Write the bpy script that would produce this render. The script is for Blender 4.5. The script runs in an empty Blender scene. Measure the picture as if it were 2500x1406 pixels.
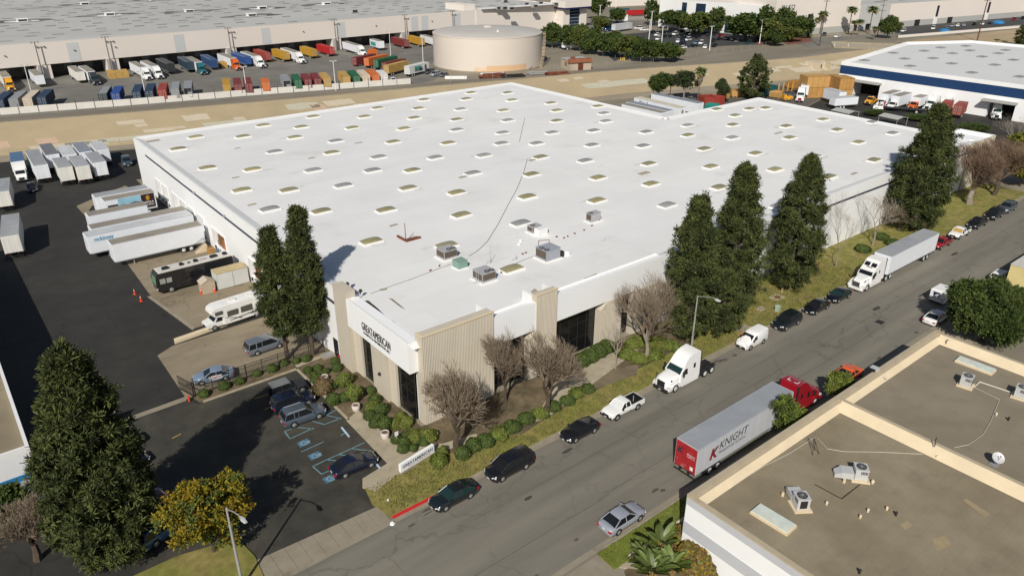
import bpy,math,random
import numpy as np
from mathutils import Vector,Matrix

SC = bpy.context.scene
COL = SC.collection
R = math.radians
PI = math.pi

# ------------------------------------------------------------------ camera
cam_data = bpy.data.cameras.new('camera')
cam = bpy.data.objects.new('camera',cam_data)
COL.objects.link(cam)
SC.camera = cam
cam_data.sensor_width = 36.0
cam_data.sensor_fit = 'HORIZONTAL'
cam_data.lens = 36.0 * 1809.38 / 2500.0
cam_data.clip_start = 0.5
cam_data.clip_end = 6000.0
cam.rotation_mode = 'XYZ'
cam.location = (0.0,0.0,48.0)
cam.rotation_euler = Matrix([[0.779295,0.267685,-0.566608],[-0.62665,0.337178,-0.702581],[0.002977,0.902583,0.430506]]).to_euler()   # about 25.5 degrees down, 39 degrees right of +Y

# ------------------------------------------------------------------ sky, sun, exposure
SUN_AZ,SUN_EL = 50.0,38.0          # direction the light travels to (from +Y towards +X), height of the sun
world = bpy.data.worlds.new('World')
SC.world = world
world.use_nodes = True
wn = world.node_tree.nodes
bg = wn.get('Background') or wn.new('ShaderNodeBackground')
sky = wn.new('ShaderNodeTexSky')
sky.sky_type = 'NISHITA'
sky.sun_disc = False
sky.sun_elevation = R(SUN_EL)
sky.sun_rotation = R(SUN_AZ + 180.0)
world.node_tree.links.new(sky.outputs[0],bg.inputs[0])
bg.inputs[1].default_value = 0.055
sd = bpy.data.lights.new('sun','SUN')
sd.energy = 4.3
sd.angle = R(0.5)
sd.color = (1.0,0.955,0.88)
sun = bpy.data.objects.new('sun',sd)
COL.objects.link(sun)
sun.location = (0,-50,120)
_a = R(SUN_AZ)
_d = Vector((math.sin(_a) * math.cos(R(SUN_EL)),math.cos(_a) * math.cos(R(SUN_EL)),-math.sin(R(SUN_EL))))
sun.rotation_euler = _d.to_track_quat('-Z','Y').to_euler()
SC.view_settings.view_transform = 'Standard'
SC.view_settings.look = 'None'
SC.view_settings.exposure = 0.0
SC.view_settings.gamma = 1.0
SC.view_settings.use_curve_mapping = False

# ------------------------------------------------------------------ materials
MATS = {}

def mat(name,col,rough=0.6,metal=0.0,var=0.10,scale=0.6,stretch=(1,1,1),tint=None,bump=0.0,
        bscale=8.0,spec=0.4,stain=None,stain_amt=0.0,stain_scale=0.2,coat=0.0,rand=0.0,crack=0.0,crack_scale=0.3,seam=None,speck=0.0):
    """Principled material with noise in place of flat colour; tint = second colour mixed in large patches."""
    if name in MATS:
        return MATS[name]
    m = bpy.data.materials.new(name)
    m.use_nodes = True
    nt = m.node_tree
    N,L = nt.nodes,nt.links
    b = N['Principled BSDF']
    b.inputs['Roughness'].default_value = rough
    b.inputs['Metallic'].default_value = metal
    b.inputs['Specular IOR Level'].default_value = spec
    b.inputs['Coat Weight'].default_value = coat
    b.inputs['Coat Roughness'].default_value = 0.08
    geo = N.new('ShaderNodeNewGeometry')
    mp = N.new('ShaderNodeMapping')
    mp.inputs['Scale'].default_value = stretch
    L.new(geo.outputs['Position'],mp.inputs['Vector'])
    def noise(sc,det=6.0,rough_=0.6):
        n = N.new('ShaderNodeTexNoise')
        n.inputs['Scale'].default_value = sc
        n.inputs['Detail'].default_value = det
        n.inputs['Roughness'].default_value = rough_
        L.new(mp.outputs[0],n.inputs['Vector'])
        return n
    n1 = noise(scale)
    mr = N.new('ShaderNodeMapRange')
    mr.inputs['From Min'].default_value = 0.3
    mr.inputs['From Max'].default_value = 0.7
    mr.inputs['To Min'].default_value = 1.0 - var
    mr.inputs['To Max'].default_value = 1.0 + var
    L.new(n1.outputs['Fac'],mr.inputs['Value'])
    base = N.new('ShaderNodeRGB')
    base.outputs[0].default_value = (*col,1)
    cur = base.outputs[0]
    def mixc(fac,a,c2,mode='MIX'):
        mx = N.new('ShaderNodeMix')
        mx.data_type = 'RGBA'
        mx.blend_type = mode
        if isinstance(fac,float):
            mx.inputs[0].default_value = fac
        else:
            L.new(fac,mx.inputs[0])
        L.new(a,mx.inputs[6])
        if isinstance(c2,tuple):
            mx.inputs[7].default_value = (*c2,1)
        else:
            L.new(c2,mx.inputs[7])
        return mx.outputs[2]
    def ramp(src,lo,hi):
        r = N.new('ShaderNodeMapRange')
        r.inputs['From Min'].default_value = lo
        r.inputs['From Max'].default_value = hi
        L.new(src,r.inputs['Value'])
        return r.outputs[0]
    if tint is not None:
        n2 = noise(scale * 0.27,3.0,0.5)
        cur = mixc(ramp(n2.outputs['Fac'],0.42,0.62),cur,tuple(tint))
    if stain is not None:
        n3 = noise(stain_scale,5.0,0.65)
        f = ramp(n3.outputs['Fac'],0.58,0.72)
        ml = N.new('ShaderNodeMath');ml.operation = 'MULTIPLY'
        ml.inputs[1].default_value = stain_amt
        L.new(f,ml.inputs[0])
        cur = mixc(ml.outputs[0],cur,tuple(stain))
    if crack > 0:           # cracks: thin lines between warped cells
        vo = N.new('ShaderNodeTexVoronoi');vo.feature = 'DISTANCE_TO_EDGE';vo.inputs['Scale'].default_value = crack_scale
        nw = N.new('ShaderNodeTexNoise');nw.inputs['Scale'].default_value = 0.8;nw.inputs['Detail'].default_value = 5
        L.new(geo.outputs['Position'],nw.inputs['Vector'])
        ad = N.new('ShaderNodeMix');ad.data_type = 'RGBA';ad.blend_type = 'LINEAR_LIGHT';ad.inputs[0].default_value = 0.9
        L.new(geo.outputs['Position'],ad.inputs[6]);L.new(nw.outputs['Color'],ad.inputs[7]);L.new(ad.outputs[2],vo.inputs['Vector'])
        r1 = N.new('ShaderNodeMapRange');r1.inputs['From Min'].default_value = 0.0;r1.inputs['From Max'].default_value = 0.022
        r1.inputs['To Min'].default_value = crack;r1.inputs['To Max'].default_value = 0.0
        L.new(vo.outputs['Distance'],r1.inputs['Value'])
        n4 = noise(0.11,3.0);m4 = N.new('ShaderNodeMath');m4.operation = 'MULTIPLY'
        L.new(r1.outputs[0],m4.inputs[0]);L.new(ramp(n4.outputs['Fac'],.40,.60),m4.inputs[1])
        cur = mixc(m4.outputs[0],cur,tuple(c * .3 for c in col))
    if speck > 0:           # fine aggregate and small droppings
        n5 = N.new('ShaderNodeTexNoise');n5.inputs['Scale'].default_value = 9.0;n5.inputs['Detail'].default_value = 8
        L.new(geo.outputs['Position'],n5.inputs['Vector'])
        m5 = N.new('ShaderNodeMath');m5.operation = 'MULTIPLY';m5.inputs[1].default_value = speck
        L.new(ramp(n5.outputs['Fac'],.55,.75),m5.inputs[0])
        cur = mixc(m5.outputs[0],cur,tuple(c * .55 for c in col))
    if seam is not None:    # laps between rolled sheets
        br = N.new('ShaderNodeTexBrick');br.offset = 0.37
        br.inputs['Scale'].default_value = 1.0;br.inputs['Brick Width'].default_value = seam[0];br.inputs['Row Height'].default_value = seam[1]
        br.inputs['Mortar Size'].default_value = seam[2];br.inputs['Mortar Smooth'].default_value = 0.6
        br.inputs['Color1'].default_value = (1,1,1,1);br.inputs['Color2'].default_value = (1 - seam[3] * .35,) * 3 + (1,);br.inputs['Mortar'].default_value = (1 - seam[3],) * 3 + (1,)
        L.new(geo.outputs['Position'],br.inputs['Vector'])
        cur = mixc(1.0,cur,br.outputs['Color'],'MULTIPLY')
    if rand > 0:
        oi = N.new('ShaderNodeObjectInfo')
        mr2 = N.new('ShaderNodeMapRange')
        mr2.inputs['To Min'].default_value = 1 - rand
        mr2.inputs['To Max'].default_value = 1 + rand
        L.new(oi.outputs['Random'],mr2.inputs['Value'])
        vm0 = N.new('ShaderNodeVectorMath');vm0.operation = 'SCALE'
        L.new(cur,vm0.inputs[0]);L.new(mr2.outputs[0],vm0.inputs['Scale'])
        cur = vm0.outputs[0]
    vm = N.new('ShaderNodeVectorMath');vm.operation = 'SCALE'
    L.new(cur,vm.inputs[0]);L.new(mr.outputs[0],vm.inputs['Scale'])
    L.new(vm.outputs[0],b.inputs['Base Color'])
    if bump > 0:
        nb = noise(bscale,4.0,0.7)
        bp = N.new('ShaderNodeBump')
        bp.inputs['Strength'].default_value = bump
        bp.inputs['Distance'].default_value = 0.05
        L.new(nb.outputs['Fac'],bp.inputs['Height'])
        L.new(bp.outputs[0],b.inputs['Normal'])
    MATS[name] = m
    return m

# ------------------------------------------------------------------ mesh builder
class MB:
    def __init__(s):
        s.v,s.f,s.m = [],[],[]
    def face(s,pts,m=0):
        i = len(s.v)
        s.v += [tuple(p) for p in pts]
        s.f.append(tuple(range(i,i + len(pts))))
        s.m.append(m)
    def box(s,x0,y0,z0,x1,y1,z1,m=0,mt=None,skip=''):
        if x1 < x0: x0,x1 = x1,x0
        if y1 < y0: y0,y1 = y1,y0
        i = len(s.v)
        s.v += [(x0,y0,z0),(x1,y0,z0),(x1,y1,z0),(x0,y1,z0),(x0,y0,z1),(x1,y0,z1),(x1,y1,z1),(x0,y1,z1)]
        F = {'b': (3,2,1,0),'t': (4,5,6,7),'s': (0,1,5,4),'e': (1,2,6,5),'n': (2,3,7,6),'w': (3,0,4,7)}
        for k,q in F.items():
            if k in skip: continue
            s.f.append(tuple(i + a for a in q))
            s.m.append(mt if (k == 't' and mt is not None) else m)
    def prism(s,poly,z0,z1,m=0,mt=None,bottom=True):
        n = len(poly)
        a = sum(poly[i][0] * poly[(i + 1) % n][1] - poly[(i + 1) % n][0] * poly[i][1] for i in range(n))
        if a < 0: poly = poly[::-1]
        i = len(s.v)
        s.v += [(p[0],p[1],z0) for p in poly] + [(p[0],p[1],z1) for p in poly]
        for k in range(n):
            s.f.append((i + k,i + (k + 1) % n,i + n + (k + 1) % n,i + n + k));s.m.append(m)
        s.f.append(tuple(range(i + n,i + 2 * n)));s.m.append(m if mt is None else mt)
        if bottom:
            s.f.append(tuple(range(i + n - 1,i - 1,-1)));s.m.append(m)
    def profile(s,pts,y0,y1,m=0,inset=None):
        """side profile (x,z) points pushed from y0 to y1 (inset: smaller y extent per point)"""
        n = len(pts)
        a = sum(pts[i][0] * pts[(i + 1) % n][1] - pts[(i + 1) % n][0] * pts[i][1] for i in range(n))
        ins = inset or [0] * n
        if a > 0:
            pts = pts[::-1];ins = ins[::-1]
        i = len(s.v)
        s.v += [(p[0],y0 + q,p[1]) for p,q in zip(pts,ins)] + [(p[0],y1 - q,p[1]) for p,q in zip(pts,ins)]
        for k in range(n):
            s.f.append((i + k,i + n + k,i + n + (k + 1) % n,i + (k + 1) % n));s.m.append(m)
        s.f.append(tuple(range(i + n - 1,i - 1,-1)));s.m.append(m)
        s.f.append(tuple(range(i + n,i + 2 * n)));s.m.append(m)
        # make windings outward
        if True:
            pass
    def cyl(s,p0,p1,r0,r1=None,n=8,m=0,caps=True,mcap=None):
        r1 = r0 if r1 is None else r1
        a,b = Vector(p0),Vector(p1)
        d = (b - a)
        if d.length < 1e-6: return
        d.normalize()
        u = d.orthogonal().normalized()
        w = d.cross(u)
        i = len(s.v)
        for c,r in ((a,r0),(b,r1)):
            for k in range(n):
                t = 2 * PI * k / n
                s.v.append(tuple(c + u * (r * math.cos(t)) + w * (r * math.sin(t))))
        for k in range(n):
            s.f.append((i + k,i + (k + 1) % n,i + n + (k + 1) % n,i + n + k));s.m.append(m)
        if caps:
            mc = m if mcap is None else mcap
            s.f.append(tuple(range(i + n - 1,i - 1,-1)));s.m.append(mc)
            s.f.append(tuple(range(i + n,i + 2 * n)));s.m.append(mc)
    def tube(s,pts,r,n=5,m=0):
        for a,b in zip(pts[:-1],pts[1:]):
            s.cyl(a,b,r,r,n,m)
    def loft(s,rings,m=0,caps=True,closed=True):
        n = len(rings[0])
        i = len(s.v)
        for r in rings: s.v += [tuple(p) for p in r]
        for j in range(len(rings) - 1):
            for k in range(n if closed else n - 1):
                a = i + j * n + k;b = i + j * n + (k + 1) % n
                s.f.append((a,b,b + n,a + n));s.m.append(m)
        if caps:
            s.f.append(tuple(range(i + n - 1,i - 1,-1)));s.m.append(m)
            j = i + (len(rings) - 1) * n
            s.f.append(tuple(range(j,j + n)));s.m.append(m)
    def sphere(s,c,r,n=8,rows=5,m=0,sz=1.0,zmin=-1.0):
        rings = []
        for j in range(rows + 1):
            t = -1 + 2 * j / rows
            t = max(t,zmin)
            q = math.sqrt(max(0.0,1 - t * t)) + 1e-3
            rings.append([(c[0] + r * q * math.cos(2 * PI * k / n),c[1] + r * q * math.sin(2 * PI * k / n),c[2] + r * sz * t) for k in range(n)])
        s.loft(rings,m)
    def mesh(s,name,mats,smooth=None):
        me = bpy.data.meshes.new(name)
        me.from_pydata(s.v,[],s.f)
        for m in (mats if isinstance(mats,(list,tuple)) else [mats]):
            me.materials.append(m)
        if any(s.m):
            me.polygons.foreach_set('material_index',s.m)
        if smooth is not None:
            me.polygons.foreach_set('use_smooth',[True] * len(s.f))
            try:
                me.set_sharp_from_angle(angle=R(smooth))
            except Exception:
                pass
        me.update()
        return me
    def build(s,name,mats,parent=None,smooth=None,loc=None):
        return put(name,s.mesh(name,mats,smooth),parent,loc)

def put(name,me,parent=None,loc=None,rz=0.0):
    o = bpy.data.objects.new(name,me)
    COL.objects.link(o)
    if parent is not None: o.parent = parent
    if loc is not None: o.location = loc
    if rz: o.rotation_euler = (0,0,rz)
    return o

def tag(o,label=None,cat=None,group=None,kind=None):
    if label: o['label'] = label
    if cat: o['category'] = cat
    if group: o['group'] = group
    if kind: o['kind'] = kind
    return o

def thing(name,label,cat,loc=(0,0,0),rz=0.0,group=None):
    o = bpy.data.objects.new(name,None)
    COL.objects.link(o)
    o.empty_display_size = 0.3
    o.location = loc
    o.rotation_euler = (0,0,rz)
    return tag(o,label,cat,group)

ORD = ['first','second','third','fourth','fifth','sixth','seventh','eighth','ninth','tenth','eleventh','twelfth','thirteenth','fourteenth','fifteenth','sixteenth','seventeenth','eighteenth','nineteenth','twentieth','twenty first','twenty second','twenty third','twenty fourth','twenty fifth','twenty sixth','twenty seventh','twenty eighth','twenty ninth','thirtieth']

def struct(name,mb,mats,**k):
    o = mb.build(name,mats,**k)
    o['kind'] = 'structure'
    return o

def sheet(name,poly,z,m,kind='structure',parent=None):
    """flat piece of ground, poly a list of (x, y)"""
    n = len(poly)
    a = sum(poly[i][0] * poly[(i + 1) % n][1] - poly[(i + 1) % n][0] * poly[i][1] for i in range(n))
    if a < 0: poly = poly[::-1]
    b = MB();b.face([(p[0],p[1],z) for p in poly])
    o = b.build(name,m,parent)
    if kind: o['kind'] = kind
    return o

def text_mesh(name,body,size,depth,m,bold=0.0,shear=0.0,spacing=1.0):
    """lettering as a mesh lying in its own XY plane, centred on x, baseline at y=0"""
    c = bpy.data.curves.new(name,'FONT')
    c.body = body
    c.size = size
    c.extrude = depth
    c.align_x = 'CENTER'
    c.offset = bold
    c.shear = shear
    c.space_character = spacing
    c.resolution_u = 3
    o = bpy.data.objects.new(name,c)
    COL.objects.link(o)
    bpy.context.view_layer.update()
    me = bpy.data.meshes.new_from_object(o.evaluated_get(bpy.context.evaluated_depsgraph_get()))
    bpy.data.objects.remove(o)
    bpy.data.curves.remove(c)
    me.name = name
    me.materials.clear()
    me.materials.append(m)
    return me

def put_text(name,body,size,loc,xdir,updir,m,parent=None,depth=0.01,width=None,bold=0.0,shear=0.0,spacing=1.0):
    me = text_mesh(name,body,size,depth,m,bold,shear,spacing)
    o = put(name,me,parent)
    x = Vector(xdir).normalized();y = Vector(updir).normalized();z = x.cross(y)
    M = Matrix((x,y,z)).transposed().to_4x4()
    s = 1.0
    if width:
        xs = [v.co.x for v in me.vertices]
        s = width / max(1e-3,max(xs) - min(xs))
    o.matrix_local = Matrix.Translation(Vector(loc)) @ M @ Matrix.Diagonal((s,1,1,1))
    return o

def ribbed(mb,p0,p1,z0,z1,pitch,depth,m=0,out=None,taper=0.35):
    """vertical fluted panel between two plan points, flutes standing out to the right of p0->p1"""
    a,b = Vector((*p0,0)),Vector((*p1,0))
    d = (b - a);Ln = d.length;d.normalize()
    nrm = Vector((d.y,-d.x,0))
    n = max(1,int(Ln / pitch))
    st = Ln / n
    pts = []
    for k in range(n):
        t = k * st
        pts += [(t,0),(t + st * taper * .5,depth),(t + st * (1 - taper * .5 - .25),depth),(t + st * (1 - .25),0)]
    pts.append((Ln,0))
    P = [a + d * t + nrm * o for t,o in pts]
    for q,w in zip(P[:-1],P[1:]):
        mb.face([(q.x,q.y,z0),(w.x,w.y,z0),(w.x,w.y,z1),(q.x,q.y,z1)],m)

# ================================================================== palette
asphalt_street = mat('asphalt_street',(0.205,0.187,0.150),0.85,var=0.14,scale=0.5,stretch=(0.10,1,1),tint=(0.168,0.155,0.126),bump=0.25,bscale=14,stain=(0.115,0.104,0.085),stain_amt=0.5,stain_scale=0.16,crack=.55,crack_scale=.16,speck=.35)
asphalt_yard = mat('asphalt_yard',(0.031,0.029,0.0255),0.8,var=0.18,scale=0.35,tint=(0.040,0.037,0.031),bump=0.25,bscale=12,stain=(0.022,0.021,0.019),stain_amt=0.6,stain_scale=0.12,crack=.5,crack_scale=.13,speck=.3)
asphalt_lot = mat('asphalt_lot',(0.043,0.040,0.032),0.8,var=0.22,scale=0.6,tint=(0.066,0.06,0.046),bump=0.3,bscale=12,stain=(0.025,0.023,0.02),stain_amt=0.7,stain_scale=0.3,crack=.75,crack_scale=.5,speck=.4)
asphalt_far = mat('asphalt_far',(0.20,0.188,0.160),0.85,var=0.12,scale=0.2,tint=(0.165,0.155,0.135),stain=(0.09,0.085,0.075),stain_amt=0.5,stain_scale=0.06)
asphalt_dark_far = mat('asphalt_dark_far',(0.055,0.055,0.052),0.85,var=0.15,scale=0.2)
concrete_apron = mat('concrete_apron',(0.27,0.225,0.155),0.85,var=0.16,scale=0.4,stretch=(.35,1,1),tint=(0.235,0.19,0.125),bump=0.2,bscale=9,stain=(0.13,0.10,0.065),stain_amt=0.6,stain_scale=0.22,crack=.5,crack_scale=.2,speck=.3)
concrete_walk = mat('concrete_walk',(0.40,0.345,0.25),0.85,var=0.10,scale=1.5,tint=(0.35,0.30,0.21),stain=(0.22,0.18,0.13),stain_amt=0.5,stain_scale=0.6)
concrete_kerb = mat('concrete_kerb',(0.30,0.26,0.19),0.85,var=0.18,scale=1.2,stain=(0.12,0.10,0.08),stain_amt=0.6,stain_scale=0.7)
concrete_drive = mat('concrete_drive',(0.27,0.235,0.175),0.85,var=0.12,scale=0.7,stain=(0.16,0.14,0.11),stain_amt=0.6,stain_scale=0.4)
concrete_channel = mat('concrete_channel',(0.42,0.335,0.205),0.85,var=0.07,scale=0.12,tint=(0.395,0.315,0.195),stain=(0.46,0.37,0.25),stain_amt=0.4,stain_scale=0.05)
concrete_floor_channel = mat('concrete_channel_floor',(0.33,0.275,0.20),0.85,var=0.10,scale=0.15,stretch=(.3,1,1))
concrete_patch = mat('concrete_patch',(0.54,0.465,0.34),0.85,var=0.06,scale=0.8)
concrete_patch_pink = mat('concrete_patch_pink',(0.52,0.37,0.26),0.85,var=0.08,scale=0.8)
concrete_patch_grey = mat('concrete_patch_grey',(0.48,0.45,0.34),0.85,var=0.06,scale=0.8)
dirt = mat('dirt',(0.19,0.155,0.10),0.95,var=0.2,scale=0.5,tint=(0.15,0.12,0.075),bump=0.4,bscale=6)
dirt_far = mat('dirt_far',(0.26,0.225,0.165),0.95,var=0.15,scale=0.12,stretch=(.25,1,1),tint=(0.20,0.175,0.13))
sand_far = mat('sand_far',(0.44,0.335,0.20),0.95,var=0.12,scale=0.1,stretch=(.3,1,1),tint=(0.40,0.30,0.18))
soil = mat('soil',(0.105,0.082,0.045),0.95,var=0.3,scale=1.5,tint=(0.16,0.12,0.07),bump=0.5,bscale=5)
grass_dry = mat('grass_dry',(0.185,0.180,0.040),0.95,var=0.30,scale=1.0,tint=(0.235,0.195,0.062),bump=0.6,bscale=9,stain=(0.10,0.125,0.024),stain_amt=0.75,stain_scale=0.35)
grass_green = mat('grass_green',(0.14,0.16,0.018),0.95,var=0.25,scale=1.3,tint=(0.155,0.175,0.032),bump=0.6,bscale=9)
paint_white = mat('paint_white',(0.78,0.775,0.755),0.55,var=0.03,scale=0.15)
paint_wall_white = mat('paint_wall_white',(0.86,0.86,0.855),0.55,var=0.025,scale=0.2,stretch=(1,1,.3))
roof_white = mat('roof_white',(0.80,0.79,0.765),0.7,var=0.04,scale=0.09,tint=(0.765,0.76,0.745),stain=(0.64,0.615,0.56),stain_amt=0.5,stain_scale=0.10,seam=(24,3.05,.05,.10),speck=.10)
roof_tan = mat('roof_tan',(0.285,0.242,0.162),0.9,var=0.10,scale=0.5,tint=(0.24,0.198,0.13),bump=0.25,bscale=8,stain=(0.19,0.155,0.105),stain_amt=0.6,stain_scale=0.22,seam=(9,.95,.035,.10),speck=.45)
roof_grey = mat('roof_grey',(0.48,0.475,0.445),0.85,var=0.06,scale=0.05,stretch=(.35,1,1),tint=(0.44,0.435,0.41),stain=(0.16,0.15,0.14),stain_amt=0.75,stain_scale=0.028)
parapet_cream = mat('parapet_cream',(0.68,0.56,0.38),0.8,var=0.06,scale=0.6)
coping_cream = mat('coping_cream',(0.44,0.37,0.26),0.8,var=0.08,scale=0.8)
panel_beige = mat('panel_beige',(0.53,0.475,0.38),0.85,var=0.06,scale=0.7,stretch=(1,1,.3))
glass_dark = mat('glass_dark',(0.010,0.010,0.011),0.12,var=0.1,spec=0.5)
metal_dark = mat('metal_dark',(0.028,0.024,0.022),0.5,var=0.15)
metal_grey = mat('metal_grey',(0.36,0.36,0.37),0.5,metal=0.3,var=0.08,scale=2)
metal_light = mat('metal_light',(0.58,0.58,0.57),0.45,metal=0.2,var=0.06,scale=2)
galvanised = mat('galvanised',(0.42,0.415,0.40),0.5,metal=0.35,var=0.08,scale=2)
rust = mat('rust',(0.15,0.045,0.022),0.85,var=0.3,scale=2.5,tint=(0.20,0.07,0.035))
stripe_slate = mat('stripe_slate',(0.045,0.055,0.085),0.6,var=0.08)
navy = mat('navy',(0.012,0.045,0.13),0.55,var=0.06)
sign_blue = mat('sign_blue',(0.012,0.016,0.075),0.5,var=0.05)
sky_blue_paint = mat('sky_blue_paint',(0.03,0.19,0.42),0.55,var=0.05)
black = mat('black',(0.012,0.012,0.013),0.6,var=0.2)
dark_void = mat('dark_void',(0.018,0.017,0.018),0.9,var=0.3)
yellow_line = mat('yellow_line',(0.52,0.36,0.08),0.8,var=0.2,scale=3)
blue_line = mat('blue_line',(0.15,0.29,0.34),0.8,var=0.25,scale=3)
blue_pad = mat('blue_pad',(0.07,0.17,0.25),0.8,var=0.3,scale=2)
red_kerb_paint = mat('red_kerb_paint',(0.55,0.018,0.022),0.6,var=0.1,scale=3)
wood = mat('wood',(0.44,0.24,0.075),0.8,var=0.15,scale=1.0,tint=(0.36,0.19,0.06))
orange_cone = mat('orange_cone',(0.70,0.075,0.02),0.6,var=0.1)
tank_cream = mat('tank_cream',(0.655,0.585,0.51),0.6,var=0.02,scale=0.1)
tank_primer = mat('tank_primer',(0.66,0.44,0.26),0.7,var=0.03)
far_wall = mat('far_wall',(0.73,0.665,0.60),0.75,var=0.02,scale=0.04)
far_wall_grey = mat('far_wall_grey',(0.40,0.40,0.375),0.75,var=0.03,scale=0.1)

# ================================================================== ground
NEAR = [(-500,320),(-60,222),(12,205.5),(42,199.5),(90,187),(150,173),(178,167.5),(217,156.5),(240,152.3),(257,149.8),(279,147.5),(347,144),(480,125),(900,40)]
FAR = [(-500,380),(-60,271),(18,251),(48,243),(86.6,234),(121,227),(143,223),(172,216),(209,209),(241,200.5),(265,192.5),(290,185.5),(305,181.5),(335,179),(350,177),(480,158),(900,90)]
def off(poly,d):
    return [(x,y + d) for x,y in poly]
gb = MB()
gb.face([(p[0],p[1],-0.01) for p in [(-500,-600),(900,-600)] + NEAR[::-1]])
gb.face([(p[0],p[1],-0.01) for p in FAR + [(900,3500),(-500,3500)]])
gb.face([(900,-600,-0.01),(4500,-600,-0.01),(4500,3500,-0.01),(900,3500,-0.01)])
gb.face([(-3000,-600,-0.01),(-500,-600,-0.01),(-500,3500,-0.01),(-3000,3500,-0.01)])
struct('ground',gb,dirt_far)

# flood channel: two sloped concrete banks and a floor 5 m below
cb = MB()
for a,b,c,d in zip(FAR[:-1],FAR[1:],off(FAR,-19)[:-1],off(FAR,-19)[1:]):
    cb.face([(*c,-5),(*d,-5),(*b,0),(*a,0)],0)
for a,b,c,d in zip(NEAR[:-1],NEAR[1:],off(NEAR,12)[:-1],off(NEAR,12)[1:]):
    cb.face([(*a,0),(*b,0),(*d,-5),(*c,-5)],0)
for a,b,c,d in zip(off(NEAR,11.5)[:-1],off(NEAR,11.5)[1:],off(FAR,-18.5)[:-1],off(FAR,-18.5)[1:]):
    cb.face([(*a,-5.005),(*b,-5.005),(*d,-5.005),(*c,-5.005)],1)
struct('flood_channel',cb,[concrete_channel,concrete_floor_channel])
# concrete lip along both bank tops
def line_y(poly,x):
    for (x0,y0),(x1,y1) in zip(poly[:-1],poly[1:]):
        if x0 <= x <= x1: return y0 + (y1 - y0) * (x - x0) / (x1 - x0)
    return poly[-1][1]
lb = MB()
for pl,s in ((FAR,1),(NEAR,-1)):
    for (x0,y0),(x1,y1) in zip(pl[:-1],pl[1:]):
        lb.prism([(x0,y0 - .2),(x1,y1 - .2),(x1,y1 + .4),(x0,y0 + .4)],-0.3,0.18)
struct('channel_kerb',lb,concrete_kerb)
# repair patches on the far bank, slabs 3 cm proud of the slope
def bank_pt(x,t):            # t = 0 at the toe, 1 at the top
    y1 = line_y(FAR,x)
    return (x,y1 - 19 * (1 - t),-5 * (1 - t))
random.seed(5)
PATCH = [(22,.10,14,.10,0),(30,.05,10,.16,2),(38,.12,22,.12,2),(14,.22,4,.2,1),(24,.2,5,.2,1),(50,.30,8,.1,0),(58,.34,3,.06,0),(62,.55,7,.2,0),
         (66,.32,12,.12,2),(75,.45,3,.08,0),(80,.3,3,.06,0),(84,.36,5,.07,0),(92,.6,10,.22,2),(99,.52,4,.2,1),(104,.62,9,.2,0),(112,.55,3,.06,0),
         (45,.62,7,.12,0),(49,.5,3,.1,0),(135,.45,7,.16,0),(142,.6,6,.1,0),(190,.72,4,.12,0),(197,.76,4,.1,0),(196,.34,28,.22,2),(204,.5,5,.12,0),(212,.36,4,.1,0),
         (228,.42,5,.2,0),(233,.5,4,.16,0),(246,.5,6,.16,0),(251,.66,4,.1,0),(262,.3,6,.2,0),(268,.55,12,.12,0),(276,.42,9,.2,0),(284,.56,10,.1,0),(290,.3,14,.24,0),
         (300,.6,16,.14,0),(304,.28,12,.16,0),(316,.46,16,.2,0),(330,.3,12,.2,0),(8,.12,5,.12,0),(2,.3,6,.1,0)]
pts_mat = [concrete_patch,concrete_patch_pink,concrete_patch_grey]
def patch(x,t,w,h,k):
    b = MB()
    c = []
    for i in range(9):
        u = [0,.35,.7,1,1.02,1,.6,.3,0][i];v = [0,-.06,.05,0,.5,1,1.06,.96,1][i]
        c.append((x + w * u + random.uniform(-.25,.25),t + h * (v + random.uniform(-.06,.06))))
    q = [bank_pt(px,pt) for px,pt in c]
    b.face([(a[0],a[1] - .008,a[2] + .03) for a in q])
    o = b.build('repair_patch',pts_mat[k],CHANNEL)
CHANNEL = bpy.data.objects['flood_channel']
for p in PATCH: patch(*p)

# ---------------- near side paving
street_poly = [(-200,32.5),(900,32.5),(900,47.2),(-200,47.2)]
sheet('street',street_poly,0.0,asphalt_street)
# oil drip band where cars park, tar lines along the lane joints
drip = mat('oil_drip',(0.085,0.077,0.064),0.8,var=.3,scale=1.2)
random.seed(9)
for k in range(60):
    x = random.uniform(24,150);y = 45.9 + random.uniform(-.7,.5) if k % 3 else 34.2 + random.uniform(-.6,.6);w = random.uniform(.15,.7);h_ = random.uniform(.08,.28)
    b_ = MB();b_.face([(x + w * math.cos(a * PI / 4) * random.uniform(.6,1.2),y + h_ * math.sin(a * PI / 4) * random.uniform(.6,1.2),.003 + k * .00004) for a in range(8)]);o = b_.build('oil_spot',drip);o['kind'] = 'structure'
tar = mat('tar_line',(0.10,0.092,0.077),0.8,var=.2,scale=1)
for y0,x0,x1 in ((37.1,0,42),(37.4,42,96),(42.3,30,78),(42.0,84,160),(39.9,60,120)):
    b_ = MB();n = int((x1 - x0) / 3);P_ = [(x0 + (x1 - x0) * i / n,y0 + random.uniform(-.06,.06)) for i in range(n + 1)]
    for p,q in zip(P_[:-1],P_[1:]): b_.face([(p[0],p[1] - .03,.0055),(q[0],q[1] - .03,.0055),(q[0],q[1] + .03,.0055),(p[0],p[1] + .03,.0055)])
    o = b_.build('tar_line',tar);o['kind'] = 'structure'
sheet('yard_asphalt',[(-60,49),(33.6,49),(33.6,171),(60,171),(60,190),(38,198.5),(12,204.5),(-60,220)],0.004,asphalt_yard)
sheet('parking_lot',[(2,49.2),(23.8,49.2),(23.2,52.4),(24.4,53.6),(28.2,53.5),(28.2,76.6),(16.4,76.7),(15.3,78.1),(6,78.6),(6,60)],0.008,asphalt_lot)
gut = MB()
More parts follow.
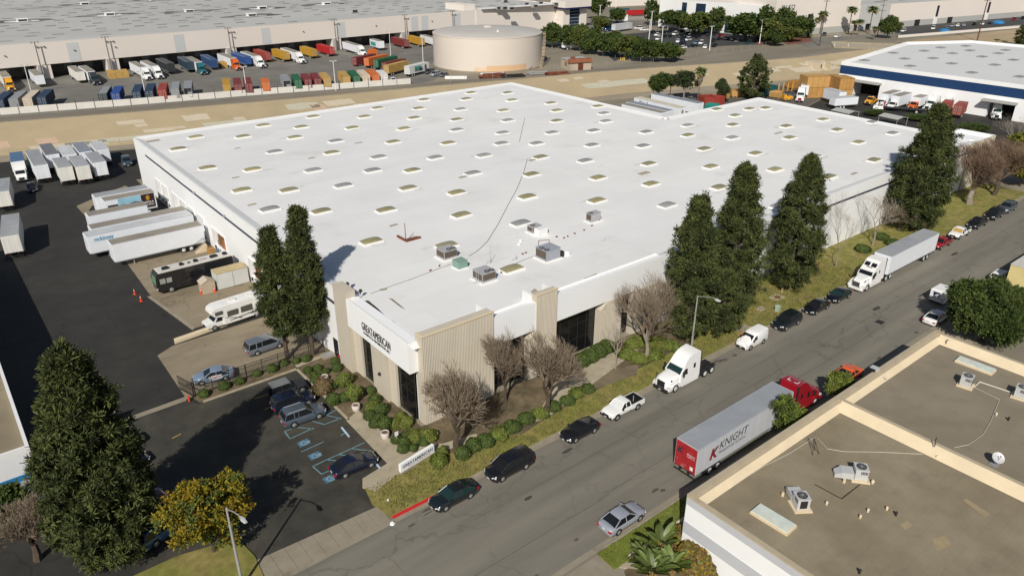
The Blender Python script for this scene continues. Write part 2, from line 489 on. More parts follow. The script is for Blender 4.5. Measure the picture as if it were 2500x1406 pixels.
gut.box(-200,46.55,-.02,900,47.05,0.012);gut.box(-200,32.6,-.02,900,33.15,0.012)
struct('gutter',gut,concrete_drive)

# kerbs: the street kerb breaks at the driveways
kb = MB()
for x0,x1 in ((-200,11.8),(30.3,900)):
    kb.box(x0,47.05,-.05,x1,47.3,0.15)
for x0,x1 in ((-200,5),(36.5,900)):
    kb.box(x0,32.4,-.05,x1,32.6,0.15)
struct('kerb',kb,concrete_kerb)
rk = MB();rk.box(24.2,47.045,-.045,30.3,47.305,0.156)
struct('red_kerb',rk,red_kerb_paint)
# driveway crossing: long concrete pad in slabs
dv = MB();slabs = 9
for i in range(slabs):
    x0 = 12.4 + (23.9 - 12.4) / slabs * i + .012;x1 = 12.4 + (23.9 - 12.4) / slabs * (i + 1) - .012
    dv.prism([(x0,46.9),(x1,46.9),(x1,50.0 - .055 * (x1 - 12.4)),(x0,50.0 - .055 * (x0 - 12.4))],-.05,.05)
drive = struct('driveway_apron',dv,concrete_drive)

# front lawns (building side) 0.15 m up
def slab(name,poly,z,m,z0=-.05,kind='structure'):
    b = MB();b.prism(poly,z0,z,0)
    o = b.build(name,m)
    if kind: o['kind'] = kind
    return o
slab('corner_lawn',[(24.0,47.3),(42.5,47.3),(41,49.5),(36.5,51.6),(33.5,51.4),(31.3,52.9),(29.2,51.9),(24.2,52.6),(23.6,50)],.15,grass_dry)
slab('left_lawn',[(-30,47.3),(12.3,47.3),(12.6,50.4),(12.2,53.4),(7.5,54.6),(-30,54.6)],.13,grass_dry)
slab('verge_lawn',[(42.5,47.3),(175,47.3),(175,57.3),(71,57.3),(71,50.8),(50,50.4),(41,49.4)],.15,grass_dry)
slab('hedge_bed',[(33.5,51.4),(36.5,51.6),(41,49.5),(50,50.45),(71,50.85),(71,57.2),(33.4,57.2),(33.4,53.5)],.14,soil)
slab('bare_soil_patch',[(53.24,52.45),(58.27,52.29),(61.68,51.40),(59.72,49.94),(55.58,50.36),(51.73,51.21)],.156,dirt)
slab('front_path',[(43.5,50.3),(45.2,49.9),(64.8,53.9),(64.8,55.5),(61,55.4),(54.10,54.78),(50.95,54.61)],.158,concrete_walk)
slab('corner_walk',[(24.0,52.5),(24.6,53.6),(27.7,54.1),(27.9,63.3),(29.8,64.1),(29.9,55.6),(33.8,53.3),(37.5,52.5),(37.3,51.5),(31.2,52.6),(27.2,51.9),(24.6,51.2)],.16,concrete_walk)
slab('front_planter',[(28.25,63.2),(29.9,63.2),(29.9,55.7),(33.6,53.6),(33.6,77),(28.25,77)],.13,soil)
pk = MB()
pk.box(28.0,63.2,-.05,28.25,76.9,.16)
pk.box(16.9,76.55,-.05,28.25,76.8,.16)
struct('planter_kerb',pk,concrete_walk)
slab('fence_planter',[(16.6,76.8),(28.3,76.8),(33.6,77),(33.6,78.6),(16.2,78.6)],.13,soil)
slab('strip_walk',[(28.3,76.85),(33.0,77.2),(33.0,77.9),(28.3,77.6)],.15,concrete_walk)

# concrete in front of the docks
sheet('dock_concrete',[(15.6,78.4),(15.8,90.7),(18.0,92.0),(33.5,92.6),(33.5,78.6),(16.0,78.6)],0.012,concrete_apron)
sheet('truck_dock_concrete',[(20.0,109.6),(21.9,95.1),(33.5,95.1),(33.5,128),(20.5,128)],0.013,concrete_apron)
gl = MB();gl.prism([(20.0,109.2),(21.9,95.2),(21.4,94.7),(19.5,109.2)],0.0,0.022)
struct('yard_gutter',gl,concrete_kerb)
slab('swale',[(8.1,78.8),(15.8,79.1),(15.5,78.2),(7.2,78.0)],.018,concrete_drive,z0=0)
island = slab('kerb_island',[(19.9,159.4),(22.8,161.8),(30.6,167.5),(31.1,164.6),(22.2,157.6),(20.0,151.9)],.14,concrete_apron)

# ---------------- right side of the street
slab('lawn_right',[(35.63,32.41),(50,32.3),(50,30.9),(44.76,30.36),(42.24,29.77),(35.54,30.28)],.14,grass_green)
slab('right_path',[(36,30.2),(45,31.1),(48.2,31.1),(48.2,29.5),(43.5,29.4),(38,28.0)],.135,concrete_walk)
slab('right_verge',[(50,32.4),(900,32.4),(900,27.9),(50,27.9)],.10,concrete_walk)
slab('right_planting_bed',[(34,26),(48,26),(48.2,29.6),(40,29.9),(36,29.6)],.12,soil)
slab('right_driveway',[(5,26),(36.2,26),(36.2,32.35),(5,32.35)],.03,concrete_drive,z0=-.05)
wl = MB()
wl.prism([(37.41,30.17),(44.67,30.29),(45.09,30.49),(37.41,30.45)],.1,.42)
o = wl.build('low_garden_wall',parapet_cream)
tag(o,'low cream garden wall at the edge of the green lawn by the white building','wall')

# ---------------- far side paving
sheet('far_yard',[(-200,330),(-200,300),(19.1,258.7),(89.6,240.7),(138.3,228.3),(150,232),(185,262),(230,290),(330,320),(330,331),(180,420),(-200,420)],0.0,asphalt_far)
bank_road = MB()
for (x0,y0),(x1,y1) in zip(FAR[:-1],FAR[1:]):
    bank_road.face([(x0,y0 + .6,.004),(x1,y1 + .6,.004),(x1,y1 + 7.5,.004),(x0,y0 + 7.5,.004)])
struct('bank_road',bank_road,mat('bank_road',(0.235,0.20,0.15),.9,var=.12,scale=.2,stretch=(.2,1,1),tint=(0.18,0.155,0.12)))
sheet('far_parking_lot',[(275.8,239.3),(335.0,215.4),(363.8,229.7),(370.4,251.9),(349.0,282.9),(305.2,285.5),(273.6,277.9),(235.3,223.8)],0.006,asphalt_dark_far)
sheet('far_street',[(326.1,331.8),(356.4,277.3),(352.0,221.9),(338.6,194.5),(378.7,201.5),(419.2,191.8),(430.0,197.1),(376.2,216.0),(384.1,256.1),(368.5,305.3),(356.5,363.1)],0.008,asphalt_far)
sheet('far_lot_right',[(410.5,189.8),(534.9,173.6),(623.5,204.5),(449.8,211.3)],0.006,asphalt_dark_far)
sheet('sandy_bank',[(391.0,178.2),(413.9,178.7),(510.6,165.1),(393.3,124.2),(406.1,142.6)],0.01,sand_far)
sheet('truck_yard',[(175,112),(248,131),(250,60),(205,52),(176,58)],0.006,asphalt_yard)
sheet('storage_yard',[(120,166),(136,113),(176,113),(247,131),(247,147)],0.005,mat('storage_yard',(0.11,0.10,0.085),.9,var=.2,scale=.4))

# ================================================================== main warehouse
RZ = 9.6            # roof deck
ZP = 10.0           # parapet top
mw = thing('warehouse','long white flat roofed warehouse with beige ribbed office corner and rows of skylights','warehouse',(33.3,57.2,0))
def W(x,y): return (x - 33.3,y - 57.2)
def shift(mb,dx,dy,dz=0):
    mb.v = [(x - dx,y - dy,z - dz) for x,y,z in mb.v]
    return mb
def mpart(name,mb,mats,smooth=None,parent=None):
    return shift(mb,33.3,57.2).build(name,mats,parent or mw,smooth)
MAIN = [(33.3,58.6),(169,58.6),(172,111.7),(135.1,111.3),(135.0,168),(33.9,166.6)]

def wall_open(mb,p0,p1,z0,z1,openings,depth=1.2,m=0,mb_in=None,m_in=1):
    """wall from p0 to p1 (outside on the right), openings = [(t0, t1, za, zb)] cut through, with reveals and a back"""
    a = Vector((p0[0],p0[1]));b = Vector((p1[0],p1[1]));d = b - a;Ln = d.length;d.normalize()
    nrm = Vector((d.y,-d.x))
    def pt(t,o,z):
        q = a + d * t + nrm * o
        return (q.x,q.y,z)
    def quad(t0,t1,za,zb,o=0,mm=m):
        if t1 - t0 < 1e-4 or zb - za < 1e-4: return
        mb.face([pt(t0,o,za),pt(t1,o,za),pt(t1,o,zb),pt(t0,o,zb)],mm)
    t = 0
    for (t0,t1,za,zb) in sorted(openings):
        quad(t,t0,z0,z1);quad(t0,t1,z0,za);quad(t0,t1,zb,z1)
        mb.face([pt(t0,0,za),pt(t0,0,zb),pt(t0,-depth,zb),pt(t0,-depth,za)],m)
        mb.face([pt(t1,0,zb),pt(t1,0,za),pt(t1,-depth,za),pt(t1,-depth,zb)],m)
        mb.face([pt(t0,0,zb),pt(t1,0,zb),pt(t1,-depth,zb),pt(t0,-depth,zb)],m)
        mb.face([pt(t0,0,za),pt(t1,0,za),pt(t1,-depth,za),pt(t0,-depth,za)],m)
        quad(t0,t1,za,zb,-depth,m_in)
        t = t1
    quad(t,Ln,z0,z1)

# walls
wb = MB()
# left wall runs from the back corner to the office: opening distances are measured from the back corner
ly = lambda y: 166.6 - y
wall_open(wb,(33.9,166.6),(33.3,74.6),0,ZP,
          [(ly(154),ly(150.8),1.1,4.2),(ly(149.6),ly(146.4),1.1,4.2),(ly(143),ly(139.8),1.1,4.2),(ly(138.4),ly(135.2),1.1,4.2),(ly(133.6),ly(130.4),1.1,4.2),
           (ly(128.6),ly(125.4),1.1,4.2),(ly(120.9),ly(115.1),.9,3.9),(ly(104.6),ly(99.6),.9,4.0)],depth=1.6,m=0,m_in=1)
wall_open(wb,(71.5,57.2),(169,57.2),0,ZP,[],m=0)
for a,b in zip(MAIN[1:-1],MAIN[2:]):
    wb.face([(*a,0),(*b,0),(*b,ZP),(*a,ZP)],0)
wb.face([(169,57.2,0),(169,58.6,0),(169,58.6,ZP),(169,57.2,ZP)])
wb.face([(71.5,57.2,0),(71.5,58.55,0),(71.5,58.55,ZP),(71.5,57.2,ZP)])
# walls behind the recessed office front
wb.face([(34.2,58.55,0),(71.5,58.55,0),(71.5,58.55,ZP),(34.2,58.55,ZP)],0)
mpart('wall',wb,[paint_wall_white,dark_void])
# roof deck and parapet
rb = MB()
RP = [(33.4,57.4),(168.9,57.4),(168.9,58.6),(171.9,111.5),(135.0,111.2),(134.9,167.8),(34.0,166.5)]
rb.face([(x,y,RZ) for x,y in RP])
roof_o = mpart('roof',rb,roof_white)
pb = MB()
def parapet(mb,poly,w,z0,z1,m=0):
    n = len(poly)
    for i in range(n):
        a = Vector(poly[i]);b = Vector(poly[(i + 1) % n]);d = (b - a).normalized();nn = Vector((-d.y,d.x)) * w
        e = d * 0.003
        mb.prism([tuple(a + e),tuple(b - e),tuple(b - e - d * w * 0 + nn),tuple(a + e + nn)],z0,z1,m)
PP = [(33.3,57.2),(169,57.2),(169,58.6),(172,111.7),(135.1,111.3),(135.0,168),(33.9,166.6)]
# west edge only behind the office; the office corner has its own raised panels
segs = [((33.9,166.6),(33.3,74.7)),((43.6,57.2),(49.6,57.2)),((53.0,57.2),(169,57.2)),((169,58.6),(172,111.7)),((172,111.7),(135.1,111.3)),((135.1,111.3),(135.0,168)),((135,168),(33.9,166.6))]
for a,b in segs:
    a = Vector(a);b = Vector(b);d = (b - a).normalized();nn = Vector((-d.y,d.x)) * .3
    e4 = nn * .015
    pb.prism([tuple(a + e4),tuple(b + e4),tuple(b + nn),tuple(a + nn)],RZ - .3,ZP + .02,0)
    q = Vector((-d.y,d.x)) * 1.6            # canted gravel stop behind the parapet
    pb.face([(*(a + nn),ZP - .02),(*(b + nn),ZP - .02),(*(b + q),RZ + .015),(*(a + q),RZ + .015)],0)
mpart('parapet',pb,paint_white)
# dark stripe along the walls at 8 m, 4 cm proud
sb = MB();sb.box(33.22,74.7,7.85,33.95,158.5,8.2);sb.v = [(x - .0 + (.6 * (y - 74.6) / 92),y,z) for x,y,z in sb.v]
mpart('stripe',sb,stripe_slate)
sb = MB();sb.box(84,57.15,7.85,168.9,57.3,8.2);mpart('stripe',sb,stripe_slate)
# expansion joints and scuppers on the left wall
for y in (127,112.5,98):
    b = MB();b.box(33.2,y,8.22,33.75,y + .5,8.5);mpart('scupper',b,metal_grey)

# ---- office corner
# west face, from the back: beige slab panel, ribbed wall, window, column, ribbed wall, window
def beige_box(name,x0,y0,z0,x1,y1,z1,m=panel_beige):
    b = MB();b.box(x0,y0,z0,x1,y1,z1);return mpart(name,b,m)
beige_box('slab_panel',33.0,71.5,0,34.3,74.6,10.9)
b = MB();ribbed(b,(33.62,71.5),(33.62,69.8),0,6.6,.2,.03);b.box(33.63,69.75,0,34.2,71.5,6.6);mpart('ribbed_panel',b,panel_beige)
beige_box('column',33.3,63.35,0,34.6,66.75,6.6)
b = MB();ribbed(b,(33.62,63.34),(33.62,61.9),0,6.6,.2,.03);b.box(33.63,61.88,0,34.2,63.34,6.6);mpart('ribbed_panel',b,panel_beige)
# corner panel: thick slab, fluted towards the street, curved-in top edge
b = MB()
b.box(34.2,57.12,0,43.5,58.4,10.85)
ribbed(b,(34.2,57.11),(43.5,57.11),0,10.85,.2,.032)
mpart('ribbed_panel',b,panel_beige)
b = MB();b.box(34.15,57.02,10.85,43.55,57.35,10.95);b.box(34.15,57.36,10.85,34.45,58.4,10.95);mpart('coping',b,parapet_cream)
# white return walls behind the raised panels
b = MB();b.box(43.2,58.41,RZ,43.5,60.0,10.8);mpart('panel_return',b,paint_white)
b = MB();b.box(33.3,74.3,RZ,35.2,74.59,10.7);mpart('panel_return',b,paint_white)
# fascia band round the corner
b = MB()
b.box(33.1,58.0,6.5,34.6,71.49,10.02)
b.box(34.61,58.45,6.5,35.2,71.49,RZ + .02)
fas = mpart('fascia',b,paint_wall_white)
b = MB();b.box(33.12,58.05,10.02,33.4,71.45,10.1);b.box(33.41,58.05,10.02,34.15,58.3,10.1);mpart('fascia_coping',b,paint_white)
# street fascia between the piers
b = MB();b.box(43.52,57.2,6.5,49.7,58.0,ZP);mpart('fascia',b,paint_wall_white)
b = MB();b.box(52.92,57.2,6.5,71.5,58.0,ZP);mpart('fascia',b,paint_wall_white)
b = MB();b.box(43.5,58.01,6.48,71.5,58.6,6.52);mpart('soffit',b,paint_white)
# pier
b = MB();b.box(49.7,57.12,0,52.9,58.0,10.9);ribbed(b,(49.7,57.11),(52.9,57.11),0,10.9,.2,.032)
b.profile([(48.75,0),(49.69,0),(49.69,6.45),(48.75,5.55)],57.12,58.4);ribbed(b,(48.75,57.11),(49.69,57.11),0,5.5,.2,.032)
mpart('pier',b,panel_beige)
for x_ in (49.6,52.6):
    b = MB();b.box(x_,58.01,RZ,x_ + .3,59.6,10.75);mpart('panel_return',b,paint_white)
b = MB();b.box(49.62,57.02,10.9,52.95,57.3,11.0);mpart('coping',b,parapet_cream)
# east pier below the fascia
b = MB();b.box(61.4,57.12,0,64.2,58.4,6.48);ribbed(b,(61.4,57.11),(64.2,57.11),0,6.48,.2,.032);b.profile([(60.4,0),(61.39,0),(61.39,6.45),(60.4,5.55)],57.12,58.4);ribbed(b,(60.4,57.11),(61.39,57.11),0,5.5,.2,.032)
mpart('pier',b,panel_beige)
b = MB();b.box(66.5,57.12,0,71.45,58.4,6.48);ribbed(b,(66.5,57.11),(71.45,57.11),0,6.48,.2,.032)
mpart('pier',b,panel_beige)

# windows: dark panes in a thin frame, every pane its own piece
def window_wall(x0,y0,x1,y1,z0,z1,nc,nr,out=.06):
    """window between two plan points; the outside is to the right of p0 -> p1"""
    a = Vector((x0,y0));bb = Vector((x1,y1));d = bb - a;Ln = d.length;d.normalize();nn = Vector((d.y,-d.x))
    fr = MB()
    def bar(t0,t1,za,zb,o0=0.0,o1=.08):
        q = [a + d * t0 + nn * o0,a + d * t1 + nn * o0,a + d * t1 + nn * o1,a + d * t0 + nn * o1]
        fr.prism([tuple(p) for p in q],za,zb)
    for k in range(nc + 1):
        t = Ln * k / nc;bar(max(0,t - .035),min(Ln,t + .035),z0,z1)
    for k in range(nr + 1):
        z = z0 + (z1 - z0) * k / nr;bar(.04,Ln - .04,max(z0,z - .03),min(z1,z + .03),0.005,.075)
    w = mpart('window',fr,metal_dark)
    for i in range(nc):
        for j in range(nr):
            t0 = Ln * i / nc + .03;t1 = Ln * (i + 1) / nc - .03;za = z0 + (z1 - z0) * j / nr + .025;zb = z0 + (z1 - z0) * (j + 1) / nr - .025
            p = MB();q0 = a + d * t0 + nn * .03;q1 = a + d * t1 + nn * .03
            p.face([(q0.x,q0.y,za),(q1.x,q1.y,za),(q1.x,q1.y,zb),(q0.x,q0.y,zb)])
            shift(p,33.3,57.2).build('pane',glass_dark,w)
window_wall(33.95,69.78,33.95,66.77,.25,6.5,2,4)
window_wall(33.95,61.86,33.95,58.42,.25,6.5,2,4)
window_wall(43.55,58.2,48.72,58.2,.25,6.48,4,3)
window_wall(52.95,58.2,60.36,58.2,.25,6.48,5,3)
window_wall(64.25,58.2,66.45,58.2,.25,6.48,2,3)
for y_,y2_ in ((58.42,61.86),(66.77,69.78)):
    b = MB();b.box(33.7,y_,0,34.1,y2_,.25);mpart('sill',b,concrete_kerb)
b = MB();b.box(52.95,58.0,0,60.36,58.3,.25);mpart('sill',b,concrete_kerb)
# side door in the white wall
b = MB();b.box(33.22,75.5,0,33.45,76.65,2.7);dr = mpart('door',b,black)
b = MB();b.box(33.17,75.62,1.0,33.22,75.72,1.15);shift(b,33.3,57.2).build('handle',metal_grey,dr)
b = MB();b.cyl((33.14,65.0,3.1),(33.3,65.0,3.1),.22,.22,12);b.cyl((33.02,65.0,3.1),(33.14,65.0,3.1),.1,.16,8);mpart('wall_lamp',b,metal_dark)
# dock door frames, leveller boxes and buffers
for y0,y1,zt in ((154,150.8,4.2),(149.6,146.4,4.2),(143,139.8,4.2),(138.4,135.2,4.2),(133.6,130.4,4.2),(128.6,125.4,4.2),(120.9,115.1,3.9),(104.6,99.6,4.0)):
    x = 33.3 + .6 * (y0 - 74.6) / 92
    b = MB();b.box(x - .14,y0,0.9,x - .012,y0 + .22,zt + .25);b.box(x - .14,y1 - .22,.9,x - .012,y1,zt + .25);b.box(x - .15,y1 + .003,zt,x - .013,y0 - .003,zt + .24)
    dd = mpart('dock_door',b,paint_white)
    for k in (0,1):
        b = MB();yy = y1 + .3 + k * (y0 - y1 - .9);b.box(x - .2,yy,.45,x - .01,yy + .3,.95)
        shift(b,33.3,57.2).build('dock_buffer',black,dd)
# goods just inside the two open doors
b = MB()
random.seed(3)
for k in range(9):
    y = 115.6 + k * .58;b.box(34.0,y,.95,34.6,y + .5,1.2 + random.random() * 2.1,k % 3)
shift(b,0,0);o = b.build('stacked_goods',[mat('goods_orange',(.5,.13,.03)),mat('goods_brown',(.25,.13,.05)),mat('goods_grey',(.2,.2,.22))])
tag(o,'stacked orange and brown goods inside the open dock door behind the stairs','goods')
b = MB()
for k in range(7):
    y = 100 + k * .62;b.box(33.9,y,.95,34.5,y + .5,1.3 + random.random() * 2.2,k % 3)
o = b.build('stacked_goods',[mat('goods_red',(.28,.03,.03)),mat('goods_tan',(.45,.3,.12)),mat('goods_brown2',(.12,.05,.03))])
tag(o,'red and tan goods inside the open dock door behind the white storage boxes','goods')

# lettering on the fascia
put_text('sign_lettering','GREATAMERICAN',1.4,(33.1 - 33.3 - .02,64.85 - 57.2,7.68),(0,-1,0),(0,0,1),black,mw,depth=.03,width=6.3,spacing=1.06)
put_text('sign_lettering','LOGISTICS & DISTRIBUTION, INC.',.42,(33.1 - 33.3 - .02,64.8 - 57.2,7.2),(0,-1,0),(0,0,1),black,mw,depth=.02,width=5.9)

# right-hand end block with its own ribbed panel
b = MB();b.box(166.0,57.0,0,177,66,9.3);mpart('end_block',b,[paint_wall_white])
b = MB();ribbed(b,(165.5,56.85),(177.2,56.85),0,10.0,.2,.06);b.box(165.5,56.86,0,177.2,56.99,10.0);mpart('ribbed_panel',b,panel_beige)
b = MB();b.box(176.9,57.02,9.3,177.2,66,10);b.box(166,65.7,9.3,176.88,66,9.8);mpart('parapet',b,paint_white)

# ---- skylights: white curb with a bowed translucent dome
sky_tan = mat('skylight_tan',(0.27,0.245,0.145),0.35,var=.14,scale=1.2,tint=(0.33,0.29,0.145),rand=.12)
sky_grey = mat('skylight_grey',(0.30,0.30,0.285),0.35,var=.08,scale=1.2,rand=.10)
def sky_meshes(L=2.9,Wd=1.55):
    c = MB()
    t = .09
    c.prism([(-L / 2 - t,-Wd / 2 - t),(L / 2 + t,-Wd / 2 - t),(L / 2 + t,Wd / 2 + t),(-L / 2 - t,Wd / 2 + t)],0,.2)
    c.box(-L / 2 - .05,-Wd / 2 - .05,.2,L / 2 + .05,Wd / 2 + .05,.26)
    d = MB();rings = []
    for k in range(9):
        u = -1 + 2 * k / 8
        h = .27 + .24 * (1 - u * u) ** .6
        rings.append([(u * L / 2,-Wd / 2,.262),(u * L / 2,-Wd / 2 * .96,h * .86),(u * L / 2,-Wd * .3,h),(u * L / 2,Wd * .3,h),(u * L / 2,Wd / 2 * .96,h * .86),(u * L / 2,Wd / 2,.262)])
    d.loft(rings,0)
    return c,d
c,d = sky_meshes()
curb_me = c.mesh('skylight',paint_white)
dome_t = d.mesh('dome',sky_tan,50)
dome_g = d.mesh('dome',sky_grey,50)
SKY = [(38.7,152.5),(44.5,160.0),(38.8,135.8),(38.9,119.3),(44.8,129.8),(59.5,161.4),(52.7,138.8),(52.3,154.4),(45.0,114.5),(38.8,107.5),(53.1,122.6),(44.6,101.7),(61.1,131.4),(53.2,111.2),(60.5,147.1),(65.4,154.8),(71.9,162.6),(65.8,139.0),(73.8,147.2),(81.2,155.3),(88.3,161.7),(74.6,131.2),(66.6,123.0),(61.4,116.0),(44.5,86.1),(52.6,96.1),(61.0,103.3),(67.0,111.6),(74.9,116.1),(82.9,123.5),(82.3,139.6),(89.6,147.1),(95.9,155.2),(102.6,163.2),
(66.0,96.3),(60.4,87.1),(51.8,78.4),(65.2,78.8),(73.7,87.5),(74.5,103.5),(83.0,111.6),(82.2,96.5),(90.8,104.0),(96.8,112.2),(91.2,116.6),(105.2,117.0),(90.7,131.6),(103.4,148.2),(111.7,157.5),(117.5,163.3),(96.3,139.7),(105.0,131.9),(110.7,140.7),(120.0,149.0),(96.9,123.4),(53.86,66.80),
(95.7,96.9),(104.7,104.3),(113.5,112.8),(90.0,87.8),(81.2,79.2),(94.6,79.7),(103.6,88.2),(112.3,97.5),(121.6,105.0),(88.37,70.79),(120.2,88.5),(111.1,79.9),(102.23,71.33),(126.4,97.6),(133.5,103.4),(132.0,90.5),(141.8,97.5),(150.2,103.0),(125.3,80.2),(118.74,71.54),(132.49,71.93),(149.31,72.19),(138.96,63.55),(155.8,80.6),(162.43,71.63),(141.5,83.1),(150.1,89.4),(162.6,87.9),(159.1,105.3),(163.0,103.4),(152.4,109.9),(122.45,63.16),(104.53,57.28),(101.60,59.59),(122.0,117.5),(127.5,123.6),(132.0,130.1),(125.4,140.2),(120.8,132.8),(113.5,124.7),(169.1,79.6),(125.2,157.3)]
GREY = {6,10,13,23,22,39,40,37,44,28,51,54,47,46,58,57,63,64,70,65,89,91,90,9,17,96,45}
random.seed(11)
for i,(x,y) in enumerate(SKY):
    s = put('skylight',curb_me,mw,(x - 33.3,y - 57.2,RZ),R(random.uniform(-1.5,1.5)))
    put('dome',dome_g if (i in GREY or random.random() < .12) else dome_t,s)
# grime rings beside the skylights, worn patches and repair squares on the roof sheet
grime = mat('roof_grime',(0.66,0.645,0.61),.9,var=.12,scale=.9)
for i,(x,y) in enumerate(SKY):
    if i % 2: continue
    b = MB();w_,h_ = random.uniform(1.0,2.6),random.uniform(.25,.7);cx,cy = x - 33.3 + random.uniform(-2.5,2.5),y - 57.2 + random.choice((-1.25,1.2))
    b.face([(cx + w_ * math.cos(a * PI / 6) * random.uniform(.7,1.2),cy + h_ * math.sin(a * PI / 6) * random.uniform(.7,1.2),RZ + .008) for a in range(12)]);b.build('grime',grime,mw)
patch_brown = mat('roof_patch_brown',(0.40,0.335,0.25),.9,var=.2,scale=1.5)
patch_dark = mat('roof_patch_dark',(0.27,0.235,0.175),.9,var=.3,scale=1.2)
def roof_patch(pts,m,z=.02):
    b = MB();b.face([(x - 33.3,y - 57.2,RZ + z) for x,y in pts]);b.build('roof_patch',m,mw)
for cx,cy,w,h in (((36.5,162.8)[0],(36.5,162.8)[1],3.2,1.6),((56.6,130.9)[0],(56.6,130.9)[1],1.6,.8),((69.0,135.5)[0],(69.0,135.5)[1],1.8,.8),((72.2,103.2)[0],(72.2,103.2)[1],2,.9),((40.8,127.4)[0],(40.8,127.4)[1],1.4,.7),
                     ((37.6,111.7)[0],(37.6,111.7)[1],1.5,.8),((88.6,103.9)[0],(88.6,103.9)[1],1.8,1),((98.8,85.1)[0],(98.8,85.1)[1],2.6,1.3),((50.3,90.0)[0],(50.3,90.0)[1],1.5,.7),((63.96,58.64)[0],(63.96,58.64)[1],2.1,.9),((60.32,58.98)[0],(60.32,58.98)[1],2.4,.8),
                     ((48.2,146.6)[0],(48.2,146.6)[1],1.3,.7),((143.9,87.3)[0],(143.9,87.3)[1],3,.8),((128.13,61.63)[0],(128.13,61.63)[1],2.2,.7)):
    roof_patch([(cx - w / 2,cy - h / 2),(cx + w / 2,cy - h / 2 + .1),(cx + w / 2 - .1,cy + h / 2),(cx - w / 2 + .1,cy + h / 2 - .1)],patch_brown)
# peeled strip by the sign parapet
roof_patch([(34.01,70.97),(35.40,70.40),(35.18,67.65),(34.90,65.33),(34.51,66.01),(33.96,67.33)],patch_dark)
roof_patch([(34.58,65.22),(35.04,64.24),(34.84,61.76),(34.74,60.35),(34.51,61.21),(34.44,64.10)],patch_dark)
roof_patch([(37.51,69.55),(37.78,69.06),(37.54,65.77),(37.38,66.56)],patch_dark)
roof_patch([(35.25,59.94),(37.02,59.10),(39.22,59.22),(40.97,59.39),(40.18,59.05),(36.77,58.72)],patch_brown)
for pts in ([(37.82,72.28),(38.82,72.07),(38.53,71.57),(37.78,71.73)],
            [(51.59,60.48),(52.56,60.86),(52.30,59.06),(51.37,59.09)]):
    roof_patch(pts,patch_brown)
# bare paler ring round the blower by the large unit
roof_patch([(61.59,66.38),(63.84,67.30),(64.62,66.13),(63.55,64.83),(61.75,65.03)],paint_white,.03)
# conduits lying on the roof
def conduit(pts,r,m,label):
    b = MB();b.tube([(x,y,RZ + .06) for x,y in pts],r,5)
    tag(b.build('conduit',m),label,'conduit')
cond = mat('conduit_grey',(0.33,0.31,0.28),.7)
conduit([(110.1,132.0),(102.0,123.2),(95.1,115.7)],.05,cond,'short thin conduit far out on the white roof between skylights')
conduit([(88.1,104.8),(82.3,98.8),(75.4,92.2),(69.0,86.6),(62.4,80.7),(57.1,76.3),(54.01,74.44),(52.17,73.76)],.05,cond,'long bent grey conduit across the white roof to the green cabinet')
conduit([(48.73,73.04),(45.33,72.63),(42.08,72.24),(39.09,72.06),(36.41,71.74)],.035,cond,'thin conduit from the green cabinet towards the sign parapet')
conduit([(59.35,68.42),(57.11,68.27),(54.77,67.92),(52.22,67.65)],.035,cond,'thin pipe between the twin fan unit and the large roof unit')
# small timber blocks under the pipes and stub vents
def blocks(pts,name,label,m,sz=(.3,.16,.14)):
    for k,(x,y) in enumerate(sorted(pts,key=lambda p: p[0] + p[1] * .5)):
        b = MB();b.box(-sz[0] / 2,-sz[1] / 2,0,sz[0] / 2,sz[1] / 2,sz[2]);o = b.build(name,m,None,None,(x,y,RZ))
        o.rotation_euler = (0,0,k * .6)
        tag(o,label + ', ' + ORD[k] + ' from the sign','block','timber blocks under the roof pipes')
blocks([(65.85,71.69),(66.35,70.70),(67.18,70.84),(68.71,71.04),(70.66,71.15),(72.82,71.76),(58.15,69.87),(58.76,69.93),(52.26,66.95),(47.31,73.48),(45.64,73.01),(75.12,72.56)],'timber_block','small dark block under a pipe on the white roof',rust)

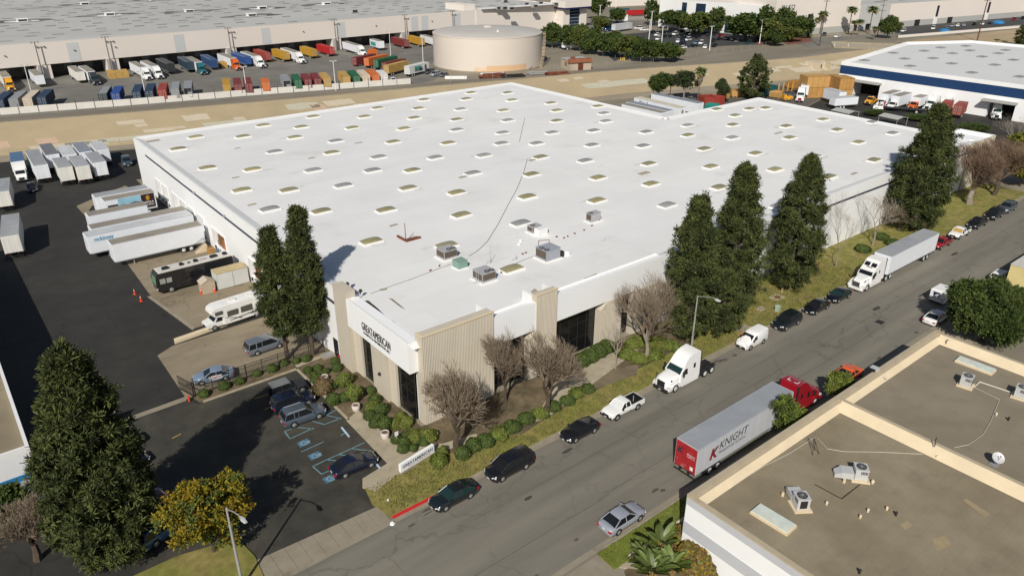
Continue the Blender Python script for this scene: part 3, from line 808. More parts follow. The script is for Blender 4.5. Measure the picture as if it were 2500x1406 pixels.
# ================================================================== equipment on the white roof
ac_body = mat('ac_body',(0.40,0.395,0.40),.5,var=.06,scale=2)
ac_body_blue = mat('ac_body_blue',(0.33,0.345,0.385),.5,var=.06,scale=2)
ac_coil = mat('ac_coil',(0.115,0.09,0.07),.8,var=.2,scale=6,stretch=(8,8,.5))
ac_green = mat('ac_green',(0.22,0.335,0.28),.55,var=.08,scale=2)
def rooftop_unit(label,x,y,z,L,Wd,H,rz=0.0,fans=((.3,.3),(.3,-.3)),coil=('w','s'),coil_len=.5,m=ac_body,curb=True,fr=.36):
    t = thing('air_conditioner',label,'air conditioner',(x,y,z),R(rz),'air conditioning units on the roofs')
    b = MB()
    if curb:
        b.box(-L / 2 - .2,-Wd / 2 - .2,0,L / 2 + .2,Wd / 2 + .2,.14);b.build('curb',paint_white,t)
    b = MB();b.box(-L / 2,-Wd / 2,.14,L / 2,Wd / 2,.26);b.box(-L / 2 + .04,-Wd / 2 + .04,.26,L / 2 - .04,Wd / 2 - .04,H)
    b.box(-L / 2 - .01,-Wd / 2 - .01,H,L / 2 + .01,Wd / 2 + .01,H + .05)
    for k in range(1,4):
        xx = -L / 2 + L * k / 4;b.box(xx - .015,-Wd / 2 + .025,.3,xx + .015,-Wd / 2 + .04,H - .05);b.box(xx - .015,Wd / 2 - .04,.3,xx + .015,Wd / 2 - .025,H - .05)
    b.build('cabinet',m,t)
    for c in coil:
        b = MB()
        n = 9
        if c in 'we':
            s = -1 if c == 'w' else 1
            xx = s * (L / 2 - .035)
            b.box(xx,-Wd / 2 + .12,.36,xx + s * .02,Wd / 2 - .12,H - .1)
            for k in range(n):
                yy = -Wd / 2 + .14 + (Wd - .28) * k / (n - 1);b.box(xx + s * .02,yy - .012,.36,xx + s * .035,yy + .012,H - .1)
        else:
            s = -1 if c == 's' else 1
            yy = s * (Wd / 2 - .035);x0 = -L / 2 + .12;x1 = x0 + (L - .24) * coil_len
            b.box(x0,yy,.36,x1,yy + s * .02,H - .1)
            for k in range(n):
                xx = x0 + (x1 - x0) * k / (n - 1);b.box(xx - .012,yy + s * .02,.36,xx + .012,yy + s * .035,H - .1)
        b.build('coil',ac_coil,t)
    for fx,fy in fans:
        b = MB();cx,cy = fx * L,fy * Wd
        b.cyl((cx,cy,H + .05),(cx,cy,H + .11),fr,fr,16)
        f = b.build('fan',metal_dark,t)
        b = MB()
        b.cyl((cx,cy,H + .111),(cx,cy,H + .15),fr * .32,fr * .25,10)
        for k in range(8):
            a = k * PI / 4;b.box(0,0,0,.01,.01,.01) if False else b.cyl((cx + .1 * math.cos(a),cy + .1 * math.sin(a),H + .125),(cx + fr * .97 * math.cos(a),cy + fr * .97 * math.sin(a),H + .125),.012,.012,4)
        b.build('grille',metal_grey,f)
    return t
x,y = (50.1,75.4);rooftop_unit('grey roof unit with twin fans and brown coils just behind the green cabinet',49.7,75.3,RZ,2.1,1.9,1.25,0,((.02,-.24),(.34,-.24)),('s','w'),1.0)
rooftop_unit('pale grey twin fan unit with a thin mast beside it, nearest the sign',49.4,66.7,RZ,2.1,2.1,1.25,0,((0.0,-.26),(.34,-.26)),('s','w'),1.0)
rooftop_unit('largest blue grey roof unit with twin fans beside the white blower',60.0,66.9,RZ,2.5,2.2,1.5,0,((-.36,.1),(-.3,-.28)),('w',),.4,ac_body_blue)
rooftop_unit('lone grey roof unit farthest from the sign, near the pine tops',74.5,73.2,RZ,2.0,1.2,1.3,0,((-.3,0),),('w',),.4)
rooftop_unit('small roof unit with a white duct hood in front',64.7,75.2,RZ,1.7,1.3,1.0,0,((-.15,.05),),('w','s'),.5)
b = MB();b.box(63.9,73.3,RZ,65.6,74.3,RZ + 1.05);b.cyl((65.5,73.9,RZ),(65.5,73.9,RZ + 1.0),.45,.45,10)
tag(b.build('duct_hood',paint_white),'white duct hood beside the small fan unit on the roof','duct')
t = thing('equipment_cabinet','green ribbed equipment cabinet on the white roof','cabinet',(49.2,71.6,RZ))
b = MB();b.box(-.8,-.8,0,.8,.8,.12);b.build('curb',paint_white,t)
b = MB();b.box(-.7,-.7,.12,.7,.7,1.0)
for k in range(8):
    xx = -.62 + k * .177;b.box(xx,-.73,.16,xx + .06,-.70,.96)
b.box(-.72,-.72,1.0,.72,.72,1.05);b.box(-.05,-.2,1.05,.12,-.05,1.12);b.box(.3,.1,1.05,.45,.25,1.12)
b.build('cabinet',ac_green,t)
t = thing('blower','white roof blower dish beside the largest roof unit','blower',(*(62.59,66.11),RZ))
b = MB();b.cyl((0,0,0),(0,0,.35),.55,.5,14);b.cyl((0,0,.35),(0,0,.6),.4,.3,12);b.build('hood',paint_white,t)
b = MB();b.box(-1.2,-.3,0,-.7,.3,.8);b.build('motor',metal_dark,t)
t = thing('roof_pipework','brown pipe frame standing behind the largest roof unit','pipe',(60.9,67.9,RZ))
b = MB();b.tube([(-.9,.9,0),(-.9,.9,1.85),(.6,.5,1.7),(.6,.5,0)],.045,6);b.build('pipe',rust,t)
# rusty steel frame with a mast
t = thing('steel_frame','rusty red steel frame with one upright mast on the white roof','steel frame',(48.3,83.2,RZ))
b = MB();b.box(-.12,-.15,.1,2.3,.12,.32);b.box(-.12,.2,.1,2.0,.34,.3);b.build('beam',rust,t)
b = MB();b.box(-.15,.35,.1,.12,2.3,.34);b.build('beam',rust,t)
b = MB();b.cyl((0,.1,.1),(0,.1,2.75),.06,.05,6);b.build('mast',rust,t)
b = MB();b.cyl((.1,.1,.4),(1.9,.9,.2),.03,.03,4);b.build('brace',rust,t)
# whip mast and little antennas
def mast(label,x,y,z,h,r=.03,m=metal_grey):
    t = thing('antenna_mast',label,'antenna',(x,y,z));b = MB();b.cyl((0,0,0),(0,0,h),r,r * .7,5);b.build('pole',m,t)
    b = MB();b.cyl((0,0,0),(.5,.6,.5),.02,.02,4);b.cyl((0,0,.5),(-.5,.3,0),.02,.02,4);b.build('stay',m,t);return t
mast('thin dark whip antenna standing behind the nearest twin fan unit',*(52.99,70.19),RZ,2.3)
mast('pale antenna pole left of the nearest twin fan unit',*(47.95,66.38),RZ,2.2,.025,metal_light)
mast('pale antenna pole close against the nearest twin fan unit',*(48.01,66.04),RZ,2.0,.025,metal_light)
mast('small roof antenna between the twin fan unit and the blower',*(56.19,68.85),RZ,1.1,.02)
mast('small white antenna out on the roof right of the duct hood',*(70.05,66.28),RZ,.5,.02,metal_light)
# vents
def vent(label,x,y,z,r=.2,h=.35,m=paint_white):
    t = thing('roof_vent',label,'vent',(x,y,z));b = MB();b.cyl((0,0,0),(0,0,h),r * .7,r * .7,8);b.build('stack',m,t)
    b = MB();b.cyl((0,0,h),(0,0,h + .12),r,r * .6,10);b.build('cap',m,t);return t
vent('low white vent cap left of the duct hood, the upper of two',*(60.84,73.57),RZ,.3,.2)
vent('low white vent cap left of the duct hood, the lower of two',*(59.90,72.78),RZ,.3,.12)
# loudspeakers / floodlights at the sign parapet
for lab,p in (('dark floodlight bracket behind the beige slab panel by the sign',(34.50,74.17)),('dark floodlight bracket at the near end of the roof above the sign',(34.79,71.40))):
    t = thing('floodlight',lab,'floodlight',(*p,RZ));b = MB();b.cyl((0,0,0),(0,0,.9),.04,.04,5);b.cyl((0,0,.6),(-.9,-.2,.75),.03,.03,5);b.build('bracket',metal_light,t)
    b = MB();b.cyl((.05,.02,.8),(.35,.2,.95),.16,.22,8);b.build('lamp',metal_dark,t)

# ================================================================== vehicles: shared materials
PAINT = {}
def paint(name,col,rough=.25,coat=.8,**k):
    if name not in PAINT: PAINT[name] = mat('paint_' + name,col,rough,var=.04,scale=1.5,coat=coat,spec=.5,**k)
    return PAINT[name]
P_BLACK = paint('black',(.008,.008,.010))
P_NAVY = paint('navy',(.008,.012,.028))
P_WHITE = paint('white',(.80,.80,.80),.35,.4)
P_SILVER = paint('silver',(.30,.32,.36),.3)
P_GREY = paint('grey',(.13,.145,.17),.3)
P_SLATE = paint('slate',(.072,.09,.115),.3)
P_BLUE = paint('pale_blue',(.19,.25,.34),.35)
P_DKGREEN = paint('dark_green',(.008,.013,.016))
P_RED = paint('red',(.34,.008,.016),.3)
P_ORANGE = paint('orange',(.75,.13,.03),.3)
P_GUN = paint('gunmetal',(.035,.038,.042),.35)
P_YELLOW = paint('amber',(.72,.34,.02),.4)
tyre = mat('tyre',(.016,.016,.016),.85)
rim_m = mat('rim',(.48,.48,.48),.35,metal=.6)
rim_w = mat('rim_white',(.62,.62,.60),.5)
trim = mat('trim',(.02,.02,.022),.6)
glass_car = mat('glass_car',(.012,.014,.016),.08,spec=.6)
glass_green = mat('glass_green',(.013,.032,.031),.1,spec=.6)
lamp_clear = mat('lamp_clear',(.62,.64,.66),.15,spec=.7)
lamp_red = mat('lamp_red',(.42,.012,.015),.2)
plate_m = mat('plate',(.62,.62,.60),.6)
chrome = mat('chrome',(.52,.52,.53),.18,metal=.9)

WHEELS = {}
def wheel_meshes(r,w,rm):
    k = (r,w,rm.name)
    if k not in WHEELS:
        t = MB();t.cyl((0,-w / 2,0),(0,w / 2,0),r,r,14)
        h = MB()
        for s in (-1,1):
            y = s * (w / 2 + .004)
            h.cyl((0,y,0),(0,y + s * .012,0),r * .62,r * .58,12)
            h.cyl((0,y + s * .012,0),(0,y + s * .03,0),r * .2,r * .18,8)
        WHEELS[k] = (t.mesh('wheel',tyre,50),h.mesh('rim',rm,50))
    return WHEELS[k]
def wheel(parent,x,y,r,w,rm=None):
    a,b = wheel_meshes(r,w,rm or rim_m)
    o = put('wheel',a,parent,(x,y,r))
    put('rim',b,o)
    return o

ARCH = {}
def arch(parent,x,y,z,r):
    k = round(r,3)
    if k not in ARCH:
        a = MB();a.cyl((0,-.02,0),(0,.02,0),r,r,14);ARCH[k] = a.mesh('wheel_arch',trim)
    put('wheel_arch',ARCH[k],parent,(x,y,z))
def car_shape(kind):
    """dimensions: length, width, belt stations (x, half width, z) for bonnet/boot, cabin corners"""
    D = {
        #        L     W     H    ground  boot(x0,z) cabin rear base, roof rear, roof front, screen base, belt z, nose z, bonnet z
        'sedan':   dict(L=4.8,W=1.82,H=1.45,rb=-1.95,rr=-1.02,rf=.22,wb=1.12,belt=.93,boot=.98,hood=.93,nose=.68,tail=.92,wr=.33),
        'coupe':   dict(L=4.7,W=1.86,H=1.38,rb=-2.0,rr=-.75,rf=.10,wb=1.0,belt=.92,boot=.98,hood=.92,nose=.66,tail=.9,wr=.34),
        'hatch':   dict(L=4.3,W=1.8,H=1.5,rb=-2.02,rr=-1.45,rf=.25,wb=1.15,belt=.95,boot=.98,hood=.95,nose=.7,tail=.9,wr=.33),
        'wagon':   dict(L=4.75,W=1.8,H=1.5,rb=-2.25,rr=-1.95,rf=.25,wb=1.1,belt=.93,boot=.95,hood=.93,nose=.7,tail=.9,wr=.33),
        'suv':     dict(L=4.85,W=1.95,H=1.78,rb=-2.3,rr=-2.0,rf=.28,wb=1.10,belt=1.12,boot=1.12,hood=1.10,nose=.88,tail=1.05,wr=.38),
        'minivan': dict(L=5.1,W=1.98,H=1.74,rb=-2.45,rr=-2.2,rf=.60,wb=1.62,belt=1.05,boot=1.05,hood=1.02,nose=.78,tail=1.0,wr=.35),
    }
    return D[kind]

def car(kind,label,xy,heading,body,group=None,z=0.0,glass=None,roofm=None,rm=None,plate=True,roof_rack=False,cat='car',name=None,pillars=None,Ls=1.0):
    d = dict(car_shape(kind))
    L,W,H = d['L'] * Ls,d['W'],d['H']
    t = thing(name or {'sedan': 'parked_car','coupe': 'parked_car','hatch': 'parked_car','wagon': 'station_wagon','suv': 'parked_suv','minivan': 'minivan'}[kind],label,cat,(xy[0],xy[1],z),R(heading),group)
    glass = glass or glass_car
    h = W / 2
    g = .2
    # lower body: rings along x, each ring a half section mirrored
    def ring(x,hw,zt,zb=g,mid=None,crown=.02):
        mid = mid if mid is not None else hw
        q = [(hw * .90,zb),(mid * .985,zb + .12),(mid,zb + (zt - zb) * .5),(hw * .985,zt - .10),(hw * .90,zt - .012),(hw * .5,zt + crown * .8)]
        return [(x,y,zz) for y,zz in q] + [(x,0,zt + crown)] + [(x,-y,zz) for y,zz in q[::-1]]
    xr,xf = -L / 2,L / 2
    S = [(xr,h * .78,d['tail'] - .12,g + .16),(xr + .06,h * .90,d['tail'] - .02,g + .06),(xr + .25,h * .965,d['boot'],g),(d['rb'],h,d['boot'] + .0,g),(d['rb'] + .5,h,d['belt'] + .02,g),
         (0,h,d['belt'],g),(d['wb'] - .3,h,d['belt'],g),(d['wb'],h * .995,d['hood'] + .02,g),((d['wb'] + xf) / 2 + .1,h * .985,d['hood'] - .05,g),(xf - .38,h * .95,(d['hood'] + d['nose']) / 2 - .01,g),
         (xf - .12,h * .85,d['nose'],g + .03),(xf,h * .66,d['nose'] - .16,g + .14)]
    b = MB()
    b.loft([ring(x,hw,zt,zb) for x,hw,zt,zb in S],0)
    # cabin frame: pillars and roof
    bw,tw = h * .94,h * .73
    if kind in ('suv','minivan'): tw = h * .80
    zb,zt = d['belt'] - .02,H - .06
    c = {(-1,0): (d['rb'],bw,zb),(-1,1): (d['rr'],tw,zt),(1,0): (d['wb'],bw,zb),(1,1): (d['rf'],tw,zt)}
    roof = []
    for k,(sx,ex,ey,ez) in enumerate([(d['rr'] - .05,0,tw * .93,zt - .01),(d['rr'] + .1,0,tw * 1.02,zt + .035),((d['rr'] + d['rf']) / 2,0,tw * 1.05,zt + .06),(d['rf'] - .1,0,tw * 1.02,zt + .04),(d['rf'] + .05,0,tw * .94,zt - .005)]):
        roof.append([(sx,ey,ez - .05),(sx,ey * .96,ez),(sx,ey * .5,ez + .025),(sx,0,ez + .032),(sx,-ey * .5,ez + .025),(sx,-ey * .96,ez),(sx,-ey,ez - .05)])
    rmb = MB();rmb.loft(roof,0)
    for s in (-1,1):
        for e in (-1,1):
            a,q = c[(e,0)],c[(e,1)]
            b.cyl((a[0],s * a[1],a[2]),(q[0],s * q[1],q[2]),.055,.045,5,0)
        xm = (d['rr'] + d['rf']) / 2 + (.15 if kind in ('suv','minivan','wagon') else .05)
        b.cyl((xm,s * bw,zb),(xm,s * tw,zt),.045,.04,5,0)
        if kind in ('suv','minivan','wagon'):
            xm2 = d['rr'] + .85;b.cyl((xm2 - .05,s * bw,zb),(xm2,s * tw,zt),.07,.06,5,0)
        b.box(xr + L * .24,s * h * .995,.55,xf - L * .2,s * (h + .012),.60,0)          # door moulding
    b.build('body',body,t,45)
    rmb.build('roof',roofm or body,t,45)
    # windows
    i = .012
    def pane(name,pts,m=None):
        w = MB();w.face(pts);return w.build(name,m or glass,t)
    A,B_,C_,D_ = c[(-1,0)],c[(-1,1)],c[(1,0)],c[(1,1)]
    pane('rear_window',[(A[0],A[1],A[2]),(A[0],-A[1],A[2]),(B_[0],-B_[1],B_[2]),(B_[0],B_[1],B_[2])])
    pane('windscreen',[(C_[0],-C_[1],C_[2]),(C_[0],C_[1],C_[2]),(D_[0],D_[1],D_[2]),(D_[0],-D_[1],D_[2])])
    for s in (-1,1):
        pane('side_window',[(A[0],s * A[1],A[2]),(C_[0],s * C_[1],C_[2]),(D_[0],s * D_[1],D_[2]),(B_[0],s * B_[1],B_[2])])
    # wheels, arches
    wx = L * .29
    for x in (wx + .02,-wx + .03):
        for s in (-1,1):
            wheel(t,x,s * (h - .10),d['wr'],.24,rm)
    for x in (wx + .02,-wx + .03):
        for s in (-1,1): arch(t,x,s * (h - .012),d['wr'],d['wr'] * 1.17)
    ab = MB();ab.box(xr + .3,-h * .93,g - .03,xf - .3,h * .93,g + .06);ab.build('underbody',trim,t)
    # lamps, grille, plate, mirrors
    for s in (-1,1):
        m = MB();m.loft([[(xf - .30,s * h * .93,d['nose'] + .02),(xf - .30,s * h * .93,d['nose'] - .13),(xf - .07,s * h * .62,d['nose'] - .13),(xf - .07,s * h * .62,d['nose'] - .01)],
                          [(xf - .24,s * h * .985,d['nose'] - .0),(xf - .24,s * h * .985,d['nose'] - .14),(xf + .01,s * h * .58,d['nose'] - .15),(xf + .01,s * h * .58,d['nose'] - .04)]])
        m.build('headlight',lamp_clear,t)
        m = MB();m.box(xr - .015,s * h * .60,d['tail'] - .30,xr + .22,s * h * .93,d['tail'] - .10)
        m.build('tail_light',lamp_red,t)
        m = MB();m.box(d['wb'] - .38,s * (h * .94),d['belt'] + .0,d['wb'] - .20,s * (h + .17),d['belt'] + .14)
        m.build('mirror',body,t)
    m = MB();m.box(xf - .06,-h * .45,d['nose'] - .34,xf + .022,h * .45,d['nose'] - .12);m.build('grille',trim,t)
    m = MB();m.box(xr - .03,-.16,.62 if kind != 'sedan' else .66,xr + .05,.16,.76 if kind != 'sedan' else .80);m.build('licence_plate',plate_m,t)
    if plate:
        m = MB();m.box(xf - .04,-.16,.34,xf + .035,.16,.46);m.build('licence_plate',plate_m,t)
    if roof_rack:
        for s in (-1,1):
            m = MB();m.cyl((d['rr'] + .15,s * tw * .9,H + .05),(d['rf'] - .2,s * tw * .9,H + .05),.025,.025,5);m.build('roof_rail',metal_light,t)
    return t

def pickup(label,xy,heading,body,group=None,cab=1.6,z=0.0,windscreen=None,L=5.3,cat='pickup truck',rack=False):
    t = thing('pickup_truck',label,cat,(xy[0],xy[1],z),R(heading),group)
    W,h = 1.82,.91
    xr,xf = -L / 2,L / 2
    belt,zt = 1.05,1.62
    wb = xf - 1.4;xcr = wb - cab - .25          # screen base, cab back
    def ring(x,hw,zt_,zb=.38):
        q = [(hw * .9,zb),(hw,zb + .14),(hw,zt_ - .12),(hw * .93,zt_ - .01),(hw * .5,zt_ + .02)]
        return [(x,y,zz) for y,zz in q] + [(x,0,zt_ + .03)] + [(x,-y,zz) for y,zz in q[::-1]]
    b = MB()
    b.loft([ring(xcr,h,belt - .03),(ring(xcr + .3,h,belt)),ring(wb - .1,h,belt),ring(wb + .25,h * .98,belt),ring(xf - .35,h * .95,belt - .07),ring(xf - .1,h * .88,belt - .16),ring(xf,h * .72,belt - .28,.44)])
    # bed: floor and three walls
    for s in (-1,1):
        b.box(xr,s * (h - .10),.48,xcr - .01,s * h,belt)
    b.box(xr,-h + .101,.48,xr + .09,h - .101,belt);b.box(xcr - .08,-h + .101,.48,xcr - .012,h - .101,belt)
    bw,tw = h * .94,h * .76
    rr,rf = xcr + .16,wb - .68
    for s in (-1,1):
        b.cyl((xcr + .06,s * bw,belt - .02),(rr,s * tw,zt),.06,.05,5);b.cyl((wb,s * bw,belt - .02),(rf,s * tw,zt),.055,.045,5)
        xm = rr + .62 if cab > 1.2 else rr + .1
        b.cyl((xm - .03,s * bw,belt - .02),(xm,s * tw,zt),.05,.045,5)
    b.build('body',body,t,45)
    rf_ = MB();rf_.loft([[(x,y,zz - .05),(x,y * .95,zz),(x,0,zz + .03),(x,-y * .95,zz),(x,-y,zz - .05)] for x,y,zz in ((rr - .06,tw * .95,zt),(rr + .1,tw * 1.03,zt + .04),(rf - .1,tw * 1.03,zt + .045),(rf + .05,tw * .95,zt))]);rf_.build('roof',body,t,45)
    def pane(name,pts,m=None):
        w = MB();w.face(pts);w.build(name,m or glass_car,t)
    pane('windscreen',[(wb,-bw,belt),(wb,bw,belt),(rf,tw,zt),(rf,-tw,zt)],windscreen)
    pane('rear_window',[(xcr + .06,bw,belt),(xcr + .06,-bw,belt),(rr,-tw,zt),(rr,tw,zt)])
    for s in (-1,1): pane('side_window',[(xcr + .06,s * bw,belt),(wb,s * bw,belt),(rf,s * tw,zt),(rr,s * tw,zt)])
    f = MB();f.box(xr + .091,-h + .102,.55,xcr - .081,h - .102,.60)
    for k in range(6): f.box(xr + .15,-h + .2 + k * .26,.60,xcr - .15,-h + .26 + k * .26,.62)
    for s in (-1,1): f.box(xr + .095,s * (h - .103),.6,xcr - .085,s * (h - .13),belt + .012)
    f.box(xr + .091,-h + .13,.6,xr + .12,h - .13,belt + .01);f.box(xcr - .11,-h + .13,.6,xcr - .082,h - .13,belt + .01)
    f.build('truck_bed',black,t)
    for x in (xf - .95,xr + 1.1):
        for s in (-1,1): wheel(t,x,s * (h - .10),.37,.25)
    for x in (xf - .95,xr + 1.1):
        for s in (-1,1): arch(t,x,s * (h - .005),.39,.45)
    ab = MB();ab.box(xr + .2,-.6,.3,xf - .4,.6,.47);ab.build('underbody',trim,t)
    m = MB();m.box(xf - .08,-h * .9,.42,xf + .06,h * .9,.62);m.build('bumper',trim,t)
    m = MB();m.box(xr - .1,-h * .9,.45,xr - .005,h * .9,.6);m.build('bumper',chrome,t)
    m = MB();m.box(xf - .06,-.45,.64,xf + .03,.45,.82);m.build('grille',trim,t)
    m = MB();m.box(xf + .061,-.16,.46,xf + .075,.16,.57);m.build('licence_plate',plate_m,t)
    for s in (-1,1):
        m = MB();m.box(xf - .22,s * .5,.66,xf - .01,s * .8,.82);m.build('headlight',lamp_clear,t)
        m = MB();m.box(xr - .02,s * .78,.68,xr + .03,s * .915,1.0);m.build('tail_light',lamp_red,t)
        m = MB();m.box(wb - .35,s * .9,1.06,wb - .2,s * 1.1,1.24);m.build('mirror',trim,t)
    if rack:
        m = MB();m.box(xr + .9,-.03,.62,xr + .95,.03,1.35);m.build('post',metal_light,t)
    return t

def cargo_van(label,xy,heading,body,group=None,L=4.6,W=1.84,H=1.98,roof_h=0,z=0.0):
    t = thing('cargo_van',label,'van',(xy[0],xy[1],z),R(heading),group)
    h = W / 2;xr,xf = -L / 2,L / 2
    b = MB()
    def ring(x,hw,zt,tw,zb=.25):
        return [(x,y,zz) for y,zz in ((hw * .93,zb),(hw,zb + .15),(hw,min(1.1,zt - .06)),(tw,zt - .1),(tw * .88,zt),(tw * .4,zt + .03))] + [(x,-y,zz) for y,zz in ((tw * .4,zt + .03),(tw * .88,zt),(tw,zt - .1),(hw,min(1.1,zt - .06)),(hw,zb + .15),(hw * .93,zb))]
    b.loft([ring(xr,h * .95,H - .1,h * .80),ring(xr + .1,h,H - .01,h * .88),ring(-.2,h,H,h * .9),ring(.35,h,H - .04,h * .88),ring(.62,h,H - .2,h * .86),ring(1.38,h * .99,1.14,h * .90),ring(xf - .4,h * .95,1.0,h * .86),ring(xf - .08,h * .84,.82,h * .74),ring(xf,h * .66,.62,h * .58,.35)])
    b.build('body',body,t,40)
    def pane(name,pts): 
        w = MB();w.face(pts);w.build(name,glass_car,t)
    pane('windscreen',[(1.30,-h * .84,1.20),(1.30,h * .84,1.20),(.70,h * .78,H - .21),(.70,-h * .78,H - .21)])
    for s in (-1,1):
        pane('side_window',[(.15,s * (h + .008),1.14),(1.10,s * (h + .008),1.14),(.62,s * (h * .925),1.62),(.15,s * (h * .925),1.66)])
        m = MB();m.box(xf - .36,s * h * .55,.72,xf - .12,s * h * .86,.9);m.build('headlight',lamp_clear,t)
        m = MB();m.box(xr - .01,s * h * .82,.8,xr + .06,s * h * .97,1.25);m.build('tail_light',lamp_red,t)
        m = MB();m.box(.95,s * h,1.1,1.1,s * (h + .2),1.3);m.build('mirror',trim,t)
        for x in (xf - .9,xr + .95): wheel(t,x,s * (h - .1),.33,.22)
    for x in (xf - .9,xr + .95):
        for s in (-1,1): arch(t,x,s * (h - .008),.34,.40)
    m = MB();m.box(xf - .12,-h * .7,.3,xf + .03,h * .7,.55);m.build('bumper',trim,t)
    m = MB();m.box(xf + .03,-.16,.36,xf + .045,.16,.47);m.build('licence_plate',plate_m,t)
    return t

def jeep(label,xy,heading,group=None):
    t = thing('off_roader',label,'car',(*xy,0),R(heading),group)
    b = MB()
    b.box(-2.0,-.78,.5,.7,.78,1.15);b.profile([(.7,.55),(2.0,.6),(2.0,1.0),(1.95,1.12),(.7,1.18)],-.62,.62)
    b.box(-2.0,-.92,.5,.5,.92,.62)
    for x in (1.35,-1.15):
        for s in (-1,1): b.profile([(x - .6,.62),(x - .42,.98),(x + .42,.98),(x + .62,.7),(x + .5,.7),(x + .38,.92),(x - .38,.92),(x - .5,.62)],s * .62 if s < 0 else .62,s * .95 if s < 0 else .95)
    b.box(2.0,-.8,.5,2.15,.8,.68)
    b.build('body',P_GUN,t)
    r = MB();r.profile([(-1.98,1.78),(-1.95,1.86),(.05,1.88),(.2,1.8)],-.72,.72);r.build('roof',mat('canvas_grey',(.16,.165,.165),.9),t)
    f = MB()
    for x in (-1.95,-.9,.1):
        for s in (-1,1): f.cyl((x,s * .74,1.12),(x + (.03 if x < 0 else -.0),s * .68,1.8),.05,.05,4)
    f.cyl((.62,.74,1.15),(.16,.66,1.8),.05,.05,4);f.cyl((.62,-.74,1.15),(.16,-.66,1.8),.05,.05,4);f.build('roll_cage',P_GUN,t)
    def pane(n,p): w = MB();w.face(p);w.build(n,glass_car,t)
    pane('windscreen',[(.62,-.72,1.16),(.62,.72,1.16),(.17,.66,1.8),(.17,-.66,1.8)])
    pane('rear_window',[(-1.97,.72,1.16),(-1.97,-.72,1.16),(-1.95,-.68,1.78),(-1.95,.68,1.78)])
    for s in (-1,1):
        pane('side_window',[(-1.95,s * .755,1.16),(.6,s * .755,1.16),(.17,s * .69,1.78),(-1.93,s * .69,1.78)])
        for x in (1.35,-1.15): wheel(t,x,s * .78,.42,.28)
        m = MB();m.cyl((2.0,s * .45,.9),(2.03,s * .45,.9),.1,.1,10);m.build('headlight',lamp_clear,t)
        m = MB();m.box(-2.03,s * .7,.8,-2.0,s * .82,1.0);m.build('tail_light',lamp_red,t)
    m = MB();m.cyl((-2.02,.1,.95),(-2.25,.1,.95),.40,.40,14);m.build('spare_wheel',tyre,t)
    return t

def mail_truck(label,xy,heading):
    t = thing('mail_van',label,'mail van',(*xy,0),R(heading))
    wm = P_WHITE;h = .97
    b = MB();b.profile([(-2.2,.42),(1.2,.42),(2.15,.5),(2.15,.95),(1.35,1.1),(.85,2.05),(.65,2.2),(-2.12,2.2),(-2.2,2.1)],-h,h);b.build('body',wm,t)
    r = MB();r.profile([(-2.1,2.2),(.62,2.2),(.5,2.27),(-2.0,2.27)],-h * .93,h * .93);r.build('roof',wm,t)
    def pane(n,p,m=glass_car): w = MB();w.face(p);w.build(n,m,t)
    pane('windscreen',[(1.34,-.8,1.15),(1.34,.8,1.15),(.90,.8,1.98),(.90,-.8,1.98)])
    for s in (-1,1):
        pane('side_window',[(.05,s * (h + .006),1.2),(1.1,s * (h + .006),1.2),(.72,s * (h + .006),1.95),(.05,s * (h + .006),1.95)])
        m = MB();m.box(-2.2,s * (h + .002),1.06,1.3,s * (h + .012),1.11,0);m.box(-2.2,s * (h + .002),.98,1.3,s * (h + .012),1.03,1);m.build('stripe',[P_RED,sign_blue],t)
        # eagle emblem on the side
        e = MB();y = s * (h + .008)
        e.face([(-1.3,y,1.45),(-.55,y,1.45),(-.7,y,1.95),(-1.45,y,1.95)]);e.build('emblem',sign_blue,t)
        e = MB();y = s * (h + .011);e.face([(-1.28,y,1.5),(-.62,y,1.62),(-.72,y,1.86),(-.95,y,1.7)]);e.build('emblem_wing',P_WHITE,t)
        for x in (1.4,-1.15): wheel(t,x,s * (h - .13),.34,.22,rim_w)
        m = MB();m.box(-2.215,s * .8,.75,-2.2,s * .93,.9);m.build('tail_light',lamp_red,t)
        m = MB();m.box(1.2,s * h,1.2,1.3,s * (h + .3),1.5);m.build('mirror',trim,t)
    m = MB();m.box(-2.215,-h,1.06,-2.2,h,1.10,0);m.box(-2.215,-h,.99,-2.2,h,1.03,1);m.build('stripe',[P_RED,sign_blue],t)
    e = MB();e.face([(-2.211,.48,1.3),(-2.211,-.42,1.3),(-2.211,-.32,1.95),(-2.211,.58,1.95)]);e.build('emblem',sign_blue,t)
    e = MB();e.face([(-2.216,.42,1.36),(-2.216,-.36,1.48),(-2.216,-.28,1.78),(-2.216,.12,1.6)]);e.build('emblem_wing',P_WHITE,t)
    m = MB();m.box(-2.35,-.9,.42,-2.2,.9,.55);m.build('bumper',trim,t)
    return t

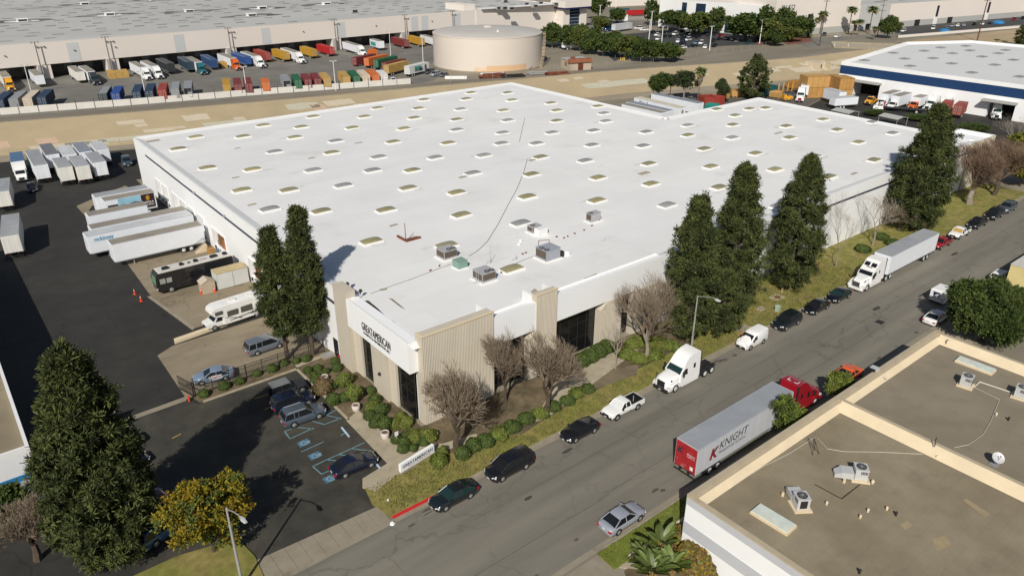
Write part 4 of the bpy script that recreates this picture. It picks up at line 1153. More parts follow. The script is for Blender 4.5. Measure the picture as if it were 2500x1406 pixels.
# ------------------------------------------------------------------ lorries
tr_white = mat('trailer_white',(.74,.76,.79),.5,var=.03,scale=.7)
tr_cream = mat('trailer_cream',(.72,.70,.64),.55,var=.04,scale=.7)
tr_roof = mat('trailer_roof',(.30,.31,.32),.6,var=.08,scale=.5,stretch=(1,1,1),tint=(.36,.37,.375))
tr_roof_tan = mat('trailer_roof_tan',(.28,.25,.205),.7,var=.08,scale=.5,tint=(.24,.21,.175))
tr_roof_pale = mat('trailer_roof_pale',(.50,.51,.51),.6,var=.08,scale=.5,tint=(.58,.59,.60))
tr_rail = mat('trailer_rail',(.55,.57,.60),.4,metal=.3)
TRW = 2.59
def trailer(label,xy,heading,L=16.0,body=None,roofm=None,rear=None,group=None,wheels=True,parts=True,axle=2.6,legs=True,H=4.1,zf=1.15,z=0,name='box_trailer',cat='trailer',lines=True):
    """box trailer: +x is the nose, local origin at mid length on the ground"""
    body = body or tr_white;roofm = roofm or tr_roof
    t = thing(name,label,cat,(xy[0],xy[1],z),R(heading),group)
    h = TRW / 2;xr,xf = -L / 2,L / 2
    b = MB()
    b.box(xr + .02,-h,zf,xf - .15,h,H - .03,skip='t');b.profile([(xf - .15,zf),(xf,zf),(xf,H - .12),(xf - .1,H - .03),(xf - .15,H - .03)],-h + .05,h - .05)
    if lines:
        n = int(L / 1.22)
        for k in range(1,n):
            x = xr + L * k / n
            for s in (-1,1): b.box(x - .015,s * h,zf + .12,x + .015,s * (h + .008),H - .14)
    b.build('box',body,t)
    r = MB();r.box(xr + .06,-h + .05,H - .035,xf - .2,h - .05,H)
    if lines:
        for k in range(1,int(L / 2.4)): x = xr + L * k / int(L / 2.4);r.box(x - .02,-h + .06,H,x + .02,h - .06,H + .008)
    r.build('roof',roofm,t)
    rl = MB()
    for s in (-1,1):
        rl.box(xr,s * (h - .045),H - .06,xf - .16,s * (h + .012),H + .015);rl.box(xr,s * (h - .04),zf - .1,xf - .16,s * (h + .014),zf + .06)
    rl.box(xr,-h + .046,H - .06,xr + .05,h - .046,H + .015)
    rl.build('rail',tr_rail,t)
    for s in (-1,1):
        m = MB();y0 = .012 if s > 0 else -h + .06;m.box(xr - .03,y0,zf + .05,xr + .018,y0 + h - .075,H - .12)
        for q in (.25,.75):
            yy = y0 + (h - .07) * q;m.cyl((xr - .05,yy,zf + .1),(xr - .05,yy,H - .2),.018,.018,5)
        for k in range(4): m.box(xr - .045,(h - .09) * s,zf + .35 + k * .65,xr - .03,(h - .25) * s,zf + .43 + k * .65)
        m.build('rear_door',rear or body,t)
    if parts:
        c = MB();c.box(xr,-h + .05,.55,xr + .08,h - .05,.67);c.box(xr + .02,-.6,.67,xr + .08,-.5,zf - .1);c.box(xr + .02,.5,.67,xr + .08,.6,zf - .1);c.build('underride_bar',trim,t)
        c = MB();c.box(xr + .1,-.52,zf - .35,xf - 1.0,-.40,zf - .1);c.box(xr + .1,.40,zf - .35,xf - 1.0,.52,zf - .1)
        for k in range(8): c.box(xr + .5 + k * (L - 1.6) / 8,-h + .06,zf - .22,xr + .58 + k * (L - 1.6) / 8,h - .06,zf - .1)
        c.build('chassis',trim,t)
        for s in (-1,1):
            m = MB();m.box(xr - .035,s * .9,zf - .06,xr - .005,s * 1.15,zf + .04);m.build('tail_light',lamp_red,t)
            if legs:
                m = MB();m.box(xf - 2.9,s * .75,.06,xf - 2.75,s * .9,zf);m.box(xf - 3.0,s * .68,0,xf - 2.65,s * .97,.06);m.build('landing_leg',metal_grey,t)
            m = MB();m.box(xr + axle - .95,s * .7,.25,xr + axle - .93,s * 1.22,.9);m.build('mudflap',black,t)
    if wheels:
        for k in (0,1):
            for s in (-1,1):
                wheel(t,xr + axle + k * 1.25 - .2,s * (h - .32),.5,.58,rim_w)
    return t

def tractor(label,xy,heading,paint_m,group=None,style='aero',grille=None,z=0,fairing=True,name='semi_tractor',cat='truck',L0=0):
    """bonneted sleeper tractor; origin on the ground under the front axle, +x forward"""
    t = thing(name,label,cat,(xy[0],xy[1],z),R(heading),group)
    grille = grille or trim
    h = 1.22
    cb = MB()
    if style == 'aero':
        # bonnet and nose, wings, lower cab, sleeper with high roof
        def ring(x,hw,zt,tw,zb): return [(x,y,q) for y,q in ((hw,zb),(hw,zt - .35),(tw,zt - .05),(tw * .6,zt))] + [(x,-y,q) for y,q in ((tw * .6,zt),(tw,zt - .05),(hw,zt - .35),(hw,zb))]
        hood = MB()
        hood.loft([ring(-.75,1.05,2.05,.9,.75),ring(.0,1.12,1.98,.84,.7),ring(.75,1.10,1.82,.76,.6),ring(1.15,.98,1.62,.68,.6),ring(1.32,.8,1.35,.6,.7)])
        for s in (-1,1):
            hood.profile([(-.72,.5),(-.66,1.0),(-.35,1.28),(.38,1.26),(.75,1.0),(1.25,.9),(1.3,.55),(.68,.5),(.58,.8),(.3,1.06),(-.3,1.06),(-.58,.8),(-.6,.5)],min(s * .95,s * 1.235),max(s * .95,s * 1.235))
        hood.build('bonnet',paint_m,t,40)
        prof = [(-.72,.55),(-.72,1.95),(-1.42,2.82),(-1.75,3.35),(-2.3,3.82),(-3.0,4.02),(-4.15,4.02),(-4.15,.85),(-3.6,.55)]
        ins = [0,.04,.14,.22,.24,.22,.1,0,0]
        cb.profile(prof,-h,h,0,ins)
        cb.build('cab',paint_m,t,30)
        w = MB();w.face([(-.70,-1.02,2.02),(-.70,1.02,2.02),(-1.33,.94,2.78),(-1.33,-.94,2.78)]);w.build('windscreen',glass_green,t)
        # visor above the screen
        v = MB();v.profile([(-1.2,2.78),(-1.06,2.75),(-1.4,2.95)],-.98,.98);v.build('visor',paint_m,t)
        for s in (-1,1):
            w = MB();w.face([(-1.0,s * (h - .055),1.9),(-1.95,s * (h - .045),1.75),(-1.95,s * (h - .12),2.5),(-1.45,s * (h - .115),2.5)]);w.build('side_window',glass_car,t)
            w = MB();w.box(-3.35,s * (h - .11),2.15,-3.0,s * (h - .07),2.75);w.build('sleeper_window',glass_car,t)
            w = MB();w.face([(-2.75,s * (h - .175),3.1),(-3.25,s * (h - .165),3.1),(-3.25,s * (h - .20),3.4),(-2.75,s * (h - .205),3.35)]);w.build('sleeper_window',glass_car,t)
    else:
        # long nosed classic: wide hood with vertical sides, raised roof sleeper with two top windows
        hood = MB()
        def ring(x,hw,zt,zb): return [(x,y,q) for y,q in ((hw,zb),(hw,zt - .2),(hw * .75,zt),)] + [(x,-y,q) for y,q in ((hw * .75,zt),(hw,zt - .2),(hw,zb))]
        hood.loft([ring(-1.0,.92,2.0,.8),ring(.2,.84,1.9,.8),ring(1.0,.72,1.72,.75),ring(1.25,.6,1.55,.8)])
        for s in (-1,1):
            hood.profile([(-.75,.55),(-.62,1.1),(-.3,1.38),(.4,1.34),(.9,1.08),(1.3,.95),(1.3,.6),(.65,.55),(.55,.85),(.28,1.08),(-.3,1.08),(-.58,.8)],min(s * .7,s * 1.22),max(s * .7,s * 1.22))
        hood.build('bonnet',paint_m,t,40)
        prof = [(-1.0,.6),(-1.0,2.0),(-1.45,2.72),(-1.9,2.95),(-2.75,3.75),(-3.0,3.95),(-4.6,3.98),(-4.6,.85)]
        ins = [.02,.06,.14,.14,.16,.16,.08,0]
        cb.profile(prof,-h,h,0,ins);cb.build('cab',paint_m,t,30)
        w = MB();w.face([(-.97,-1.02,2.06),(-.97,1.02,2.06),(-1.40,.96,2.68),(-1.40,-.96,2.68)]);w.build('windscreen',glass_car,t)
        for s in (-1,1):
            w = MB();w.face([(-2.07,s * .12,3.13),(-2.07,s * .92,3.13),(-2.55,s * .9,3.585),(-2.55,s * .12,3.585)]);w.v = [(x + .06,y,z_ + .01) for x,y,z_ in w.v];w.build('sky_window',glass_car,t)
            w = MB();w.box(-2.15,s * (h - .09),1.85,-1.45,s * (h - .045),2.5);w.build('side_window',glass_car,t)
            w = MB();w.box(-3.1,s * (h - .07),2.1,-2.85,s * (h - .03),2.6);w.build('sleeper_window',glass_car,t)
            w = MB();w.face([(-3.0,s * (h - .115),3.15),(-3.6,s * (h - .1),3.2),(-3.3,s * (h - .13),3.55),(-2.9,s * (h - .15),3.4)]);w.build('sleeper_window',glass_car,t)
        w = MB();w.profile([(-1.36,2.76),(-1.12,2.66),(-1.5,2.86)],-1.0,1.0);w.build('visor',paint_m,t)
        w = MB();w.box(-1.92,-.45,2.98,-1.86,.45,3.07);w.build('roof_light',trim,t)
    gr = MB()
    for k in range(7):
        yy = -.5 + k * .167;gr.box(1.2 if style == 'aero' else 1.2,yy - .03,.75,1.36 if style == 'aero' else 1.3,yy + .03,1.45)
    gr.box(1.18,-.55,.72,1.33 if style == 'aero' else 1.28,.55,1.5);gr.build('grille',grille,t)
    m = MB();m.loft([[(1.2,s * 1.2,z_) for s,z_ in ((-1,.35),(1,.35),(1,.68),(-1,.68))],[(1.48,s * .95,z_) for s,z_ in ((-1,.35),(1,.35),(1,.66),(-1,.66))]]);m.build('bumper',trim if style == 'aero' else paint_m,t)
    m = MB();m.box(1.481,-.17,.42,1.495,.17,.54);m.build('licence_plate',plate_m,t)
    for s in (-1,1):
        m = MB();m.profile([(1.0,.85),(1.28,.82),(1.25,1.08),(.98,1.12)],min(s * .84,s * 1.16),max(s * .84,s * 1.16));m.build('headlight',lamp_clear,t)
        m = MB();m.box(-.98,s * (h + .08),1.85,-.86,s * (h + .32),2.5);m.cyl((-1.0,s * (h - .05),2.2),(-.92,s * (h + .2),2.2),.03,.03,5);m.build('mirror',trim,t)
        m = MB();m.cyl((.75,s * .98,1.5),(.8,s * 1.1,1.75),.02,.02,4);m.sphere((.8,s * 1.1,1.8),.11,8,4);m.build('bonnet_mirror',trim,t)
        if fairing:
            m = MB();m.profile([(-1.0,.35),(-4.0,.35),(-4.0,.95),(-.95,.95)],min(s * 1.02,s * 1.21),max(s * 1.02,s * 1.21));m.build('side_skirt',paint_m,t)
        m = MB();m.cyl((-1.6,s * .85,.72),(-3.6,s * .85,.72),.30,.30,12);m.build('fuel_tank',chrome,t)
        m = MB();xx = -4.25 if style == 'aero' else -4.72;m.box(xx,s * (h - .18),1.0,xx + .08,s * h,4.05);m.build('cab_extender',trim,t)
        wheel(t,0,s * 1.02,.5,.32,rim_w)
        for x in (-5.35,-6.65): wheel(t,x - (.3 if style != 'aero' else 0),s * .95,.5,.56,rim_w)
    c = MB()
    for s in (-1,1): c.box(-7.3,s * .36,.75,1.0,s * .46,1.0)
    c.box(-7.3,-.35,.72,-7.1,.35,1.02);c.box(-4.8,-.5,.8,-4.5,.5,.98);c.build('chassis',trim,t)
    m = MB();m.cyl((-6.0,0,1.02),(-6.0,0,1.14),.5,.5,14);m.box(-6.7,-.3,1.0,-6.2,.3,1.1);m.build('fifth_wheel',metal_dark,t)
    m = MB()
    for s in (-1,1):
        for x in (-5.35,-6.65):
            xx = x - (.3 if style != 'aero' else 0)
            m.profile([(xx - .7,1.02),(xx - .3,1.12),(xx + .3,1.12),(xx + .7,1.02),(xx + .3,1.07),(xx - .3,1.07)],min(s * .7,s * 1.24),max(s * .7,s * 1.24))
    if style == 'aero': m.build('mudguard',trim,t)
    return t

# ================================================================== vehicles along the street
KG = 'vehicles parked along the building side kerb'
YK = 46.0
car('sedan','dark blue grey sedan first in the kerb row, next to the red kerb',(29.9,45.75),180,P_DKGREEN,KG,glass=glass_green)
car('minivan','black minivan parked second in the kerb row by the bare trees',(36.6,45.8),180,P_BLACK,KG)
car('coupe','black low car between the black minivan and the white pickup',(46.2,45.75),180,P_BLACK,KG)
pickup('white pickup truck with an empty black bed behind the white tractor unit',(52.8,45.8),180,P_WHITE,KG,cab=1.5,windscreen=mat('sunshade',(.62,.62,.62),.3),rack=True)
tractor('white aerodynamic sleeper tractor without a trailer at the kerb',(60.4,45.75),180,P_WHITE,KG)
cargo_van('small white cargo van at the kerb beside the street lamp',(76.9,45.8),180,P_WHITE,KG)
car('suv','dark green SUV parked just beyond the white cargo van',(85.0,45.9),180,P_DKGREEN,KG)
car('sedan','black sedan with bright headlights beyond the dark green SUV',(92.4,45.85),180,P_BLACK,KG)
car('sedan','black sedan with a green sunshade right before the white lorry',(98.3,45.85),180,P_BLACK,KG,glass=glass_green)
tractor('white long nosed sleeper tractor hitched to a long white trailer',(104.0,45.7),180,P_WHITE,KG,style='classic',grille=chrome)
trailer('long white box trailer behind the long nosed tractor on the street',(117.6,45.7),180,L=16.2,group=KG,legs=True)
pickup('red pickup truck half hidden behind the long white trailer',(131.0,45.7),180,P_RED,KG)
pickup('white pickup truck with a tan sunshade beyond the long white trailer',(138.5,45.8),180,P_WHITE,KG,windscreen=mat('sunshade_tan',(.42,.27,.08),.4))
pickup('black pickup truck between the white pickup and a black SUV',(146.3,45.9),180,P_BLACK,KG,cab=2.0)
car('suv','black SUV second from the far end of the kerb row',(153.6,45.9),180,P_BLACK,KG)
car('suv','blue grey SUV at the far end of the kerb row',(159.8,45.9),180,P_SLATE,KG)

RG = 'vehicles along the right hand kerb'
car('sedan','silver blue sedan parked alone by the green lawn',(40.1,33.75),0,P_SILVER,RG)
kt = trailer('grey topped lettered trailer with red rear doors behind a red tractor',(57.3,34.25),0,L=16.1,body=mat('trailer_silver',(.55,.56,.58),.45,var=.03),rear=mat('door_red',(.36,.02,.025),.5,var=.2,scale=1.2,stain=(.6,.55,.55),stain_amt=.5,stain_scale=1.0),group=RG,roofm=mat('trailer_roof_blue',(.30,.315,.335),.55,var=.08,scale=.5))
txt_red = mat('lettering_red',(.33,.012,.025),.5)
txt_dark = mat('lettering_dark',(.03,.035,.05),.5)
txt_white = mat('lettering_white',(.75,.75,.75),.5)
SY = -TRW / 2 - .014
put_text('emblem','K',1.75,(-5.55 + .06,SY + .002,1.95 - .05),(1,0,0),(0,0,1),txt_dark,kt,.004,1.3,bold=.05,shear=.25)
put_text('emblem','K',1.75,(-5.6,SY - .006,1.95),(1,0,0),(0,0,1),txt_red,kt,.004,1.2,bold=.02,shear=.25)
put_text('lettering','KNIGHT',1.35,(-2.35,SY,2.55),(1,0,0),(0,0,1),txt_dark,kt,.004,4.6,shear=.12)
put_text('lettering','TRANSPORTATION',.46,(-2.5,SY,2.0),(1,0,0),(0,0,1),txt_dark,kt,.003,4.4,shear=.12)
put_text('lettering','K',.95,(-8.13,.75,2.75),(0,-1,0),(0,0,1),txt_dark,kt,.004,.7,bold=.04,shear=.2)
put_text('lettering','KNIGHT',.26,(-8.13,-.62,2.95),(0,-1,0),(0,0,1),txt_white,kt,.003,.95)
put_text('lettering','TRANSPORTATION',.14,(-8.13,-.62,2.75),(0,-1,0),(0,0,1),txt_white,kt,.003,.95)
m = MB();m.box(-8.14,-1.0,1.45,-8.125,-.65,1.85);m.build('notice',txt_white,kt)
rtx = tractor('red sleeper tractor hitched to the trailer with red doors',(70.7,34.25),0,P_RED,RG)
m = MB()
for s in (-1,1):
    m.box(-3.7,s * .55,4.02,-3.2,s * .62,4.04);m.box(-3.7,s * .2,4.02,-3.62,s * .54,4.04)
m.build('stripe',txt_white,rtx)
car('coupe','orange sporty car with a black roof edge parked beyond the red tractor',(79.3,33.75),0,P_ORANGE,RG,Ls=.95)
car('sedan','white sedan half shaded by the round tree on the right',(102.4,33.8),0,P_WHITE,RG)
mail_truck('white mail van with a blue eagle emblem on the street',(109.6,36.1),0)
car('hatch','white car mostly hidden behind the round tree on the right',(117.2,33.8),0,P_WHITE,RG)
car('wagon','white station wagon with a black rear window at the right edge',(124.4,33.8),0,P_WHITE,RG,roof_rack=True)

# ---------------- office car park and the yard
LG = 'cars in the office car park'
jeep('grey soft topped off roader nearest the fence in the car park',(25.2,72.3),-3,LG)
car('suv','dark navy SUV between the off roader and the grey SUV',(24.6,69.6),-4,P_NAVY,LG)
car('suv','slate grey SUV with a bright roof rail in the car park',(24.4,66.5),-4,P_SLATE,LG,roof_rack=True)
car('sedan','dark navy sedan in the marked bay beside the monument sign',(24.8,55.6),-3,P_NAVY,LG)
car('minivan','grey minivan parked alone on the concrete behind the fence',(27.1,83.8),2,P_GREY)
st = car('sedan','silver blue sedan with a paper banner on its side, behind the fence',(19.5,80.7),164,P_BLUE,Ls=.97)
m = MB();m.box(-.95,.925,.55,.45,.935,1.05);m.build('banner',mat('banner_white',(.72,.72,.70),.6),st)
for k,w in ((0,1.1),(1,.9),(2,1.0)):
    m = MB();m.box(-.25 - w / 2,.936,.65 + k * .13,-.25 + w / 2,.94,.70 + k * .13);m.build('banner_line',mat('banner_print',(.45,.12,.12),.6),st)
car('suv','dark teal SUV parked at the far back corner of the warehouse',(35.2,184.5),262,paint('teal',(.04,.07,.085)))
car('sedan','black sedan parked in front of the box truck in the yard',(15.0,176.6),265,P_BLACK)
car('suv','blue car in deep shade between the tall pine and the yellow tree',(7.4,58.2),20,paint('shade_blue',(.05,.13,.25)))
car('sedan','black sedan half hidden beside the tall pine',(7.4,73.4),8,P_BLACK)
car('sedan','dark sedan tucked under the tall pine, lower of two',(6.9,69.6),8,P_NAVY)
car('hatch','dark red car in the shade beside the tall pine',(6.9,62.6),12,paint('dark_red',(.12,.01,.012)))

# trailers at the docks, noses out into the yard
DG = 'trailers at the loading docks'
def docked(y,x0,x1,label,**k):
    return trailer(label,((x0 + x1) / 2,y),180,L=x1 - x0,group=DG,**k)
docked(124.0,18.5,32.6,'white dock trailer nearest the stairs with a tan roof',roofm=tr_roof_tan)
t2 = docked(130.1,16.2,33.0,'white dock trailer with blue lettering near its nose and a pale roof',roofm=tr_roof_pale)
put_text('lettering','mckinney',1.0,(5.9,-SY,3.02),(-1,0,0),(0,0,1),mat('lettering_teal',(.03,.24,.42),.5),t2,.004,2.9,bold=.02)
docked(133.4,17.6,33.0,'white dock trailer squeezed behind the lettered one, tan roof',roofm=tr_roof_tan)
docked(140.4,18.6,28.2,'short white trailer with a tan grey roof in the middle of the docks',roofm=tr_roof_tan,axle=1.8)
t5 = docked(147.4,22.6,31.4,'short dock trailer with a brown panel and a blue landscape picture',roofm=tr_roof_tan,axle=1.8)
sp_brown = mat('print_brown',(.035,.016,.012),.5);sp_blue = mat('print_sky',(.28,.50,.62),.5);sp_gold = mat('print_gold',(.42,.20,.03),.5);sp_hill = mat('print_hill',(.10,.13,.16),.5)
yy = TRW / 2 + .012
m = MB();m.box(-4.2,yy - .01,1.35,-1.85,yy,4.0);m.build('print_panel',sp_brown,t5)
m = MB();m.box(-1.8,yy - .01,2.4,2.1,yy - .001,4.0);m.build('print_panel',sp_blue,t5)
m = MB();m.face([(-1.8,yy + .004,2.4),(2.1,yy + .004,2.4),(2.1,yy + .004,2.75),(1.2,yy + .004,2.9),(.5,yy + .004,2.7),(-.6,yy + .004,3.05),(-1.8,yy + .004,2.8)]);m.build('print_hills',sp_hill,t5)
m = MB();m.box(2.15,yy - .01,1.35,3.9,yy,3.1);m.build('print_panel',sp_brown,t5)
m = MB();m.face([(-3.0 + .35 * math.cos(a * PI / 5),yy + .004,3.25 + .5 * math.sin(a * PI / 5)) for a in range(10)]);m.build('emblem',sp_gold,t5)
put_text('lettering','SIERRA',.52,(-3.0,yy + .004,2.25),(-1,0,0),(0,0,1),txt_white,t5,.003,1.9)
put_text('lettering','PACIFIC',.52,(-3.0,yy + .004,1.75),(-1,0,0),(0,0,1),txt_white,t5,.003,1.9)
docked(150.7,21.8,31.2,'short white trailer farthest along the docks with a grey roof',roofm=tr_roof,axle=1.8)

# trailers standing in a cluster at the back of the yard
YG = 'trailers clustered at the back of the yard'
def stand(x,y0,y1,label,rz=88,**k):
    return trailer(label,(x,(y0 + y1) / 2),rz,L=y1 - y0,group=YG,parts=True,axle=1.9,**k)
stand(18.2,179.6,194.8,'longest white trailer of the yard cluster, next to the box truck',roofm=tr_roof)
stand(21.6,187.4,199.0,'trailer with the darkest roof at the back of the yard cluster',roofm=mat('trailer_roof_dark',(.17,.18,.19),.6))
stand(24.6,185.2,194.5,'white trailer in the back row of the cluster with a pale roof',roofm=tr_roof_pale)
stand(27.8,185.4,195.6,'white trailer in the back row of the cluster with a blue grey roof',roofm=mat('trailer_roof_slate',(.24,.26,.30),.6))
stand(31.2,185.4,194.0,'white trailer at the right end of the yard cluster',roofm=tr_roof_pale)
stand(21.8,174.8,184.0,'cream faced trailer in the front row of the cluster, left one',body=tr_cream)
stand(24.8,173.5,183.4,'cream faced trailer in the middle of the front row of the cluster',body=tr_cream,roofm=mat('trailer_roof_mid',(.36,.37,.38),.6))
stand(28.2,174.5,184.6,'white trailer in the front row of the cluster, right one',roofm=tr_roof)
trailer('white trailer cut by the left edge of the picture, upper one',(9.6,169.0),82,L=10,group=YG,body=tr_cream)
trailer('white trailer cut by the left edge of the picture, lower one',(7.6,143.0),82,L=12,group=YG,body=tr_cream)

def box_truck(label,xy,heading,cab_m,box_m,roof_m,L=7.0,side=None,group=None,z=0,flat=False,Hb=3.6,name='box_truck'):
    """straight truck, origin under the middle, +x forward"""
    t = thing(name,label,'truck',(*xy,z),R(heading),group)
    xr = -L / 2 - 1.0;xb = L / 2 - 1.2
    h = 1.1
    b = MB();b.profile([(xb + .15,.5),(xb + .15,2.3),(xb + .35,2.42),(xb + 1.3,2.35),(xb + 1.75,1.55),(xb + 2.75,1.3),(xb + 3.0,1.1),(xb + 3.05,.5)],-h + .05,h - .05,0,[0,.06,.12,.12,.02,.08,.12,.1]);b.build('cab',cab_m,t,30)
    w = MB();w.face([(xb + 1.73,-.92,1.6),(xb + 1.73,.92,1.6),(xb + 1.36,.86,2.28),(xb + 1.36,-.86,2.28)]);w.build('windscreen',glass_car,t)
    for s in (-1,1):
        w = MB();w.face([(xb + .55,s * 1.035,1.5),(xb + 1.55,s * 1.04,1.5),(xb + 1.25,s * .97,2.2),(xb + .55,s * .97,2.2)]);w.build('side_window',glass_car,t)
        m = MB();m.box(xb + 2.85,s * .6,.85,xb + 3.03,s * .9,1.05);m.build('headlight',lamp_clear,t)
        m = MB();m.box(xb + 1.5,s * 1.1,1.5,xb + 1.62,s * 1.4,2.1);m.build('mirror',trim,t)
        wheel(t,xb + 2.1,s * .95,.45,.3,rim_w);wheel(t,xr + 1.9,s * .92,.45,.5,rim_w)
    m = MB();m.box(xb + 3.0,-.5,.7,xb + 3.08,.5,1.15);m.build('grille',trim,t)
    m = MB();m.box(xb + 2.9,-1.1,.4,xb + 3.2,1.1,.65);m.build('bumper',trim,t)
    if not flat:
        m = MB();m.box(xr,-1.25,1.0,xb,1.25,Hb);m.build('box',box_m,t)
        if side:
            for s in (-1,1):
                m = MB();m.box(xr + .3,s * 1.25,1.5,xb - .3,s * 1.262,Hb - .4);m.build('side_panel',side,t)
        m = MB();m.box(xr + .02,-1.23,Hb,xb - .02,1.23,Hb + .06);m.build('roof',roof_m,t)
    else:
        m = MB();m.box(xr,-1.25,1.0,xb,1.25,1.18);m.build('flatbed',box_m,t)
    m = MB();m.box(xr,-.5,.6,xb + 2.6,-.35,.98);m.box(xr,.35,.6,xb + 2.6,.5,.98);m.build('chassis',trim,t)
    return t
box_truck('white box truck with a blue roof and green side at the left of the yard',(14.9,189.8),264,P_WHITE,P_WHITE,mat('roof_blue',(.09,.16,.27),.5),L=9.0,side=mat('side_green',(.02,.22,.08),.5),Hb=3.9)

# motorhomes
def coach(label,xy,heading):
    t = thing('motorhome',label,'motorhome',(*xy,0),R(heading));L = 11.4;h = 1.27;xr,xf = -L / 2,L / 2
    pb_ = mat('coach_black',(.012,.012,.014),.3,coat=.7)
    b = MB();b.profile([(xr,.5),(xf - .25,.45),(xf,.8),(xf + .02,1.6),(xf - .12,2.9),(xf - .45,3.35),(xr + .1,3.35),(xr,3.2)],-h,h,0,[0,.06,.16,.14,.14,.12,.05,.05]);b.build('body',pb_,t,30)
    r = MB();r.profile([(xr + .08,3.34),(xf - .55,3.34),(xf - .7,3.42),(xr + .2,3.42)],-h + .08,h - .08);r.build('roof',mat('coach_roof',(.60,.57,.52),.6,var=.06),t)
    for x,w in ((xf - 1.9,.9),(xf - 4.2,.5),(xf - 6.3,.55),(xf - 9.0,1.0),(xf - 10.7,.55)):
        m = MB();m.loft([[(x + sx * w * q,y * .36 * q,z) for sx,y in ((-.5,-1),(.5,-1),(.6,0),(.5,1),(-.5,1),(-.6,0))] for q,z in ((1,3.42),(1,3.6),(.7,3.72))]);m.build('roof_pod',black,t)
    m = MB();m.cyl((xf - 5.3,0,3.42),(xf - 5.3,0,3.55),.22,.2,10);m.build('vent',metal_dark,t)
    m = MB();m.box(xf - 8.0,-.3,3.42,xf - 7.0,.3,3.46);m.build('hatch',mat('hatch_mauve',(.36,.31,.32),.6),t)
    w = MB();w.face([(xf + .03,-1.05,1.55),(xf + .03,1.05,1.55),(xf - .10,1.02,2.85),(xf - .10,-1.02,2.85)]);w.build('windscreen',mat('glass_coach',(.16,.30,.18),.15),t)
    sil = mat('swirl_grey',(.14,.14,.15),.4)
    for s in (-1,1):
        for x0,x1,z0,z1 in ((xf - 1.3,xf - .5,1.7,2.5),(xf - 2.2,xf - 1.45,1.7,2.45),(xf - 5.2,xf - 3.8,1.8,2.5),(xf - 8.5,xf - 7.0,1.8,2.5)):
            w = MB();w.box(x0,s * (h - .02),z0,x1,s * (h + .012),z1);w.build('side_window',glass_car if x0 < xf - 3 else mat('glass_pale',(.30,.31,.28),.2),t)
        for k in range(5):
            m = MB();x = xf - 2.6 - k * 1.7;m.face([(x,s * (h + .008),.75 + .08 * k),(x - 2.4,s * (h + .008),1.45 + .1 * k),(x - 2.5,s * (h + .008),1.53 + .1 * k),(x - .2,s * (h + .008),.80 + .08 * k)]);m.build('swirl_stripe',sil,t)
        for x in (xf - 1.9,xr + 2.6): wheel(t,x,s * (h - .2),.48,.32,rim_m)
        m = MB();m.box(xf - .1,s * (h - .3),.85,xf + .03,s * (h - .12),1.1);m.build('headlight',lamp_clear,t)
        m = MB();m.box(xf - .2,s * (h + .02),1.9,xf - .05,s * (h + .25),2.5);m.build('mirror',trim,t)
    return t
coach('long black motorhome with grey swirl stripes beside the storage boxes',(26.6,109.7),181)
